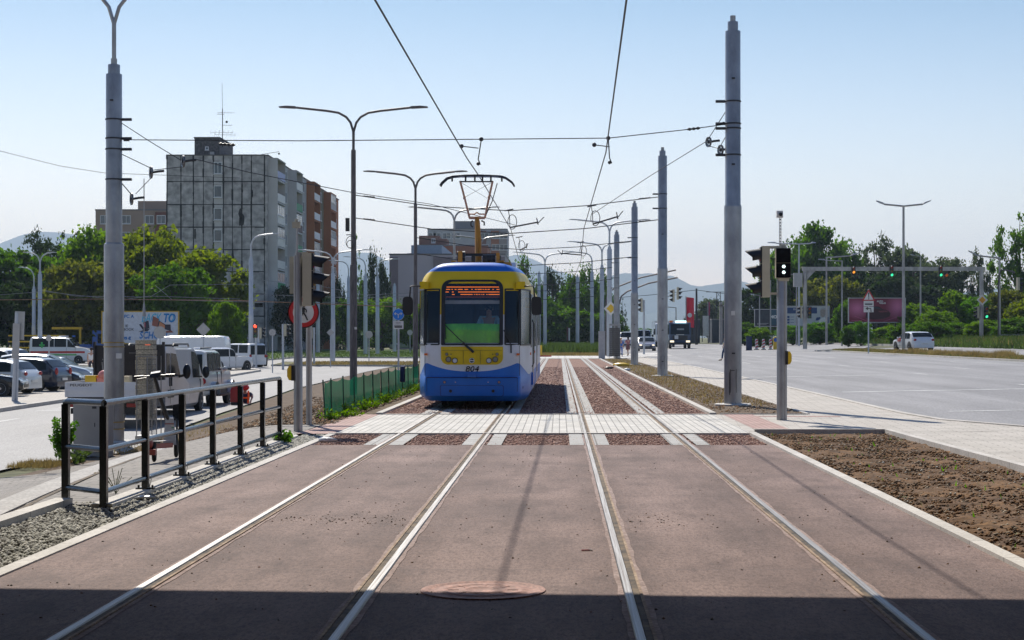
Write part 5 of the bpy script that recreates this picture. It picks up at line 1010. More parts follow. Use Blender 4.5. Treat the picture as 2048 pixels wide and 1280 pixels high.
# ================================================================ gantry and lights at right
def gantry():
    Y = 150; a = px(1610, 698, Y); b = px(1963, 702, Y); zt = CH+(678-537)*Y/F; t = thing('signal_gantry', 'wide steel gantry with traffic signals spanning the far carriageway at the right', 'gantry', a)
    for dx, zb in ((0, 0), (b.x-a.x, b.z-a.z)): q = MB(); q.lathe([(.19, 0), (.17, zt-a.z-zb)], (dx, 0, zb), 14); q.build('post', galv, t)
    z = zt-a.z; q = MB(); q.box(-.25, b.x-a.x+.3, -.15, .15, z-.2, z+.14); q.build('beam', galv, t)
    q = MB(); q.prism([(.15, z-.2), (.9, z-.2), (.15, z-1.0)], -.05, .05, 'y'); q.build('brace', galv, t)
    q = MB(); q.box(-1.0, -.25, -.2, .2, z-1.6, z-.4); q.build('control_box', signback, t)
    for x, y, n, side, lit in ((1706, 542, 3, 1, (1, amberlit)), (1782, 540, 3, 0, (2, greenlit)), (1829, 546, 1, 0, None), (1880, 540, 3, 1, (2, greenlit))):
        dx = px(x, y, Y).x-a.x; zc = CH+(678-y)*Y/F-a.z; hh = head(t, (dx, -.25, zc-.1), (0, -1, 0), n=n, size=.33 if n == 3 else .42, lit=lit[0] if lit else None, litm=lit[1] if lit else None, body=black)
        if side: head(t, (dx+.48, -.25, zc-.45), (0, -1, 0), n=1, size=.38, body=black, lit=0 if x > 1800 else None, litm=mat('amber_dim', (.5,.12,.02), emit=.3))
    # lower heads on both posts and the priority sign
    for dx, zz in ((.0, 0), (b.x-a.x, b.z-a.z)):
        zc = CH+(678-625)*Y/F-a.z; head(t, (dx+.35, -.25, zc), (0, -1, 0), n=3, size=.34, body=black, lit=2 if dx else None, litm=greenlit); head(t, (dx-.35, -.1, zc), (-1, 0, 0), n=3, size=.34, body=beige)
    zc = CH+(678-600)*Y/F-a.z; dx = b.x-a.x; q = MB(); k = .48; q.prism([(dx, zc-k), (dx+k, zc), (dx, zc+k), (dx-k, zc)], -.30, -.27, 'y'); sg = q.build('priority_sign', signwhite, t); k = .3; q = MB(); q.prism([(dx, zc-k), (dx+k, zc), (dx, zc+k), (dx-k, zc)], -.32, -.305, 'y'); q.build('yellow_centre', mat('sign_yellow', (.8,.38,.01), rough=.4), sg)
gantry()
def tlamp(x, yb, yt, Y, arms, label, r=.10, m=galv):
    p = px(x, yb, Y); zb = p.z; h = CH+(678-yt)*Y/F-zb; t = thing('street_lamp', label, 'street lamp', p); q = MB(); q.lathe([(r, 0), (r*.62, h)], n=12); q.build('shaft', m, t)
    for s, ln, rise in arms:
        q = MB(); q.tube([(0, 0, h-.05), (s*ln*.72, 0, h+rise*.3)], r*.5, 6); q.build('lamp_arm', m, t)
        q = MB(); a, b = s*ln*.68, s*ln; q.add([(a, -.12, h+rise*.22), (a, .12, h+rise*.22), (lerp(a, b, .3), .13, h+rise*.35), (lerp(a, b, .3), -.13, h+rise*.35), (b, -.12, h+rise), (b, .12, h+rise), (b, .1, h+rise+.07), (b, -.1, h+rise+.07), (lerp(a, b, .3), .12, h+rise*.35+.14), (lerp(a, b, .3), -.12, h+rise*.35+.14)], [(0,1,2,3), (3,2,5,4), (4,5,6,7), (7,6,8,9), (9,8,1,0), (0,3,9), (3,4,7,9), (1,8,2), (2,8,6,5)]); q.build('lamp_head', m, t)
tlamp(1807, 705, 411, 127, [(-1, 2.0, .3), (1, 2.0, .32)], 'tall slim lamp post with twin arms on the grassy median beside the white hatchback', .13)
tlamp(1598, 692, 487, 165, [(-1, 3.0, .05), (1, 1.6, .05)], 'lamp post with two unequal arms just left of the gantry post', .11, galv_l)
tlamp(1653, 690, 514, 150, [(1, 2.9, .35)], 'lamp post with one arm reaching right in front of the pale billboard', .11)
tlamp(1684, 692, 521, 175, [(-1, 2.4, .1)], 'lamp post with one arm to the left, between the pale and the red billboard', .10)
tlamp(1593, 690, 548, 190, [(-1, 2.4, .05)], 'thin lamp post with a short arm in front of the pale billboard left end', .09)
tlamp(1519, 690, 590, 215, [(-1, 1.2, .1)], 'small lamp post in front of the dark billboard left half', .1)
tlamp(1541, 690, 560, 205, [(-1, 1.0, .1)], 'small lamp post in front of the dark billboard centre', .1)
tlamp(1841, 678, 512, 180, [(-1, 1.0, .1)], 'plain lamp post behind the roof of the white hatchback', .11)
tlamp(1999, 700, 515, 150, [(-1, 2.7, .55)], 'lamp post with one long arm to the left near the right edge', .13)
tlamp(1317, 690, 594, 330, [(1, 4.0, .7)], 'distant small lamp post far down the road between two tram poles', .15)
tlamp(1352, 690, 615, 420, [(-1, 4.0, .6)], 'farthest tiny lamp post down the road', .2)
t = mastarm(1997, 700, 540, 146, 1.4, 545, [(1.65, 5.6, (1, .2, 0))], 'curved signal mast beside the long-armed lamp post at the right edge')
p = px(2010, 700, 144); t = thing('railing', 'dark pedestrian railing beyond the median at the far right edge', 'railing', px(2000, 702, 146)); 
for k in range(7): q = MB(); q.box(k*.75-.03, k*.75+.03, -.03, .03, -.1, 1.35); q.build('post', darkpaint, t)
for z in (1.35, .85): q = MB(); q.tube([(0, 0, z), (4.6, 0, z)], .035, 6); q.build('bar', galv, t)
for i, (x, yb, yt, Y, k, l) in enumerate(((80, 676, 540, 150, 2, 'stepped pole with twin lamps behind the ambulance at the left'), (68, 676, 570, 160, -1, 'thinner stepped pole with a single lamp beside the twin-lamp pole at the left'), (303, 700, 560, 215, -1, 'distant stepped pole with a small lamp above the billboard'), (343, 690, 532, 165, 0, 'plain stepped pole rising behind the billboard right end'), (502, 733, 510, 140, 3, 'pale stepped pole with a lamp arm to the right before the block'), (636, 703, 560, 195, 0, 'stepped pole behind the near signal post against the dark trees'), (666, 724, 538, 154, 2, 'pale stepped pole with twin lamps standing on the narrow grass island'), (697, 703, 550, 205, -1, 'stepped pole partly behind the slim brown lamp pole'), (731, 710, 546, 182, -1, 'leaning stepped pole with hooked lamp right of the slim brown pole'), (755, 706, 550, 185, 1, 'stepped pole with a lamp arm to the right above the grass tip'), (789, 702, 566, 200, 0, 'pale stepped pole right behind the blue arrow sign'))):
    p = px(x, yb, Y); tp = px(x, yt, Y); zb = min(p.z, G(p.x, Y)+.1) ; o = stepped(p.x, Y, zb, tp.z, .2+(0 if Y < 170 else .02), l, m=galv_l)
    hh = tp.z-zb
    if k == 2: arm_lamp(o, hh-.3, hh+.7, 3.2 if x > 600 else 1.3, (-1, 1), galv_l, r=.06)
    if k in (-1, 1): arm_lamp(o, hh-.3, hh+.8, (1.3 if x < 400 else 2.2), (k,), galv_l, r=.06)
    if k == 3: arm_lamp(o, hh-.3, hh+.8, 2.4, (1,), galv_l, r=.07)
tlamp(545, 700, 520, 230, [(-1, .8, .1)], 'thin curved lamp post between the pale pole and the block wall', .07)
tlamp(1393, 690, 577, 260, [], 'dark wooden utility pole beside the red flag', .22, wire)
wirething('power_line', 'thin line from behind the tram pole to the dark utility pole and onward right', 'wire', [px(1200, 598, 262), px(1300, 590, 262), px(1393, 580, 260), px(1470, 590, 260), px(1560, 600, 262)], .04)
# ================================================================ vehicles
def paint(name, c, rough=.28): return mat(name, c, tuple(q*.93 for q in c), sc=1.5, rough=rough, coat=.8, metal=.0 if max(c) > .6 else .25)
P_white = paint('car_white', (.74,.75,.76)); P_silver = paint('car_silver', (.42,.45,.48)); P_navy = paint('car_navy', (.006,.011,.035)); P_black = paint('car_black', (.012,.014,.018)); P_grey = paint('car_grey', (.22,.22,.26)); P_pearl = paint('car_pearl', (.62,.64,.62))
PROF = {  # (y from rear 0 to front 1, top height fraction)
 'hatch': [(0,.50),(.02,.60),(.05,.70),(.14,.93),(.22,.985),(.38,1),(.52,.97),(.70,.66),(.74,.635),(.9,.56),(.975,.47),(1,.36)],
 'estate': [(0,.46),(.015,.60),(.04,.70),(.12,.93),(.20,.98),(.36,1),(.50,.98),(.66,.67),(.70,.645),(.88,.57),(.975,.46),(1,.34)],
 'sedan': [(0,.50),(.02,.62),(.16,.67),(.20,.70),(.34,.96),(.45,1),(.54,.97),(.70,.66),(.74,.64),(.9,.56),(.975,.46),(1,.34)],
 'mpv': [(0,.48),(.015,.62),(.04,.72),(.10,.94),(.2,.99),(.4,1),(.55,.96),(.76,.66),(.80,.63),(.93,.54),(.98,.44),(1,.34)],
 'van': [(0,.45),(.004,.90),(.02,.975),(.06,1),(.62,1),(.70,.985),(.76,.93),(.86,.62),(.89,.575),(.965,.50),(.992,.40),(1,.28)],
 'boxvan': [(0,.42),(.006,.90),(.02,.97),(.05,1),(.50,1),(.58,.985),(.64,.95),(.74,.66),(.78,.63),(.93,.57),(.985,.46),(1,.34)],
 'jeep': [(0,.42),(.006,.93),(.02,.985),(.05,1),(.46,1),(.50,.98),(.53,.95),(.585,.70),(.60,.66),(.90,.63),(.985,.58),(1,.42)],
 'cab': [(0,.55),(.01,.93),(.05,.985),(.14,1),(.34,.985),(.42,.93),(.66,.62),(.72,.575),(.9,.50),(.98,.40),(1,.28)],
}
def car(label, cat, loc, rz, kind, L, W, Hh, body, wins, ws, rw=None, belt=.62, wheels=(.17, .80), wr=.32, group=None, name='parked_car', lights=True, lit=False, glass=glass_d, plate=True, clear=.2, back_dark=False, extras=None, rimm=None):
    t = thing(name, label, cat, loc, rz, group); pr = PROF[kind]; X0 = [a for a, b in pr]; T0 = [b*Hh for a, b in pr]; w_ = W/2; bz = belt*Hh
    top = lambda u: interp(u, X0, T0); wid = lambda u: w_*(1-.10*max(0, 1-u/.07)**2-.16*max(0, (u-.90)/.10)**2)
    def ringp(u):
        T = top(u); w1 = wid(u); y = (u-.5)*L; z0 = clear+.10*max(0, (u-.93)/.07)+.06*max(0, 1-u/.05); z1 = min(bz, T-.05)
        tk = .16 if kind not in ('van', 'boxvan', 'jeep') else .09
        if T > bz+.03: rwid = w1-(T-bz)*tk/.55*.62; p5 = (rwid, T-.075); p6 = (rwid*.86, T-.018)
        else: rwid = w1*.93; p5 = (w1*.94, T-.025); p6 = (w1*.75, T-.004)
        if T > bz+.03 and T-bz < .16: p5 = (rwid, max(bz+.005, T-.06))
        half = [(w1*.88, z0), (w1*.975, z0+.10), (w1, lerp(z0, z1, .45)), (w1*.985, lerp(z0, z1, .86)), (w1*.965, z1), p5, p6, (rwid*.45, T)]
        return y, half
    us = sorted(set([0, .004, .01, .03, .06, .1]+[round(i/26, 4) for i in range(1, 26)]+X0+[.93, .96, .985, 1]))
    q = MB(); rings = []
    for u in us:
        y, h = ringp(u); rings.append([(x, y, z) for x, z in h]+[(-x, y, z) for x, z in h[::-1]])
    n = 16; vs = [p for r in rings for p in r]; q.add(vs, [(i*n+j, i*n+(j+1)%n, (i+1)*n+(j+1)%n, (i+1)*n+j) for i in range(len(us)-1) for j in range(n)], 0, True)
    q.add(rings[0], [tuple(range(n))]); q.add(rings[-1], [tuple(range(n))]); q.build('body', body, t)
    for s in (-1, 1):
        for (a, b) in wins:
            g = MB(); nu = max(2, int((b-a)*L/.15))
            def P(i, j):
                y, h = ringp(lerp(a, b, i/nu)); p4, p5 = h[4], h[5]; k = .06+.86*j/3; return (s*(lerp(p4[0], p5[0], k)+.012), y, lerp(p4[1], p5[1], k)+.004)
            g.grid(P, nu, 3); g.build('side_window', glass, t)
        for u in wheels:
            y = (u-.5)*L; wx = wid(u)
            q = MB(); q.cyl((s*(wx-.16), y, wr+.02), (s*(wx+.008), y, wr+.02), wr*1.16, n=22); q.build('wheel_arch', black, t)
            q = MB(); q.lathe([(wr*.62, wx-.19), (wr*.96, wx-.19), (wr, wx-.15), (wr, wx-.02), (wr*.95, wx+.02), (wr*.66, wx+.025)] if s > 0 else [(wr*.62, -wx+.19), (wr*.96, -wx+.19), (wr, -wx+.15), (wr, -wx+.02), (wr*.95, -wx-.02), (wr*.66, -wx-.025)], (0, y, wr), 20, axis='x'); wl = q.build('wheel', rubber, t)
            q = MB(); q.cyl((s*(wx-.02), y, wr), (s*(wx+.012), y, wr), wr*.66, n=18, m=1); q.cyl((s*(wx), y, wr), (s*(wx+.03), y, wr), wr*.14, n=10)
            for k in range(5):
                a = k*math.pi*2/5+.3; c, sn = math.cos(a), math.sin(a); e = wr*.63; v = .055
                q.add([(s*(wx+.022), y+c*.03-sn*v, wr+sn*.03+c*v), (s*(wx+.022), y+c*e-sn*v*.8, wr+sn*e+c*v*.8), (s*(wx+.022), y+c*e+sn*v*.8, wr+sn*e-c*v*.8), (s*(wx+.022), y+c*.03+sn*v, wr+sn*.03-c*v)], [(0,1,2,3)])
            q.lathe([(wr*.58, s*(wx+.012)), (wr*.67, s*(wx+.03)), (wr*.67, s*(wx+.012))], (0, y, wr), 20, axis='x'); q.build('rim', [rimm or alu, black], wl)
        q = MB(); my = (ws[0]+ws[1])/2*L+.02*L-.5*L; mz = bz+.10; q.ball((s*(w_+.09), my, mz), .10, sc=(1.0, .6, .75)) if kind not in ('van', 'cab', 'boxvan') else q.ball((s*(w_+.16), my+.1, mz+.12), .15, sc=(.8, .5, 1.35)); q.box(min(s*(w_-.06), s*(w_+.05)), max(s*(w_-.06), s*(w_+.05)), my-.03, my+.03, mz-.04, mz); q.build('wing_mirror', body if kind not in ('van', 'cab', 'boxvan') else black, t)
        q = MB(); dd = [x for ab in wins for x in ab[1:]][-2:]
        for u in dd: y = (u-.5)*L+.02; q.box(min(s*wid(u)*.96, s*(wid(u)+.003)), max(s*wid(u)*.96, s*(wid(u)+.003)), y-.006, y+.006, clear+.12, bz)
        q.build('door_seam', black, t)
        if lights:
            q = MB(); zt = top(.955)-.02; q.ball((s*w_*.70, .5*L*.955, zt-.10), .17, sc=(.95, .5, .42)); q.build('headlight', mat('headlight_lit', (1,.85,.6), emit=1.1) if lit else headl, t)
            q = MB(); q.ball((s*w_*.80, -.5*L*.985, bz-.05 if kind in ('hatch', 'estate', 'sedan', 'mpv') else .9), .14, sc=(.9, .45, .62 if kind in ('hatch','sedan') else 1.2)); q.build('tail_light', redl, t)
    def band(u0, u1, name, sgn):
        g = MB()
        def P(i, j):
            u = lerp(u0, u1, j/4); y, h = ringp(u); p6 = h[6]; x = [-1, -.9, -.5, 0, .5, .9, 1][i]*p6[0]*1.05; T = top(u); z = T if abs(x) < p6[0]*.5 else lerp(T, p6[1], (abs(x)/p6[0]-.5)/.5)
            return (x, y+sgn*.012, z+.012)
        g.grid(P, 6, 4); g.build(name, glass, t)
    band(ws[0], ws[1], 'windscreen', 1)
    if rw: band(rw[0], rw[1], 'rear_window', -1)
    if back_dark: g = MB(); g.box(-w_*.80, w_*.80, -.5*L-.012, -.5*L+.02, bz*.92, Hh*.92); g.build('rear_window', glass, t)
    q = MB(); q.box(-w_*.60, w_*.60, .5*L-.06, .5*L+.012, clear+.14, clear+.30); q.build('grille', black, t)
    q = MB(); q.box(-w_*.86, w_*.86, -.5*L-.02, -.5*L+.1, clear+.02, clear+.22); q.build('rear_bumper', black if kind in ('van','cab') else body, t)
    if plate:
        for y, nm in ((.5*L+.03, 0), (-.5*L-.03, 0)): q = MB(); q.box(-.26, .26, y-.008, y+.008, clear+.28, clear+.39); q.build('number_plate', signwhite, t)
    if extras: extras(t, L, W, Hh)
    return t
def zl(x, y): return G(x, y)
cars = 'cars parked in the left car park'
def put(xpx, Yc): x = px(xpx, 0, Yc).x; return x
# left car park: heading -X is rz=+90deg (rear to the right), heading +X is rz=-90deg
def lotcar(label, xr, Y, rz, **k):
    """xr = photo x of the right-hand end of the car"""
    L = k['L']; x = put(xr, Y)-L/2*abs(math.sin(rz)); return car(label, 'car', (x, Y, -.85+.10), rz, group=cars, **k)
lotcar('dark blue estate car with silver wheels, rear towards the right', 133, 76.5, R(82), kind='estate', L=4.7, W=1.78, Hh=1.50, body=P_navy, wins=[(.10,.27),(.285,.43),(.445,.60)], ws=(.52,.66), rw=(.045,.115), wheels=(.19,.79), rimm=alu)
lotcar('pale grey hatchback with red tail lamp between the black car and the dark estate', 72, 73.0, R(82), kind='hatch', L=4.0, W=1.74, Hh=1.45, body=P_pearl, wins=[(.16,.30),(.315,.60)], ws=(.53,.69), rw=(.055,.135))
lotcar('black car nose to the right, nearest at the left edge', 48, 69.5, R(-82), kind='hatch', L=4.3, W=1.78, Hh=1.42, body=P_black, wins=[(.16,.40),(.415,.62)], ws=(.53,.69), rw=(.055,.13))
lotcar('silver people carrier nose to the right behind the dark estate', 188, 82.5, R(-84), kind='mpv', L=4.7, W=1.82, Hh=1.62, body=P_silver, wins=[(.08,.26),(.275,.45),(.465,.66)], ws=(.56,.76), rw=(.035,.10))
lotcar('small black car whose nose shows between the estate and the people carrier', 166, 79.5, R(-84), kind='sedan', L=4.3, W=1.74, Hh=1.38, body=P_black, wins=[(.26,.44),(.455,.62)], ws=(.55,.69), rw=(.21,.33))
lotcar('silver coupe with white sheen behind the people carrier', 205, 89, R(-84), kind='sedan', L=4.4, W=1.76, Hh=1.40, body=P_silver, wins=[(.24,.60)], ws=(.55,.69), rw=(.2,.33))
lotcar('white estate car at the far left behind the leaning post', 44, 102, R(84), kind='estate', L=4.6, W=1.8, Hh=1.75, body=P_white, wins=[(.10,.27),(.285,.43),(.445,.60)], ws=(.52,.66), rw=(.045,.115))
lotcar('white hatchback just left of the ambulance', 62, 108, R(84), kind='hatch', L=4.2, W=1.76, Hh=1.75, body=P_white, wins=[(.16,.30),(.315,.60)], ws=(.53,.69), rw=(.055,.135))
lotcar('dark car behind the ambulance end at the left car park', 8, 96, R(84), kind='hatch', L=4.0, W=1.74, Hh=1.45, body=paint('car_red', (.12,.02,.02)), wins=[(.16,.30),(.315,.60)], ws=(.53,.69), rw=(.055,.135))
# ambulance
def amb(t, L, W, Hh):
    for s in (-1, 1):
        q = MB(); q.box(min(s*W/2*1.0, s*(W/2+.012)), max(s*W/2*1.0, s*(W/2+.012)), -L/2+.1, L/2-.5, .90, 1.07); q.build('red_stripe', red, t)
        q = MB(); q.box(min(s*W/2, s*(W/2+.010)), max(s*W/2, s*(W/2+.010)), -L/2+.1, L/2-1.2, .70, .82); q.build('green_stripe', mat('stripe_lime', (.1,.5,.1), rough=.4), t)
        q = MB(); x = s*(W/2-.03); [q.box(min(x, x+s*.03), max(x, x+s*.03), -L/2+a, -L/2+b, c, d) for a, b, c, d in ((1.0,1.15,1.35,1.85),(.85,1.3,1.52,1.66))]; q.build('green_cross', mat('cross_green', (.05,.55,.12)), t)
    q = MB(); q.box(-.35, .35, -.2, .5, Hh-.01, Hh+.12); q.build('roof_vent', white, t); q = MB(); [q.cyl((x, 1.0, Hh), (x, 1.0, Hh+.13), .07, n=10) for x in (-.4, .4)]; q.build('beacon', blue, t)
car('white ambulance van with a red stripe and a green cross, nose to the right', 'ambulance', (put(124, 150), 150, G(-40, 150)-.02), R(-84), 'boxvan', 5.2, 1.98, 2.30, P_white, [(.05,.40),(.41,.60),(.62,.745)], (.645,.745), belt=.60, group=None, name='ambulance', extras=amb)
# blue lorry with a yellow bar behind the ambulance
def lorry(label, loc, rz, cab, L=6.5, W=2.4, Hc=2.7, front_extras=None, body_m=None, bed=None, box_h=0, name='lorry'):
    t = thing(name, label, 'lorry', loc, rz); q = MB(); yf = L/2
    pr = [(yf-1.9, .7), (yf-.02, .7), (yf+.05, 1.0), (yf+.04, 1.6), (yf-.10, Hc-.1), (yf-.25, Hc), (yf-1.85, Hc+.05), (yf-1.9, Hc)]
    q.prism([(y, z) for y, z in pr], -W/2, W/2, 'x'); q.build('cab', cab, t)
    g = MB(); g.add([(-W/2*.88, yf+.062, 1.62), (W/2*.88, yf+.062, 1.62), (W/2*.84, yf-.085, Hc-.16), (-W/2*.84, yf-.085, Hc-.16)], [(0,1,2,3)]); g.build('windscreen', glass_d, t)
    for s in (-1, 1):
        g = MB(); g.box(min(s*W/2, s*(W/2+.012)), max(s*W/2, s*(W/2+.012)), yf-1.4, yf-.25, 1.6, Hc-.25); g.build('side_window', glass_d, t)
        g = MB(); g.box(min(s*(W/2+.08), s*(W/2+.28)), max(s*(W/2+.08), s*(W/2+.28)), yf-.1, yf, 1.6, 2.3); g.tube([(s*W/2, yf-.1, 2.3), (s*(W/2+.18), yf-.05, 2.35)], .03, 5); g.build('wing_mirror', black, t)
        g = MB(); g.box(min(s*W*.28, s*W*.46), max(s*W*.28, s*W*.46), yf+.03, yf+.09, .72, .92); g.build('headlight', mat('headlight_lit', (1,.85,.6), emit=1.1) if front_extras else headl, t)
        for y in (yf-.9, -yf+1.0):
            q = MB(); q.cyl((s*(W/2-.3), y, .5), (s*W/2, y, .5), .5, n=20); wl = q.build('wheel', rubber, t); q = MB(); q.cyl((s*(W/2-.02), y, .5), (s*(W/2+.01), y, .5), .26, n=16); q.build('rim', alu, wl)
    g = MB(); g.box(-W/2, W/2, yf+.0, yf+.10, .45, .70); g.build('bumper', black, t); g = MB(); g.box(-W/2*.7, W/2*.7, yf+.055, yf+.085, .95, 1.5); [g.box(-W/2*.66, W/2*.66, yf+.085, yf+.10, .98+.12*k, 1.03+.12*k) for k in range(4)]; g.build('grille', black, t)
    g = MB(); g.box(-W/2*.9, W/2*.9, -yf, yf-1.9, .75, 1.0); g.build('chassis', black, t)
    if box_h: g = MB(); g.box(-W/2, W/2, -yf, yf-2.0, 1.0, box_h); g.build('load_body', body_m, t)
    if front_extras: front_extras(t, yf, W, Hc)
    return t
bl = lorry('blue lorry with a yellow crane bar on top under the left trees', (put(165, 162), 162, -.45), R(-88), blue, L=6.2, Hc=2.75, body_m=blue, box_h=1.5)
q = MB(); q.box(-.25, .25, -2.8, -.0, 2.9, 3.12); q.box(-.1, .1, -.3, -.1, 1.5, 2.9); q.build('crane_bar', yellow, bl)
t = thing('works_platform', 'yellow and black steel works frame beside the blue lorry under the trees', 'works frame', (put(52, 158), 158, -.5), 0)
for z in (1.2, 1.75, 2.3): q = MB(); q.box(-1.6, 3.6, -.1, .1, z, z+.12); q.build('beam', yellow, t)
for x in (-1.6, -.2, 1.6, 3.4): q = MB(); q.box(x-.05, x+.05, -.08, .08, 0, 2.35); q.build('post', black, t)
# vehicles parked on the near side of the left road
def pickup():
    x = -12.15; t = thing('pickup_truck', 'white dropside pickup truck with black headboard and lettered tailgate parked at the left', 'pickup truck', (x, 49.0, -.85)); W = 2.1
    q = MB(); q.prism([(-.2, .50), (2.0, .50), (2.85, .55), (2.98, .75), (2.95, 1.05), (2.3, 1.25), (1.75, 1.40), (1.05, 2.10), (.8, 2.17), (-.05, 2.18), (-.18, 2.05)], -1.0, 1.0, 'x'); cb = q.build('cab', white, t)
    for s in (-1, 1):
        q = MB(); q.add([(s*1.0, -.1, 1.32), (s*1.0, .35, 1.32), (s*1.0, .35, 1.98), (s*1.0, -.1, 2.0)], [(0,1,2,3)]); q.v = [(a+s*.012, b, c) for a, b, c in q.v]; q.build('rear_side_window', glass_d, cb)
        q = MB(); q.add([(s*1.0, .47, 1.30), (s*1.0, 1.70, 1.34), (s*1.0, 1.12, 1.96), (s*1.0, .47, 2.0)], [(0,1,2,3)]); q.v = [(a+s*.012, b, c) for a, b, c in q.v]; q.build('side_window', glass_d, cb)
        q = MB(); q.ball((s*1.24, 1.5, 1.45), .17, sc=(.7, .5, 1.3)); q.tube([(s*1.0, 1.5, 1.3), (s*1.2, 1.5, 1.35)], .04, 6); q.build('wing_mirror', black, t)
        q = MB(); q.box(min(s*1.0, s*1.006), max(s*1.0, s*1.006), .40, .412, .55, 1.3); q.box(min(s*1.0, s*1.03), max(s*1.0, s*1.03), .28, .34, 1.05, 1.3); q.box(min(s*1.0, s*1.03), max(s*1.0, s*1.03), .5, .56, 1.05, 1.3); q.build('door_seam', black, cb)
        q = MB(); q.box(min(s*1.0, s*1.015), max(s*1.0, s*1.015), .1, .85, .72, .95); q.build('storage_flap', mat('grey_plastic', (.12,.12,.12), rough=.6), cb)
        for y in (2.1, -1.9):
            q = MB(); q.cyl((s*.78, y, .35), (s*1.005, y, .35), .41, n=20); q.build('wheel_arch', black, t); q = MB(); q.cyl((s*.8, y, .34), (s*1.02, y, .34), .34, n=20); wl = q.build('wheel', rubber, t); q = MB(); q.cyl((s*1.0, y, .34), (s*1.03, y, .34), .18, n=14); q.build('rim', signback, wl)
        q = MB(); q.box(min(s*1.0, s*1.05), max(s*1.0, s*1.05), -2.9, -.3, .85, 1.25); q.box(min(s*1.05, s*1.062), max(s*1.05, s*1.062), -2.9, -.3, .98, 1.06); q.build('dropside', white, t)
        q = MB(); q.box(min(s*.6, s*.95), max(s*.6, s*.95), -2.98, -2.9, .58, .68); q.build('tail_light', redl, t)
    q = MB(); q.box(-1.05, 1.05, -2.95, -2.9, .85, 1.25); q.box(-1.0, 1.0, -2.972, -2.95, 1.0, 1.07); q.box(-1.05, -1.0, -2.972, -2.95, .85, 1.25); q.box(1.0, 1.05, -2.972, -2.95, .85, 1.25); tg = q.build('tailgate', white, t)
    text('lettering', 'PEUGEOT', .095, wire, tg, (-.62, -2.956, 1.165), sx=1.45)
    q = MB(); q.box(-1.0, 1.0, -2.9, -.3, .72, .85); q.box(-.45, .45, -2.9, -.2, .45, .72); q.box(-.9, .9, -2.96, -2.9, .40, .56); q.build('load_bed', black, t)
    q = MB(); q.box(-1.0, 1.0, -.30, -.24, .9, 2.22); q.box(-1.0, -.94, -.36, -.24, .9, 2.32); q.box(.94, 1.0, -.36, -.24, .9, 2.32); hb = q.build('headboard', black, t)
    q = MB()
    for x0 in (-.75, .25): q.tube([(x0, -.34, 1.75), (x0+.03, -.35, 1.45), (x0+.13, -.35, 1.3), (x0+.22, -.35, 1.45), (x0+.2, -.34, 1.7)], .018, 5); q.box(x0, x0+.02, -.325, -.305, 1.8, 1.84); q.box(x0+.5, x0+.52, -.325, -.305, 1.7, 1.84)
    q.box(-.0, .5, -.325, -.305, 2.0, 2.012); q.build('rope_hooks', mat('rope', (.4,.38,.33)), hb)
    q = MB(); q.box(-.35, -.1, 1.98, 2.2, 2.18, 2.2); q.build('roof_panel', white, cb)
    return t
pickup()
q = MB(); q.ball((0, 0, .16), .17, sc=(1.2, 1, .9), n=14); q.box(-.20, .2, -.12, .12, -.02, .10); o = q.build('site_lamp', [mat('lamp_pale_red', (.75,.25,.2), rough=.3)]); o.location = (-12.35, 46.9, .40); tag(o, 'pale red rounded load showing above the pickup tailgate', 'canister')
q = MB(); q.box(-.22, .22, -.15, .15, 0, .16); q.cyl((-.08, 0, .16), (-.08, 0, .2), .05); o = q.build('canister', mat('pale_canister', (.6,.5,.32))); o.location = (-11.9, 47.0, .38); tag(o, 'pale canister on the pickup bed right of the red load', 'canister')
q = MB(); q.box(-.15, .15, -.12, .12, 0, .18); o = q.build('canister', yellow); o.location = (-12.72, 46.9, .38); tag(o, 'yellow canister on the pickup bed left of the red load', 'canister')
def vext(t, L, W, Hh):
    for s in (-1, 1): q = MB(); q.tube([(s*.7, -L*.36, Hh+.03), (s*.7, -L*.34, Hh+.1), (s*.7, L*.12, Hh+.1), (s*.7, L*.15, Hh+.02)], .035, 6); q.build('roof_rail', black, t)
    q = MB(); q.box(-.85, .85, -L*.34, -L*.33, Hh+.02, Hh+.09); q.build('rack_bar', black, t)
    q = MB(); q.cyl((-.12, -L*.33, Hh+.04), (-.12, -L*.33, Hh+.14), .10, n=12); q.build('beacon', mat('beacon_orange', (1, .12, .02), emit=.6), t)
car('white van with roof rack and orange beacon parked right behind the pickup', 'van', (-12.98, 56.4, -.85), R(0), 'van', 4.5, 1.92, 2.14, P_white, [(.57,.80)], (.71,.85), belt=.50, wheels=(.18,.82), back_dark=True, extras=vext, name='parked_van')
def jext(t, L, W, Hh):
    for s in (-1, 1): 
        for u in (.20, .84):
            y = (u-.5)*L; q = MB(); q.grid(lambda i, j: (s*(W/2-.06+.22*min(1, j)), y+.52*math.cos(math.pi*i/12), .42+.46*math.sin(math.pi*i/12)+.03*j*0), 12, 1); q.build('fender_flare', P_silver, t)
    q = MB(); q.box(W/2, W/2+.16, -.9, .9, .34, .40); q.box(-W/2-.16, -W/2, -.9, .9, .34, .40); q.box(W/2-.02, W/2+.03, -1.1, 1.1, .36, .62); q.build('side_step', black, t)
    q = MB(); q.cyl((0, -L/2-.18, 1.05), (0, -L/2-.02, 1.05), .36, n=20); q.build('spare_wheel', rubber, t)
    for s in (-1, 1): q = MB(); q.tube([(s*.62, -L*.4, Hh+.05), (s*.62, -.1, Hh+.06)], .03, 5); q.build('roof_rail', black, t)
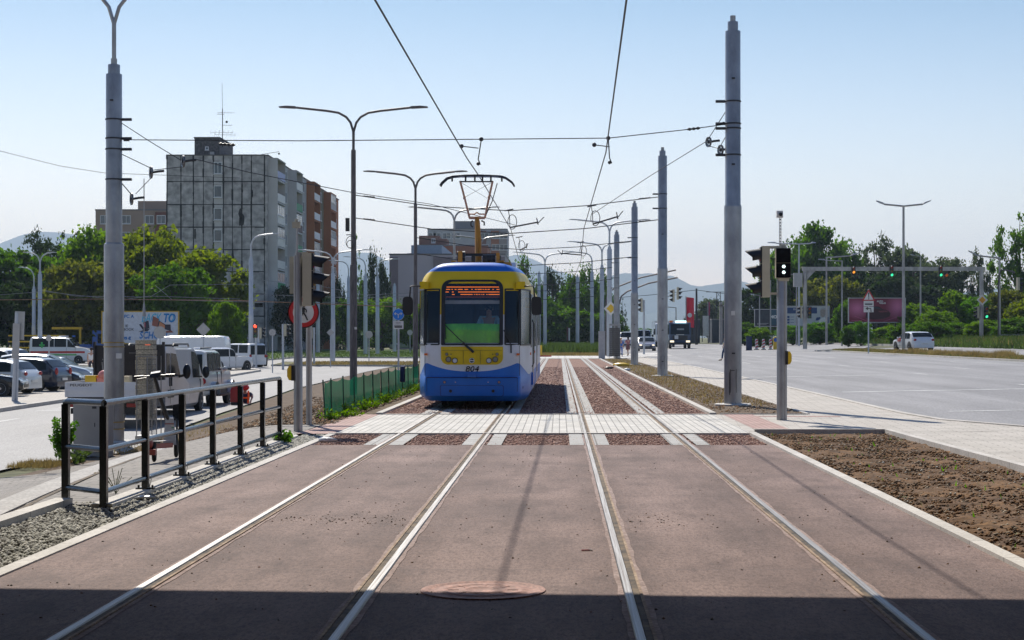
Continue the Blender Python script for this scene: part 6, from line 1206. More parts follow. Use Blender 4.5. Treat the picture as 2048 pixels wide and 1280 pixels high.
car('pale off-road vehicle with wide silver fenders and side steps behind the rack van', 'off-road car', (-13.35, 63.1, -.85), R(0), 'jeep', 4.7, 1.92, 2.02, P_pearl, [(.05,.20),(.22,.37),(.39,.53)], (.51,.59), belt=.60, wheels=(.20,.84), wr=.40, clear=.38, back_dark=True, extras=jext, name='parked_off_road_car')
# far side of the left road
car('very long high-roofed white van seen side-on behind the parked vehicles', 'van', (put(368, 128), 128, -.75), R(88), 'van', 6.6, 2.05, 2.55, P_white, [(.78,.865)], (.77,.86), belt=.60, wheels=(.2,.82), name='parked_van')
car('white pickup-like car with dark canopy glass below the long white van', 'car', (put(434, 120), 122, -.80), R(-28), 'jeep', 4.9, 1.86, 1.75, P_white, [(.05,.42),(.44,.56)], (.51,.59), belt=.62, wheels=(.20,.82), wr=.38, clear=.3, back_dark=True)
car('small white van with dark rear glass, rear towards the right, beside the pale pole', 'van', (put(474, 137), 138, -.70), R(50), 'boxvan', 4.6, 1.85, 1.90, P_white, [(.05,.28),(.31,.50),(.53,.72)], (.65,.74), belt=.58, back_dark=True, name='parked_van')
car('black car in front of the small white van at the far left road edge', 'car', (put(497, 141), 142.5, -.66), R(25), 'hatch', 4.0, 1.74, 1.42, P_black, [(.16,.30),(.315,.60)], (.53,.69), rw=(.055,.135))
for i, (x, Y, m_, l) in enumerate(((775, 245, P_navy, 'dark car parked under the trees left of the blue arrow sign'), (812, 235, P_silver, 'silver car parked under the trees between the sign and the lamp pole'), (744, 250, paint('car_darkred', (.15,.02,.03)), 'dark red car parked farthest left under the trees near the arrow sign'))):
    car(l, 'car', (put(x, Y), Y, .1), R(90 if i else -90), 'hatch', 4.3, 1.78, 1.5, m_, [(.16,.40),(.415,.62)], (.53,.69), rw=(.055,.13), group='cars parked under the trees beyond the left road')
# right road
def carlabel(t, L, W, Hh):
    for s in (-1,): q = MB(); q.box(-W/2-.014, -W/2-.004, .25, .85, .70, .98); q.build('door_sticker', red, t); text('lettering', 'ED', .2, signwhite, t, (-W/2-.016, .55, .84), rot=(R(90), 0, R(-90)), sx=1.2)
car('white hatchback with red door sticker driving away on the far right carriageway', 'car', (px(1826, 0, 132).x, 132, G(27, 132)+.02), R(11), 'hatch', 4.3, 1.8, 1.46, P_white, [(.17,.30),(.315,.44),(.455,.60)], (.53,.69), rw=(.055,.15), belt=.60, name='car', extras=carlabel)
car('grey car with lit headlights coming down the right road in front of a dark van', 'car', (px(1294, 0, 176).x, 178, G(9.5, 178)), R(180), 'sedan', 4.5, 1.8, 1.45, P_grey, [(.26,.44),(.455,.62)], (.55,.69), rw=(.21,.33), lit=True, name='car')
car('dark silver van right behind the grey car on the right road', 'van', (px(1286, 0, 200).x, 202, G(9.5, 202)), R(180), 'boxvan', 5.0, 2.0, 2.25, P_grey, [(.05,.28),(.31,.50),(.53,.72)], (.60,.75), belt=.58, name='van')
car('white van standing left of the dark van, half hidden by tram poles', 'van', (px(1254, 0, 230).x, 230, G(8, 230)), R(180), 'boxvan', 5.0, 1.95, 2.1, P_white, [(.05,.28),(.31,.50),(.53,.72)], (.60,.75), belt=.58, name='van')
def trk(t, yf, W, Hc):
    q = MB(); q.box(-.7, .5, yf-.4, yf-.1, Hc+.02, Hc+.22); q.build('lit_roof_sign', mat('roof_sign', (.6,.95,.9), emit=2.5), t); q = MB(); [q.box(x-.18, x+.18, yf-.4, yf-.2, Hc+.02, Hc+.24) for x in (-1.0, 1.0)]; q.build('beacon', orange, t)
    q = MB(); q.box(.2, .62, yf+.10, yf+.11, 1.08, 1.5); b = q.build('white_plate', signwhite, t)
    q = MB(); q.box(-.45, .35, yf-.03, yf+.0, 1.75, 2.3); q.build('windscreen_sheet', mat('pale_sheet', (.3,.33,.33)), t)
    q = MB(); q.box(-.45, .45, yf+.10, yf+.11, 1.56, 1.62); q.build('name_strip', alu, t)
trq = mat('lorry_teal', (.015,.06,.14), (.01,.04,.10), rough=.3, coat=.5)
lorry('dark blue lorry with lit roof sign coming towards the viewer on the right road', (px(1360, 0, 196).x, 200, G(14, 200)), R(180), trq, L=8, W=2.45, Hc=2.95, front_extras=trk, box_h=2.2, body_m=black)
lorry('white tanker lorry following left of the dark blue lorry, mostly behind a tram pole', (px(1332, 0, 222).x, 228, G(14, 228)), R(180), P_white, L=9, W=2.5, Hc=3.1, box_h=3.4, body_m=P_silver)
# ================================================================ people outside
pinkd = mat('pink_dress', (.42,.16,.17), (.30,.10,.11), sc=12)
person('man in white sleeveless top walking behind the cars parked at the left', (put(183, 104), 104, -.75), R(0), pose='walk', top=white, bottom=mat('dark_shorts', (.03,.03,.05)), sleeveless=True, sc=1.03)
person('woman in a pink and maroon dress walking between two tram poles', (put(1256, 148), 148, G(6, 148)), R(30), pose='walk', top=pinkd, bottom=mat('maroon_skirt', (.20,.07,.07), (.12,.05,.05), sc=9), dress=True, sc=.96, longhair=True, armfwd=1)
person('fair-haired child in a blue shirt right of the weight stack pole', (put(1242, 146), 146, G(5.5, 146)), R(170), top=blue, bottom=blue, hair=mat('fair_hair', (.5,.22,.08)), sc=.92)
person('dark-haired pedestrian in blue half hidden by the tallest right pole', (put(1451, 108), 108, G(10, 108)), R(90), pose='walk', top=mat('pale_top', (.25,.35,.5)), bottom=mat('dark_blue_cloth', (.015,.05,.14)), sc=1.03)
wk, J = person('crouching road worker in red helmet and orange safety vest behind the earth bank', (put(488, 64.5), 64.5, -1.70), R(200), pose='crouch', top=mat('navy_workwear', (.015,.03,.09)), bottom=mat('navy_workwear2', (.015,.025,.07)), hair=None, sc=1.08)
hd = Vector(J['hd']); q = MB(); q.ball(hd+Vector((0, -.01, .06)), .135, n=16, k=8, sc=(1, 1.1, .85)); q.lathe([(.15, .03), (.15, .045), (.1, .05)], hd, 16); q.build('helmet', mat('helmet_red', (.75,.02,.02), rough=.3), wk)
q = MB()
for s in (-1, 1): q.tube([(s*.12, -.12, .85), (s*.14, -.0, 1.12), (s*.12, .16, 1.20), (s*.11, .28, 1.05), (s*.1, .24, .78)], .035, 6)
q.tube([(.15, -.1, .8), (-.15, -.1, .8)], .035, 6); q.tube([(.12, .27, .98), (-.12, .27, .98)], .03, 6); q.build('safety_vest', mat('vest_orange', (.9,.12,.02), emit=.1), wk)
t = thing('red_generator', 'red machine with a black base standing beside the crouching worker', 'machine', (put(472, 63), 63, -1.30)); q = MB(); q.box(-.17, .16, -.2, .2, .55, 1.0); q.prism([(-.17, 1.0), (.16, 1.0), (.12, 1.12), (-.10, 1.14)], -.18, .18, 'y'); q.build('cover', mat('machine_red', (.6,.03,.03), rough=.4), t); q = MB(); q.box(-.15, .15, -.2, .2, 0, .55); q.build('base', black, t)
# ================================================================ buildings
def wall_mat(name, c1, c2, sc=.25, panel=None, dark=(.10,.10,.11)):
    return mat(name, c1, c2, sc=sc, rough=.9, fine=6, detail=10, lo=.3, hi=.7)
greyw = mat('block_grey', (.54,.515,.50), (.40,.38,.37), sc=.35, rough=.95, fine=1.3, detail=6, lo=.35, hi=.65); greyw2 = mat('block_side_grey', (.58,.565,.555), (.50,.485,.475), sc=.3, rough=.95)
joint = mat('joint_tar', (.045,.042,.04), (.03,.03,.03), rough=.9); orangew = mat('block_orange', (.40,.16,.07), (.34,.135,.06), sc=.3, rough=.95); olive = mat('block_olive', (.22,.20,.13), (.17,.155,.10), sc=.3, rough=.95)
winfr = mat('window_frame', (.72,.73,.74), rough=.5)
def window(parent, c, w_, h, nrm, frame=winfr, glass=glass_b, mull=1, name='window', dep=.06):
    """c centre, nrm outward normal ('-y','x')"""
    f = MB(); g = MB()
    def b(q, u0, u1, v0, v1, d0, d1):
        if nrm == '-y': q.box(c[0]+u0, c[0]+u1, c[1]-d1, c[1]-d0, c[2]+v0, c[2]+v1)
        else: q.box(c[0]+d0, c[0]+d1, c[1]+u0, c[1]+u1, c[2]+v0, c[2]+v1)
    t = .10
    b(f, -w_/2, w_/2, -h/2, -h/2+t, 0, dep); b(f, -w_/2, w_/2, h/2-t, h/2, 0, dep); b(f, -w_/2, -w_/2+t, -h/2+t, h/2-t, 0, dep); b(f, w_/2-t, w_/2, -h/2+t, h/2-t, 0, dep)
    for k in range(mull): u = -w_/2+w_*(k+1)/(mull+1); b(f, u-.03, u+.03, -h/2+t, h/2-t, 0, dep)
    b(f, -w_/2-.05, w_/2+.05, -h/2-.07, -h/2-.003, 0, dep+.09); o = f.build(name, frame, parent)
    b(g, -w_/2+.03, w_/2-.03, -h/2+.03, h/2-.03, -.02, dep*.4); g.build('pane', glass, o)
    return o
def block():
    y0 = 215; x0, x1 = -48.98, -36.4; zr = 24.4; y1 = 284; t = thing('apartment_block', 'long grey panel apartment block with orange and brown stair sections and loggias', 'apartment building', ((x0+x1)/2, y0, 0)); O = Vector(((x0+x1)/2, y0, 0)); hw_ = (x1-x0)/2; Ls = y1-y0
    q = MB(); q.box(-hw_, hw_, 0, Ls, -.5, zr); w1 = q.build('wall', greyw, t)
    q = MB(); q.box(-hw_-.05, hw_+.12, -.06, Ls+.05, zr+.003, zr+.14); q.build('roof_edge', mat('roof_trim', (.12,.11,.11)), t)
    # tar joints of the gable panels
    q = MB(); cx = [(x-VX)*y0/F-O.x for x in (334, 362, 387, 407, 427, 447, 465, 484, 503, 529)]; rj = random.Random(3)
    for x in cx:
        z = 0
        while z < zr-.1: w_ = rj.choice([.05, .07, .09, .09, .13]); h = min(rj.uniform(.6, 1.6), zr-z); q.box(x-w_, x+w_*rj.uniform(.5, 1), -.02, 0.0, z, z+h); z += h
    zs = [zr-.28-2.8*k-.0 for k in range(1, 9)]; zs = [CH+(678-y)*y0/F for y in (363, 409, 454, 499, 543, 588, 632)]
    for z in zs:
        x = -hw_
        while x < hw_-.3: w_ = rj.uniform(.7, 2); q.box(x, min(x+w_, hw_-.4), -.016, 0, z-rj.choice([.05, .07, .1]), z+.05); x += w_
    q.build('panel_joint', joint, w1)
    st = MB()
    for (x, ya, yb, w_) in ((226, 0, 0, 0),): pass
    for (xp, ya, yb, wp) in ((484, 363, 390, 5), (390, 455, 480, 5), (481, 415, 455, 9), (484, 425, 452, 10), (466, 500, 530, 6), (387, 380, 400, 4), (505, 380, 395, 4)):
        c = ((xp-VX)*y0/F-O.x, CH+(678-(ya+yb)/2)*y0/F); hh = (yb-ya)/2*y0/F; ww = wp/2*y0/F; n = 14
        o = [(c[0]+ww*math.cos(2*math.pi*k/n)*rj.uniform(.5, 1.1), c[1]+hh*math.sin(2*math.pi*k/n)*rj.uniform(.8, 1.1)) for k in range(n)]; st.prism(o, -.026, -.004, 'y')
    st.build('tar_stain', joint, w1)
    wx = (436-VX)*y0/F-O.x
    for k, yc in enumerate((336, 383, 428, 471, 515, 560, 604)):
        z = CH+(678-yc)*y0/F; window(t, (wx, 0, z), 1.05, 1.5, '-y', mull=1 if k in (0,) else 0)
        q = MB(); q.box(wx-.62, wx+.62, -.012, 0, z-2.0, z-.9); q.build('infill_panel', greyw2, t)
    # side bays and loggias
    bays = [(0.6, 7.0, greyw2, greyw2, None), (16.2, 22.0, greyw2, greyw2, 'g'), (33, 39.4, orangew, olive, 'o'), (51.0, 57.4, orangew, orangew, 'o')]
    fl = [2.0+2.8*k for k in range(8)]; rb = random.Random(11); pan = [blue, black, signwhite, mat('balcony_green', (.03,.30,.12)), signwhite, mat('balcony_brown', (.18,.11,.10)), winfr, mat('balcony_maroon', (.13,.06,.06)), signwhite]
    for bi, (a, b, wm, wm2, kd) in enumerate(bays):
        q = MB(); q.box(hw_, hw_+1.15, a, a+.25, -.5, zr-.35); q.box(hw_, hw_+1.15, b-.25, b, -.5, zr-.35); q.box(hw_, hw_+1.18, a-.02, b+.02, zr-.35, zr-.2)
        for z in fl: q.box(hw_, hw_+1.12, a+.25, b-.25, z-.2, z)
        q.build('loggia_frame', wm, t)
        for k, z in enumerate(fl):
            m_ = pan[rb.randrange(len(pan))] if kd != 'o' else (winfr if rb.random() < .5 else greyw2); glz = rb.random() < .38
            q = MB(); q.box(hw_+1.09, hw_+1.14, a+.3, b-.3, z+.06, z+1.05); q.build('balcony_rail', m_, t)
            if glz: window(t, (hw_+1.08, (a+b)/2, z+1.75), b-a-.7, 1.3, 'x', mull=3)
            q = MB(); q.box(hw_+.01, hw_+.03, a+.9, a+2.2, z+.1, z+2.2); q.box(hw_+.01, hw_+.03, a+2.6, b-.7, z+.9, z+2.2); q.build('balcony_door', glass_b, t)
        q = MB(); e = [16.2, 33, 51, 68.9][bi]; q.box(hw_+.0, hw_+.02, b+.02, e-.02, -.5, zr-.01); q.build('facade_panel', wm2, t)
        for z in fl:
            for yy in ((b+e)/2-2.2, (b+e)/2+2.2): window(t, (hw_+.02, yy, z+1.5), 1.9, 1.5, 'x', mull=1)
    # lift house, mast, vents
    xa, xb = [(x-VX)*(y0+3)/F-O.x for x in (389, 439)]; q = MB(); q.box(xa, xb, 3, 12, zr, zr+2.5); q.box(xa-.08, xb+.08, 2.92, 12.1, zr+2.5, zr+2.68); lh = q.build('lift_house', mat('lift_grey', (.13,.125,.125), (.09,.085,.085), rough=.9, fine=4), t)
    window(lh, ((xa+xb)/2, 3, zr+1.25), .45, .45, '-y', mull=0)
    q = MB(); q.box(xb+.1, xb+4.6, 5, 10, zr, zr+.7); q.box(xb-1.1, xb-.6, 2.4, 2.9, zr+.25, zr+.75); q.build('roof_vent', signback, t)
    q = MB(); q.tube([(hw_-1.6, .8, zr+.1), (hw_-.2, .8, zr+.35), (hw_+1.35, .5, zr+.55)], .03, 5); q.ball((hw_+1.35, .5, zr+.3), .13); q.build('roof_bracket', wire, t)
    bx = (445-VX)*(y0+4)/F-O.x; q = MB(); q.tube([(bx, 4, zr+1.5), (bx, 4, zr+6.4)], .06, 6); q.tube([(bx, 4, zr+6.4), (bx-.05, 4, zr+9.6)], .025, 5); q.tube([(bx, 4, zr+2.4), (bx+1.4, 4, zr+.9)], .015, 4); an = q.build('antenna_mast', wire, t)
    q = MB()
    for z, xa_, xb_ in ((5.9, -.6, 1.5), (4.3, 0, 1.2), (3.4, -1.5, 1.3), (3.1, -1.0, 1.6), (1.9, -.3, 1.1), (5.7, -.7, .2)):
        q.tube([(bx+xa_, 4, zr+z), (bx+xb_, 4, zr+z-.05)], .022, 4)
        for k in range(6): x = lerp(xa_, xb_, k/5); q.tube([(bx+x, 4, zr+z-.25 if z < 4 else zr+z-.08), (bx+x, 4, zr+z+.25 if z < 4 else zr+z+.08)], .014, 4)
    q.ball((bx+.55, 3.9, zr+4.7), .16); q.build('antenna_element', wire, an)
    q = MB(); z = 4.4; q.box((510-VX)*y0/F-O.x, (526-VX)*y0/F-O.x, -.03, 0, CH+(678-614)*y0/F, CH+(678-606)*y0/F); q.build('street_name_plate', blackg, t)
block()
def plain_block(label, x0, x1, ytop, Y, dep, m_, cols, z0=0, win=True, stripes=(), zbot=None, fl=2.8, cat='apartment building', name='apartment_block', ww=1.5, boxes=()):
    p0, p1 = px(x0, ytop, Y), px(x1, ytop, Y); t = thing(name, label, cat, ((p0.x+p1.x)/2, Y, 0)); hw_ = (p1.x-p0.x)/2; zt = p0.z; q = MB(); q.box(-hw_, hw_, 0, dep, -.5, zt); q.build('wall', m_, t)
    q = MB(); q.box(-hw_-.08, hw_+.08, -.08, dep+.08, zt, zt+.22); q.build('roof_edge', mat('roof_trim2', (.2,.19,.19)), t)
    for a, b, sm_, pr in stripes: q = MB(); q.box(lerp(-hw_, hw_, a), lerp(-hw_, hw_, b), -pr, 0, -.5, zt-.3); q.build('facade_panel', sm_, t)
    for bx0, bx1, by, bm in boxes: a = px(bx0, by, Y); b = px(bx1, by, Y); c = (p0.x+p1.x)/2; q = MB(); q.box(a.x-c, b.x-c, 2, dep*.7, zt, a.z); q.build('roof_house', bm, t)
    if win:
        z = zt-fl*.55
        while z > 4:
            for u in cols: window(t, (lerp(-hw_, hw_, u), -.02-max([pr for a, b, s, pr in stripes if a <= u <= b] or [0]), z), ww, 1.45, '-y', mull=1)
            z -= fl
    return t
tan = mat('block_tan', (.36,.27,.21), (.31,.23,.18), sc=.2, rough=.95); redbr = mat('block_redbrown', (.20,.085,.06), (.17,.07,.05), sc=.2, rough=.95)
plain_block('tan and red-brown apartment block behind the left trees', 191, 345, 421, 290, 14, tan, (.12, .40, .70, .86), stripes=((.17,.22,redbr,.3), (.78,1.0,redbr,.35)), boxes=((270, 332, 400, tan),))
pinkw = mat('mall_pink', (.62,.54,.55), (.57,.49,.50), sc=.15, rough=.9); blug = mat('mall_bluegrey', (.32,.40,.50), rough=.9); brn = mat('mall_brown', (.24,.13,.10), rough=.9); orr = mat('mall_orange', (.34,.15,.09), rough=.9)
t = plain_block('plain pinkish flat-roofed hall behind the tram with a blue-grey upper storey', 779, 1010, 510, 262, 40, pinkw, (), win=False, stripes=((.0,.075,mat('mall_mauve', (.30,.23,.24)),.15), (.38,1.0,mat('mall_mauve2', (.32,.24,.25)),.2)), cat='hall', name='flat_roofed_hall', boxes=((820, 882, 489, blug), (812, 822, 505, pinkw)))
t = plain_block('stepped brown and orange house above the pinkish hall roof', 835, 975, 492, 300, 12, orr, (), win=False, cat='house', name='stepped_house', boxes=((836, 876, 470, brn), (876, 892, 476, brn)))
window(t, ((865-905)*300/F, 1.98, px(0, 480, 300).z), .7, .8, '-y')
plain_block('distant grey apartment tower with brown stripes behind the pantograph', 855, 1014, 459, 420, 16, mat('tower_grey', (.42,.43,.45), (.36,.37,.39), sc=.2, rough=.95), (.06,.12,.24,.36,.72,.86,.96), stripes=((.66,.74,brn,.4), (.80,.90,orr,.4), (.90,1.0,mat('tower_pale', (.30,.28,.28)),.2)), boxes=((908, 955, 441, mat('tower_dark', (.20,.21,.23))),), ww=2.0)
for (x0, x1, yt, Y, l, m_) in ((1380, 1400, 640, 300, 'dark low building left of the utility pole at the road end', mat('dark_build', (.04,.05,.07))), (1424, 1452, 640, 290, 'dark low building right of the white banner at the road end', mat('dark_build', (.04,.05,.07)))):
    plain_block(l, x0, x1, yt, Y, 8, m_, (), win=False, cat='building', name='low_building')
plain_block('small pale low building half hidden under the left trees', 60, 170, 640, 205, 6, mat('low_pale', (.25,.24,.22)), (), win=False, cat='building', name='low_building')
# flags, banner, posts by the road end
def flag(x, yb, yt, Y, w_, label, c, fold=.2):
    p = px(x, yb, Y); h = CH+(678-yt)*Y/F-p.z; t = thing('advertising_flag', label, 'flag', p); q = MB(); q.cyl((0, 0, 0), (0, 0, h+.1), .07, n=8); q.build('pole', signback, t)
    q = MB(); q.grid(lambda i, j: (w_*i/6*(1-.0*j), .12*math.sin(i*1.3+j*.3), h-(h*.62)*j/8-.12*i/6*w_), 6, 8); f = q.build('cloth', c, t, fix=False)
    if w_ > 1: q = MB(); q.add([(w_*(1-.10-.02*j), .14, h-(h*.62)*(j/8)-.1) for j in range(9)]+[(w_*1.01, .14, h-(h*.62)*(j/8)-.1) for j in range(9)], [(j, j+1, j+10, j+9) for j in range(3, 8)]); q.build('white_edge', signwhite, f); q = MB(); q.lathe([(.22, 0), (.32, 0), (.32, -.02), (.22, -.02)], (w_*.45, -.16, h*.62), 18, axis='y'); q.box(w_*.45-.15, w_*.45+.15, -.18, -.16, h*.62-.03, h*.62+.03); q.build('emblem', signwhite, f)
flag(1372, 690, 594, 245, 1.15, 'tall red advertising flag with a white round emblem beside the dark blue lorry', mat('flag_red', (.75,.03,.06), rough=.7))
flag(1416, 684, 604, 300, .35, 'narrow furled dark pink flag near the utility pole', mat('flag_pink', (.5,.04,.12), rough=.7))
t = thing('white_banner', 'white upright cloth banner between two flags at the road end', 'banner', px(1411, 672, 290)); q = MB(); q.grid(lambda i, j: (-.5+1.1*i/6+.08*math.sin(j), .1*math.sin(i*1.5), 0+3.4*j/6), 6, 6); q.build('cloth', signwhite, t, fix=False); q = MB(); q.cyl((-.55, 0, -1), (-.55, 0, 3.5), .07, n=8); q.cyl((.65, 0, -1), (.65, 0, 3.5), .07, n=8); q.build('pole', wire, t)
t = thing('concrete_gateposts', 'pair of pale concrete posts just left of the tallest right pole, far behind', 'post', px(1445, 690, 250)); q = MB(); q.box(-.45, .0, -.2, .2, 0, 6.2); q.box(.25, .5, -.2, .2, 0, 5.6); q.box(-.5, .55, -.2, .2, 5.6, 5.8); q.build('post', conc, t)
def pylon(x, yb, yt, Y):
    p = px(x, yb, Y); h = CH+(678-yt)*Y/F-p.z; t = thing('lattice_pylon', 'dark lattice pylon among the trees at the road end', 'pylon', p); q = MB()
    for s in (-1, 1): q.tube([(s*.6, 0, 0), (s*.35, 0, h)], .08, 4)
    for k in range(9): z = h*k/9; q.tube([(-.6+.25*k/9, 0, z), (.6-.25*(k+1)/9, 0, z+h/9)], .05, 4); q.tube([(.6-.25*k/9, 0, z), (-.6+.25*(k+1)/9, 0, z+h/9)], .05, 4)
    q.tube([(-2.4, 0, h), (2.4, 0, h)], .07, 4); q.build('lattice', wire, t)
pylon(1437, 680, 584, 330)
# ================================================================ billboards
def billboard(label, x0, x1, y0, y1, Y, face_m, frame_m, deco, legs=2):
    a = px(x0, y1, Y); b = px(x1, y0, Y); w_, h = b.x-a.x, b.z-a.z; g = G((a.x+b.x)/2, Y); t = thing('billboard', label, 'billboard', (a.x, Y, g)); z0 = a.z-g
    q = MB(); q.box(0, w_, 0, .12, z0, z0+h); q.build('panel', face_m, t); f = .09
    q = MB(); q.box(-f, w_+f, -.05, .14, z0+h, z0+h+f); q.box(-f, w_+f, -.05, .14, z0-f, z0); q.box(-f, 0, -.05, .14, z0, z0+h); q.box(w_, w_+f, -.05, .14, z0, z0+h); q.build('frame', frame_m, t)
    q = MB(); [q.box(w_*(k+.5)/legs-.06, w_*(k+.5)/legs+.06, .13, .25, -.2, z0+h*.8) for k in range(legs)]; q.box(0, w_, .1, .5, z0-.5, z0-.4); q.build('support', wire, t)
    U = lambda x: (x-x0)*Y/F; V = lambda y: z0+h-(y-y0)*Y/F
    def blob(name, pts, m_, d=.012): q = MB(); q.prism([(U(x), V(y)) for x, y in pts], -d, 0, 'y'); return q.build(name, m_, t)
    def tx(s, x, y, hh, m_, **k): return text('lettering', s, hh*Y/F/.72, m_, t, (U(x), -.02, V(y)), **k)
    deco(blob, tx, t, U, V); return t
lb = mat('ad_blue', (.02,.22,.55), (.01,.14,.45), sc=2); cyan = mat('ad_cyan', (.12,.50,.68), (.05,.35,.6), sc=2); dk = mat('ad_dark', (.03,.03,.05)); br = mat('ad_brown', (.30,.10,.07)); orn = mat('ad_orange', (.6,.25,.12))
def deco1(blob, tx, t, U, V):
    tx('BACK TO', 315, 636.5, 17.5, cyan, sx=.62, shear=.22, bold=.02); tx('TO', 338, 637, 17.5, lb, sx=.72, shear=.22, bold=.025).location.y = -.03
    tx('SCHOOL', 308, 671, 14, lb, sx=.75, shear=.22, bold=.02); tx('PC A', 258, 633, 6.5, lb, bold=.01); tx('NOTEBOOK', 247, 659, 5.5, dk); tx('IE', 253.5, 652, 5.5, dk); tx('399 \u20ac', 252, 677, 6, lb, bold=.02)
    blob('picture', [(278, 649), (282, 648), (291, 660), (287, 661)], dk, .035); blob('picture', [(286, 645), (297, 641), (299, 656), (290, 660)], dk, .035); blob('picture', [(288, 646), (291, 645), (291, 655), (287, 653)], mat('ad_red', (.45,.05,.1)), .04)
    blob('picture', [(306, 632), (318, 638), (315, 654), (304, 651)], br, .035); blob('picture', [(318, 641), (331, 649), (331, 659), (315, 653)], dk, .035); blob('picture', [(319.5, 643), (330, 650), (330, 657), (317.5, 652)], orn, .04); blob('picture', [(331, 649), (341, 649), (342, 662), (331, 659)], dk, .035); blob('picture', [(276, 664), (290, 659), (300, 657), (296, 662)], dk, .03); blob('picture', [(326, 662), (343, 661), (347, 665), (328, 666)], br, .03)
billboard('white billboard with blue BACK TO SCHOOL lettering and notebook pictures in a yellow frame', 205, 356, 624, 686, 150, mat('ad_white', (.60,.64,.72), rough=.5), mat('frame_yellow', (.55,.35,.03)), deco1)
def deco2(blob, tx, t, U, V):
    blob('picture', [(1512, 622), (1538, 622), (1538, 645), (1512, 645)], mat('ad_dim', (.05,.06,.07), (.02,.02,.03), sc=1.5)); blob('picture', [(1542, 620), (1553, 620), (1553, 650), (1542, 650)], mat('ad_steel', (.03,.09,.13)))
    tx('MOTOR', 1556, 634, 6, signwhite, sx=1.05, bold=.03); tx('OS', 1566, 640.5, 6, signwhite, sx=1.05, bold=.03); blob('strip', [(1514, 646.3), (1537, 646.3), (1537, 647.1), (1514, 647.1)], signback); blob('strip', [(1514, 648.3), (1533, 648.3), (1533, 649.0), (1514, 649.0)], signback)
billboard('dark billboard with white lettering beside the paler portrait billboard', 1510, 1571, 619.5, 652, 222, mat('ad_night', (.02,.025,.035)), signback, deco2)
nv = mat('ad_navy', (.02,.06,.18)); sk2 = mat('ad_skin', (.38,.32,.27)); 
def deco3(blob, tx, t, U, V):
    blob('title_bar', [(1574.5, 615), (1634, 615), (1634, 627), (1574.5, 627)], nv); tx('PMDs Biznis Svet', 1604, 619, 4, signwhite, sx=.9).location.y = -.03
    for k in range(3): blob('tick_box', [(1574.5, 632+k*5.5), (1579, 632+k*5.5), (1579, 636+k*5.5), (1574.5, 636+k*5.5)], nv); blob('strip', [(1581, 633.6+k*5.5), (1588, 633.6+k*5.5), (1588, 634.4+k*5.5), (1581, 634.4+k*5.5)], nv)
    blob('portrait', [(1640, 621), (1643, 616.5), (1648, 616), (1651, 619), (1651, 628), (1649, 633), (1645, 635), (1641, 632)], sk2, .03); blob('portrait', [(1640, 622), (1641, 617), (1645, 614.5), (1650, 616), (1651.5, 622), (1650, 619), (1643, 618.5)], signback, .04)
    blob('portrait', [(1632, 651), (1640, 639), (1645, 635), (1650, 635), (1656, 640), (1656, 651)], signwhite, .02); blob('portrait', [(1631, 641), (1633, 635), (1641, 634), (1640, 638), (1636, 641)], nv, .03); blob('portrait', [(1652, 636), (1657, 634), (1657, 651), (1653, 651)], nv, .03); blob('portrait', [(1637, 651), (1642, 645), (1652, 644), (1653, 651)], nv, .03)
billboard('pale billboard with navy title bar and a portrait of a man in a white shirt', 1572, 1658, 613, 651, 212, mat('ad_cream', (.50,.52,.50), (.42,.45,.46), sc=.6), signback, deco3)
def deco4(blob, tx, t, U, V):
    pink = mat('ad_pink', (.62,.10,.24)); red4 = mat('ad_wine', (.20,.012,.035)); 
    blob('car_picture', [(1731, 636), (1733, 622), (1740, 615), (1748, 612.5), (1758, 613), (1765, 618), (1777, 621.5), (1781, 627), (1779, 633), (1765, 638), (1745, 639)], mat('ad_carbody', (.06,.006,.012)), .03); blob('car_picture', [(1744, 616), (1749, 613.8), (1757, 614.2), (1762, 618)], dk, .04); blob('car_picture', [(1756, 622), (1772, 621), (1778, 624), (1760, 625)], mat('ad_carlight', (.22,.03,.05)), .04)
    blob('floor_line', [(1708, 632), (1709, 631.6), (1737, 643), (1735, 643)], pink, .02); blob('floor_line', [(1803, 630.5), (1804, 631), (1768, 643), (1766, 643)], pink, .02); blob('floor_line', [(1703, 640.5), (1724, 640.5), (1724, 641.2), (1703, 641.2)], pink, .02)
    tx('AUTO', 1760, 602.8, 3.2, signwhite, bold=.01); tx('VALAS', 1765, 606.4, 3.2, signwhite, bold=.01)
m4 = bpy.data.materials.new('ad_magenta'); m4.use_nodes = True; nt4 = m4.node_tree; L4 = nt4.links.new; b4 = nt4.nodes['Principled BSDF']; b4.inputs['Roughness'].default_value = .5
tc4 = N(nt4, 'ShaderNodeTexCoord'); cr = None
def radial(cx, cz, sx_, sz_):
    mp = N(nt4, 'ShaderNodeMapping'); mp.inputs['Location'].default_value = (-cx/sx_, 0, -cz/sz_); mp.inputs['Scale'].default_value = (1/sx_, 0, 1/sz_); g = N(nt4, 'ShaderNodeTexGradient', gradient_type='SPHERICAL'); L4(tc4.outputs['Object'], mp.inputs[0]); L4(mp.outputs[0], g.inputs[0]); return g.outputs[0]
bb4 = billboard('dark red billboard with a car picture behind the warning triangle sign', 1698, 1810, 597, 644, 185, m4, signback, deco4, legs=3)
pz = CH+(678-618)*185/F-G(33, 185); ad = N(nt4, 'ShaderNodeMath', operation='ADD'); L4(radial(.9, pz, 1.5, 1.2), ad.inputs[0]); L4(radial(5.2, pz+.2, 1.3, 1.5), ad.inputs[1])
r4 = N(nt4, 'ShaderNodeValToRGB'); r4.color_ramp.elements[0].color = (.20,.012,.04,1); r4.color_ramp.elements[1].color = (.60,.16,.30,1); r4.color_ramp.elements[1].position = .9; L4(ad.outputs[0], r4.inputs[0]); L4(r4.outputs[0], b4.inputs['Base Color'])
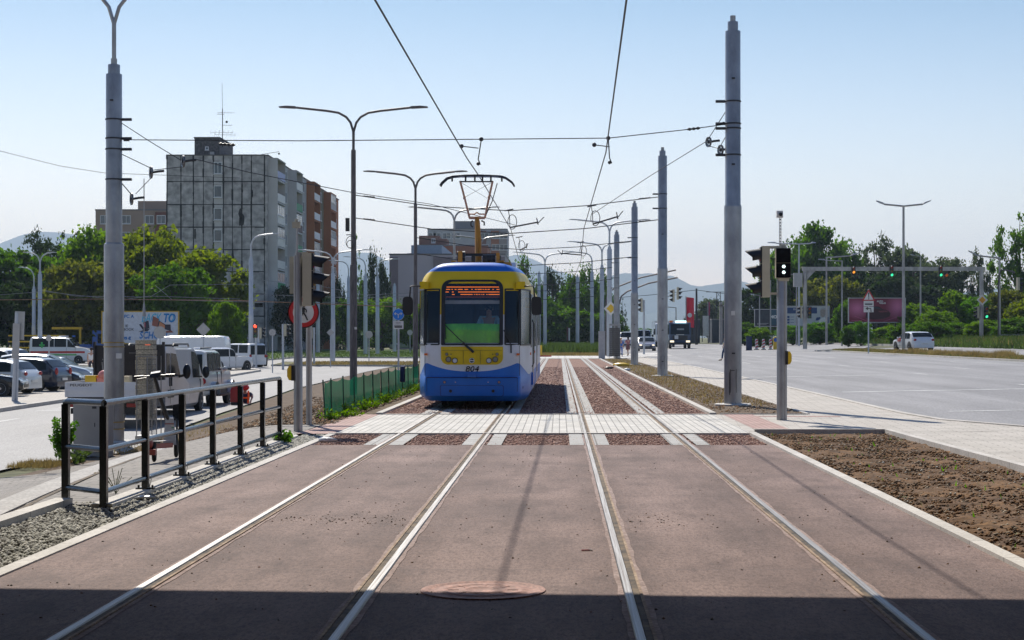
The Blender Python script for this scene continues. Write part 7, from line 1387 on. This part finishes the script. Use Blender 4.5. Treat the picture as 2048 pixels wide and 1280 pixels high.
# delineator posts
t0 = None
for i, (x, l) in enumerate(((1513, 'leftmost'), (1527, 'middle'), (1541, 'rightmost'))):
    Y = 168; g = G(20, Y); p = px(x, 0, Y); t = thing('road_delineator', f'{l} of the three red and white striped road delineators on the far junction', 'delineator', (p.x, Y, g), R(20) if i == 0 else 0, 'red and white road delineators')
    q = MB(); q.box(-.13, .13, -.03, .03, .08, 1.05); q.build('board', signwhite, t); q = MB()
    for k in range(3): z = .15+k*.30; q.prism([(-.128, z), (.128, z+.14), (.128, z+.28), (-.128, z+.14)], -.04, -.031, 'y')
    q.build('stripe', red, t); q = MB(); q.box(-.22, .22, -.15, .15, 0, .08); q.build('foot', black, t)
p = px(1551, 0, 168); t = thing('keep_right_bollard', 'yellow bollard with a blue arrow disc beside the three striped delineators', 'bollard', (p.x, 168, G(21, 168))); q = MB(); q.prism([(-.22, 0), (.22, 0), (.20, .7), (.26, .95), (.2, 1.18), (0, 1.28), (-.2, 1.18), (-.26, .95), (-.2, .7)], -.1, .1, 'y'); q.build('body', yellow, t); q = MB(); q.cyl((0, -.10, .95), (0, -.12, .95), .20, n=18); q.build('blue_disc', blue, t)
t = thing('navy_barrier', 'dark blue narrow upright panel left of the striped delineators', 'barrier', (px(1498, 0, 165).x, 165, G(18, 165))); q = MB(); q.box(-.28, .28, -.1, .1, 0, 1.35); q.box(-.3, .3, -.2, .2, -.02, .06); q.build('panel', mat('navy_panel', (.01,.02,.08)), t)
t = thing('grey_utility_box', 'pale grey utility box behind the striped delineators', 'cabinet', (px(1538, 0, 200).x, 200, G(27, 200))); q = MB(); q.box(-.45, .45, -.3, .3, 0, 1.3); q.box(-.5, .5, -.34, .34, 1.3, 1.38); q.build('housing', signback, t)
# bits and pieces
def lump(name, label, cat, loc, r, m, sc=(1,1,1), seed=1):
    rr = random.Random(seed); q = MB(); q.ball((0, 0, 0), r, n=10, k=6, sc=sc); q.v = [tuple(c*(1+rr.uniform(-.25, .25)) for c in v) for v in q.v]; o = q.build(name, m, fix=False); o.location = loc; tag(o, label, cat); return o
bagm = mat('plastic_bag', (.75,.75,.76), rough=.4)
lump('plastic_bag', 'crumpled white plastic bag at the left end of the red gravel strip', 'litter', (-3.5, 26.0, .03), .09, bagm, (1.6, .8, .5), 2)
lump('crumpled_paper', 'white crumpled paper lying on the grey gravel by the railing', 'litter', (-4.0, 16.7, .015), .06, bagm, (1.8, .8, .35), 3)
lump('crumpled_paper', 'white scrap on the right kerb strip of the gravel track', 'litter', (3.3, 84, .05), .13, bagm, (1.2, .8, .6), 4)
lump('litter_bag', 'yellow and black litter at the foot of the third right tram pole', 'litter', (3.55, 98, .08), .22, yellow, (2.2, 1, .55), 5)
lump('clod', 'small dark clod on the gravel near the third right pole', 'litter', (2.6, 90, .05), .12, black, (1.8, .9, .5), 6)
q = MB(); q.box(-.03, .03, -.004, .004, 0, .01, m=0); q.box(.03, .05, -.004, .004, 0, .01, m=1); o = q.build('cigarette_scrap', [red, signwhite]); o.location = (.19, 12.6, .003); tag(o, 'tiny red and white scrap lying beside the third rail', 'litter')
t = thing('barrier_block', 'yellow upright barrier post just right of the tram at the far crossing', 'barrier', (px(1080, 0, 150).x, 150, 0)); q = MB(); q.box(-.18, .18, -.1, .1, .1, 1.0); q.build('board', yellow, t); q = MB(); q.box(-.2, 1.0, -.15, .15, 0, .12); q.build('foot', red, t)
t = thing('info_post', 'brown post with a white panel in front of the far trees', 'sign', px(1137, 690, 235)); q = MB(); q.box(-.25, -.05, -.1, .1, -.6, 2.5); q.build('post', mat('wood_brown', (.13,.06,.04)), t); q = MB(); q.box(0, .2, -.05, .05, .6, 2.3); q.build('panel', signwhite, t)
# ================================================================ vegetation
LM = {'green': leaf_mat('leaf_green', (.085,.16,.018), (.035,.08,.012), .5), 'yellow': leaf_mat('leaf_yellow', (.155,.19,.015), (.065,.095,.013), .55), 'lime': leaf_mat('leaf_lime', (.125,.21,.02), (.05,.10,.014), .55), 'dark': leaf_mat('leaf_dark', (.035,.06,.015), (.015,.03,.01), .35), 'grey': leaf_mat('leaf_greygreen', (.085,.11,.05), (.04,.06,.028), .4), 'olive': leaf_mat('leaf_olive', (.15,.16,.025), (.07,.09,.018), .45), 'weed': leaf_mat('leaf_weed', (.10,.22,.02), (.05,.12,.015), .5), 'straw': leaf_mat('straw', (.28,.22,.10), (.16,.12,.05), .3), 'grass': leaf_mat('grass_green', (.075,.115,.03), (.045,.07,.02), .35)}
bark = mat('bark', (.10,.075,.055), (.055,.04,.03), sc=3, rough=.95, stretch=(3, 3, .5))
def leaves(C, S, r, name=None, aspect=1.5, droop=0.0):
    n = len(C); a = r.normal(size=(n, 3)); a[:, 2] = a[:, 2]*(1-droop)-droop*1.5; a /= np.linalg.norm(a, axis=1, keepdims=True); b = r.normal(size=(n, 3)); b -= a*(a*b).sum(1, keepdims=True); b /= np.linalg.norm(b, axis=1, keepdims=True)
    s = S[:, None]; v = np.stack([C-a*s*aspect*.5, C+b*s*.45, C+a*s*aspect*.5, C-b*s*.45], 1).reshape(-1, 3); f = np.arange(4*n).reshape(-1, 4); return v, f
def crown_mesh(seed, style='round', ncl=70, per=170, leaf=.035):
    """crown inside a unit box: x,y in -.5..5, z 0..1, with limbs"""
    r = np.random.default_rng(seed); cl = []; k = 0
    while len(cl) < ncl and k < 9000:
        k += 1; p = r.uniform(-1, 1, 3)
        if style == 'round': ok = .35 < np.linalg.norm(p*np.array([1, 1, 1.05])) < 1; rad = r.uniform(.13, .25)
        elif style == 'tall': w_ = .9*math.sin(math.pi*min(1, max(.02, (p[2]+1)/2))**.75)+.1; ok = math.hypot(p[0], p[1]) < w_; rad = r.uniform(.13, .24)
        elif style == 'weep': w_ = (1-((p[2]+.1))**2*.8); ok = math.hypot(p[0], p[1]) < max(.1, w_); rad = r.uniform(.10, .2)
        elif style == 'sparse': ok = .2 < np.linalg.norm(p) < 1; rad = r.uniform(.12, .2)
        else: w_ = max(.04, (1-(p[2]+1)/2)*.9); ok = math.hypot(p[0], p[1]) < w_; rad = .05+.07*(1-(p[2]+1)/2)
        if ok: cl.append((*p, rad))
    cl = np.array(cl); lob = r.normal(size=(5, 3)); lob /= np.linalg.norm(lob, axis=1, keepdims=True)
    for i in range(len(cl)):
        d = cl[i, :3]/max(1e-3, np.linalg.norm(cl[i, :3])); cl[i, :3] *= .82+.24*max(lob@d)
    C = []; S = []
    for x, y, z, rad in cl:
        n = int(per*(rad/.18)**2*r.uniform(.4, 1.4)); d = r.normal(size=(n, 3)); rr_ = rad*r.uniform(.35, .62, n)
        sc_ = np.array([1, 1, .75]) if style not in ('weep',) else np.array([.7, .7, 1.5]); q = d*rr_[:, None]*sc_
        if style == 'weep': q[:, 2] -= .06
        C.append(np.array([x, y, z])+q); S.append(r.uniform(.6, 1.4, n)*leaf*2)
    C = np.concatenate(C); S = np.concatenate(S); C[:, :2] *= .5; C[:, 2] = C[:, 2]*.5+.5; v, f = leaves(C, S*.5, r, droop=.5 if style == 'weep' else 0)
    q = MB(); rt = random.Random(seed); q.tube([(0, 0, -1.0), (.01, 0, -.2), (0, .01, .3), (.02, 0, .62), (0, 0, .88)], .03, 7, rs=[.045, .036, .026, .015, .004])
    for x, y, z, rad in cl[rt.sample(range(len(cl)), min(22, len(cl)))]:
        h = max(-.05, (z*.5+.5)*.5-.1); q.tube([(0, 0, h), (x*.2, y*.2, lerp(h, z*.5+.5, .45)), (x*.48, y*.48, z*.5+.5)], .01, 5, rs=[.014, .009, .003])
    tm = q.build('trunk', bark); tme = tm.data; bpy.data.objects.remove(tm)
    return fastmesh(None, v, f, LM['green']), tme
CR = {'r1': crown_mesh(1, 'round', 85, 150), 'r2': crown_mesh(2, 'round', 70, 170), 'r3': crown_mesh(3, 'round', 95, 130, .03), 't1': crown_mesh(4, 'tall', 170, 110, .03), 't2': crown_mesh(5, 'tall', 140, 110, .03), 'w1': crown_mesh(6, 'weep', 110, 150, .026), 's1': crown_mesh(7, 'sparse', 60, 120, .026), 'c1': crown_mesh(8, 'cone', 110, 90, .026), 's2': crown_mesh(9, 'sparse', 80, 110, .026)}
def tree(xc, w_px, ytop, ybase, Y, kind, lm, label, group=None, trunk=.18, name='tree', rz=None, cat='tree', depth=None):
    """placed by its outline in metres worked out from distance Y; ybase = foot, trunk = share of the height below the crown"""
    p = px(xc, ybase, Y); g = G(p.x, Y); top = CH+(678-ytop)*Y/F; h = top-g; wd = w_px*Y/F; t = thing(name, label, cat, (p.x, Y, g), 0, group); hc = h*(1-trunk)
    cm, tm = CR[kind]; rz = random.uniform(0, 6.28) if rz is None else rz
    for nm, me in (('crown', cm), ('trunk', tm)):
        o = link(nm, me, t); o.location = (0, 0, h*trunk); o.rotation_euler = (0, 0, rz); o.scale = (wd, depth or wd, hc)
        if nm == 'crown': o.material_slots[0].link = 'OBJECT'; o.material_slots[0].material = LM[lm]
        else:
            o.scale = (wd, wd, hc)
    return t
gl = 'trees behind the left car park'
tree(30, 190, 478, 680, 175, 'r1', 'green', 'dark green dense tree at the far left edge behind the car park', gl, .08)
tree(-60, 160, 500, 680, 170, 'r2', 'dark', 'dark tree cut by the left edge of the picture', gl, .08)
tree(95, 110, 462, 690, 215, 's2', 'dark', 'dark loose-crowned tree rising against the hill at the left', gl, .2)
tree(135, 120, 452, 690, 222, 's1', 'dark', 'sparse dark tree with open crown left of the tall pole', gl, .2)
tree(205, 190, 443, 685, 180, 'r3', 'lime', 'tall lime green tree directly behind the tall left pole', gl, .1)
tree(155, 170, 505, 690, 165, 'r1', 'olive', 'olive brown tree between the twin lamp pole and the tall left pole', gl, .12)
tree(300, 200, 455, 690, 176, 'r2', 'yellow', 'yellow-green tree behind the billboard, left of the apartment block', gl, .12)
tree(395, 200, 480, 700, 168, 'r1', 'yellow', 'broad yellow-green tree in front of the apartment block gable', gl, .12)
tree(350, 170, 520, 700, 160, 'r3', 'green', 'green tree low behind the billboard right end', gl, .1)
tree(250, 180, 530, 700, 164, 'r2', 'olive', 'darker green tree behind the pole and the billboard', gl, .1)
tree(80, 170, 555, 700, 168, 'r3', 'dark', 'low dark tree behind the ambulance', gl, .05)
tree(455, 70, 590, 715, 150, 'r1', 'lime', 'small young tree beside the pale pole in front of the block', gl, .1)
for i, (x, w_, yt, Y, k, lm, l) in enumerate(((470, 70, 620, 200, 'r2', 'lime', 'bright green bush at the foot of the block near the white van'), (590, 90, 560, 214, 'r3', 'dark', 'dark tree behind the near signal post'), (640, 80, 575, 212, 'r1', 'dark', 'dark tree right of the round red-ringed sign'), (700, 90, 600, 220, 'r2', 'green', 'green bushy tree behind the slim brown lamp pole'), (765, 120, 590, 222, 'r3', 'lime', 'light green low tree behind the blue arrow sign'), (820, 90, 600, 226, 'r1', 'lime', 'light green tree at the left edge of the tram'))):
    tree(x, w_, yt, 706, Y, k, lm, l, 'trees beyond the left junction', .06)
tree(712, 66, 446, 700, 240, 'c1', 'green', 'tall slender pointed tree right of the slim brown lamp pole', None, .03, rz=1)
tree(752, 70, 496, 700, 246, 'w1', 'dark', 'dark weeping tree right of the slender pointed tree', None, .05)
tree(672, 50, 540, 700, 238, 'w1', 'dark', 'low weeping tree left of the slender pointed tree', None, .05)
gc = 'trees beyond the grassy tracks'
for x, w_, yt, Y, k, lm, l in ((1035, 110, 508, 265, 'w1', 'green', 'green birch behind the right roof edge of the tram'), (985, 90, 520, 290, 'w1', 'green', 'birch behind the tram roof left part'), (1105, 90, 532, 268, 'w1', 'dark', 'dark weeping birch between the two far plain poles'), (1160, 110, 528, 262, 'w1', 'green', 'wide weeping birch in the middle above the grassy tracks'), (1200, 80, 540, 258, 'w1', 'green', 'weeping birch behind the far lamp poles'), (1080, 120, 590, 250, 'r3', 'green', 'low bushy tree right of the tram'), (1150, 130, 610, 248, 'r1', 'green', 'low green bush line at the end of the tracks'), (1210, 80, 620, 246, 'r2', 'green', 'low green bush beside the far right poles')):
    tree(x, w_, yt, 696, Y, k, lm, l, gc, .03)
tree(1245, 40, 587, 684, 420, 'c1', 'dark', 'tiny dark conifer far down the road behind the weight stack pole', None, .05)
tree(1425, 80, 590, 684, 380, 'r1', 'grey', 'grey-green tree at the road end left of the tallest pole', None, .05); tree(1462, 60, 600, 684, 360, 'r2', 'grey', 'grey-green tree partly behind the tallest right pole', None, .05); tree(1385, 40, 625, 684, 430, 'r3', 'grey', 'small hazy tree behind the red flag', None, .05)
tree(1285, 40, 655, 684, 500, 'r3', 'green', 'low round tree at the far end of the road', None, .05); tree(1340, 60, 648, 684, 480, 'r1', 'grey', 'hazy tree behind the tanker lorry', None, .05)
gr_ = 'trees behind the right billboards'
for x, w_, yt, Y, k, lm, l, tk in ((1515, 100, 560, 262, 'r1', 'dark', 'dark tree right of the tallest pole behind the signal heads', .04), (1570, 110, 500, 258, 'r2', 'green', 'green tree behind the pedestrian signal', .05), (1632, 150, 438, 256, 't1', 'green', 'tallest broad tree behind the gantry post', .08), (1590, 100, 470, 262, 't2', 'green', 'tall tree just left of the tallest broad tree', .1), (1690, 100, 476, 262, 't2', 'green', 'loose tall tree right of the tallest broad tree', .1), (1665, 130, 545, 246, 'r3', 'olive', 'yellowish tree behind the portrait billboard', .04), (1748, 100, 470, 266, 's2', 'grey', 'open-crowned tree above the red billboard', .12), (1815, 130, 478, 262, 'r1', 'grey', 'grey-green round tree behind the tall twin lamp post', .06), (1775, 140, 540, 250, 'r2', 'dark', 'dark tree right behind the red billboard', .04), (1880, 130, 508, 256, 'r3', 'grey', 'wide grey-green tree behind the gantry beam', .06), (1850, 130, 560, 248, 'r1', 'dark', 'dark tree above the white hatchback', .04), (1962, 60, 500, 250, 's2', 'grey', 'slim loose tree behind the right gantry post', .1), (1930, 100, 590, 240, 'r2', 'dark', 'dark low tree left of the right gantry post', .03), (2040, 110, 415, 200, 's1', 'green', 'tall open-branched tree at the right edge', .2), (2075, 90, 470, 198, 's2', 'green', 'green tree cut by the right edge of the picture', .1)):
    tree(x, w_, yt, 690, Y, k, lm, l, gr_, tk)
gb = 'bushes along the right verge'
rb_ = random.Random(21)
for i, (x, w_, yt, Y, k, lm, l) in enumerate(((1490, 60, 640, 226, 'r1', 'green', 'bush at the left end of the right verge'), (1520, 60, 655, 196, 'r2', 'lime', 'low bush below the dark billboard'), (1585, 70, 648, 205, 'r3', 'weed', 'bright bush below the pale billboard left side'), (1640, 70, 640, 198, 'r1', 'weed', 'bright bush below the pale billboard right side'), (1690, 60, 600, 196, 'r2', 'green', 'bush between the two billboards'), (1722, 48, 640, 172, 'r3', 'weed', 'round bush under the left half of the red billboard'), (1697, 34, 648, 170, 'r1', 'green', 'small dark-bottomed bush beside the lamp post'), (1770, 70, 652, 178, 'r2', 'lime', 'bush under the right half of the red billboard'), (1830, 100, 600, 186, 'r1', 'lime', 'tall light bush right of the red billboard'), (1875, 90, 618, 176, 'r3', 'lime', 'wide light bush behind the white hatchback'), (1900, 90, 640, 168, 'r1', 'green', 'dark bush left of the right gantry post'), (1860, 90, 640, 158, 'r3', 'green', 'low green bush directly behind the white hatchback'), (1960, 80, 640, 158, 'r2', 'lime', 'low light bush at the foot of the right gantry post'), (2040, 110, 630, 152, 'r1', 'green', 'low green bush cut by the right edge'), (1800, 60, 648, 165, 'r2', 'green', 'low bush right of the red billboard'), (1915, 80, 582, 190, 'r2', 'lime', 'high light green bush left of the right gantry post'), (1968, 90, 588, 186, 'r3', 'weed', 'high bush right behind the right gantry post'), (2015, 100, 570, 184, 'r1', 'olive', 'yellow-olive bush behind the curved signal mast'), (2050, 90, 600, 176, 'r2', 'yellow', 'yellow-green bush at the right edge'), (1990, 90, 640, 168, 'r3', 'green', 'low green bush behind the right railing'))):
    tree(x, w_, yt, 692, Y, k, lm, l, gb, .0, name='bush', cat='bush')
# small plants near the railing
def plant(loc, h, n, lm, label, seed, leaf=.05, spread=.25, stems=9):
    r = np.random.default_rng(seed); t = thing('weed_plant', label, 'plant', loc); q = MB(); C = []
    for k in range(stems):
        a = r.uniform(0, 6.28); s = spread*r.uniform(.2, 1); hh = h*r.uniform(.55, 1); pts = [(0, 0, 0), (s*.4*math.cos(a), s*.4*math.sin(a), hh*.5), (s*math.cos(a), s*math.sin(a), hh)]; q.tube(pts, .004, 4)
        for i in range(n//stems): u = r.uniform(.15, 1.03); C.append([s*u*math.cos(a)+r.normal()*.035, s*u*math.sin(a)+r.normal()*.035, hh*u+r.normal()*.03])
    q.build('stem', mat('stem_green', (.10,.14,.03)), t); C = np.array(C); v, f = leaves(C, r.uniform(.6, 1.3, len(C))*leaf, r, aspect=1.8); fastmesh('foliage', v, f, LM[lm], parent=t)
plant((-9.85, 34.2, G(-9.85, 34.2)), .80, 1300, 'weed', 'leafy green weed growing left of the grey cabinet', 31, .05, .28, 22)
plant((-4.18, 25.9, 0), .14, 260, 'weed', 'small bright green weed at the far end of the railing', 32, .045, .22, 12)
plant((-9.3, 33.3, G(-9.3, 33.3)), .3, 200, 'grass', 'low weeds along the foot of the grey cabinet', 33, .06, .5, 12)
plant((-4.45, 17.3, 0), .25, 20, 'straw', 'dry twiggy weed beside a railing post', 34, .012, .18, 10)
plant((6.9, 70, 0), .22, 160, 'weed', 'small green tuft on the right pavement edge beyond the tallest pole', 35, .06, .35, 10)
for i in range(15):
    y = 33.2+i*1.45; plant((-4.33+random.uniform(-.08, .12), y, 0), random.uniform(.10, .26), 260, 'lime', 'low bright green weeds sprouting along the foot of the green mesh fence', 40+i, .032, .34, 14)
for o in [o for o in bpy.data.objects if o.get('label', '').startswith('low bright green weeds sprouting')]: o['group'] = 'weeds along the mesh fence'
def grass(name, area, n, h, lm, seed, zf=G, wd=.02, dz=0.0, label=None):
    r = np.random.default_rng(seed); P = area(r, n); n = len(P); z = np.array([zf(a, b) for a, b in P])+dz; hh = r.uniform(h[0], h[1], n); a = r.uniform(0, 6.28, n); w_ = wd*r.uniform(.6, 1.4, n); lx = r.normal(size=n)*hh*.35; ly = r.normal(size=n)*hh*.35
    b0 = np.stack([P[:, 0]-np.cos(a)*w_, P[:, 1]-np.sin(a)*w_, z], -1); b1 = np.stack([P[:, 0]+np.cos(a)*w_, P[:, 1]+np.sin(a)*w_, z], -1); tp = np.stack([P[:, 0]+lx, P[:, 1]+ly, z+hh], -1)
    return fastmesh(name, np.stack([b0, b1, tp], 1).reshape(-1, 3), np.arange(3*n).reshape(-1, 3), LM[lm], kind='stuff')
def r_(x0, x1, y0, y1): return rect(x0, x1, y0, y1)
grass('median_grass', r_(23.5, 25.6, 60, 149), 26000, (.04, .16), 'straw', 61, dz=.08, wd=.025)
grass('median_grass', r_(23.5, 25.6, 70, 149), 14000, (.04, .15), 'grass', 62, dz=.08, wd=.025)
def tufts(r, n): c = np.stack([r.uniform(23.8, 25.4, 26), r.uniform(80, 122, 26)], -1); k = r.integers(0, 26, n); return c[k]+r.normal(size=(n, 2))*np.array([.25, .6])
grass('median_grass', tufts, 7000, (.1, .42), 'straw', 63, dz=.08, wd=.02)
grass('verge_grass', r_(32.4, 42, 120, 190), 16000, (.15, .7), 'straw', 64, wd=.05)
grass('verge_grass', r_(31.6, 46, 110, 215), 34000, (.2, .9), 'grass', 65, wd=.06)
grass('track_grass', r_(-7, 6, 178, 245), 34000, (.25, 1.25), 'grass', 66, wd=.05)
grass('track_grass', r_(-6, 5.5, 158, 185), 16000, (.05, .25), 'straw', 67, wd=.04)
grass('lawn_grass', r_(-26, -10, 168, 204), 9000, (.04, .16), 'grass', 68, wd=.04, dz=.12)
grass('lawn_grass', r_(-48, -26, 158, 200), 9000, (.04, .16), 'grass', 69, wd=.04, dz=.12)
grass('lawn_grass', r_(-22, -12, 140, 150), 5000, (.04, .15), 'straw', 70, wd=.04, dz=.12)
def ws_(r, n): y = 36+12*r.random(n)**2; return np.stack([-10.0+1.2*r.random(n), y], -1)
grass('verge_weeds', ws_, 900, (.03, .10), 'straw', 71, wd=.008)
grass('verge_weeds', r_(-10.3, -9.4, 32.0, 33.6), 1500, (.03, .12), 'straw', 72, wd=.008)
grass('verge_weeds', r_(KR+.3, 5.0, 40, 130), 5200, (.02, .13), 'straw', 73, wd=.012)
grass('verge_weeds', r_(KR+.2, 5.3, 11, 28), 90, (.02, .07), 'weed', 74, wd=.01)
# ================================================================ hills
def hills(name, Y, pts, m, seed):
    r = random.Random(seed); v = []; xs = np.linspace(pts[0][0], pts[-1][0], 220); ph = [r.uniform(0, 6.28) for _ in range(6)]
    for x in xs:
        y = interp(x, [p[0] for p in pts], [p[1] for p in pts])+.9*math.sin(x*.045+ph[0])+.5*math.sin(x*.11+ph[1])+.25*math.sin(x*.31+ph[2]); p = px(x, y, Y); v += [(p.x, Y-900, -2), (p.x, Y-300, p.z*.6), (p.x, Y, p.z), (p.x, Y+900, p.z*.5), (p.x, Y+1800, -2)]
    f = [(i*5+j, i*5+5+j, i*5+6+j, i*5+1+j) for i in range(len(xs)-1) for j in range(4)]; fastmesh(name, v, f, m, kind='structure', smooth=True)
hm = mat('hill_forest', (.045,.065,.05), (.03,.05,.035), sc=.002, rough=1)
hills('hills', 7600, [(-900, 690), (-300, 640), (-100, 560), (0, 486), (40, 470), (85, 464), (130, 466), (260, 480), (420, 560), (560, 520), (650, 506), (690, 503), (745, 506), (790, 530), (860, 540), (960, 525), (1040, 508), (1075, 524), (1120, 543), (1180, 560), (1260, 572), (1330, 585), (1500, 620), (1900, 640), (2400, 660)], hm, 1)
hills('hills', 6200, [(900, 690), (1000, 640), (1140, 580), (1200, 556), (1250, 547), (1300, 546), (1345, 552), (1380, 570), (1400, 573), (1440, 566), (1470, 560), (1520, 572), (1700, 600), (1900, 590), (2000, 575), (2100, 590), (2500, 660)], hm, 2)
hills('hills', 5000, [(900, 690), (1100, 655), (1260, 628), (1400, 622), (1500, 630), (1700, 650), (2200, 670)], hm, 3)
# ================================================================ haze
q = MB(); q.box(-9500, 9500, -200, 9800, -4, 520); hz = q.build('haze', None or mat('haze_tmp', (1,1,1)))
hm_ = bpy.data.materials.new('haze_air'); hm_.use_nodes = True; n_ = hm_.node_tree; n_.nodes.remove(n_.nodes['Principled BSDF']); pv = n_.nodes.new('ShaderNodeVolumePrincipled')
pv.inputs['Color'].default_value = (.62,.79,1,1); pv.inputs['Density'].default_value = 1.4e-4; pv.inputs['Anisotropy'].default_value = .15; n_.links.new(pv.outputs[0], n_.nodes['Material Output'].inputs['Volume'])
hz.data.materials.clear(); hz.data.materials.append(hm_); hz['kind'] = 'stuff'
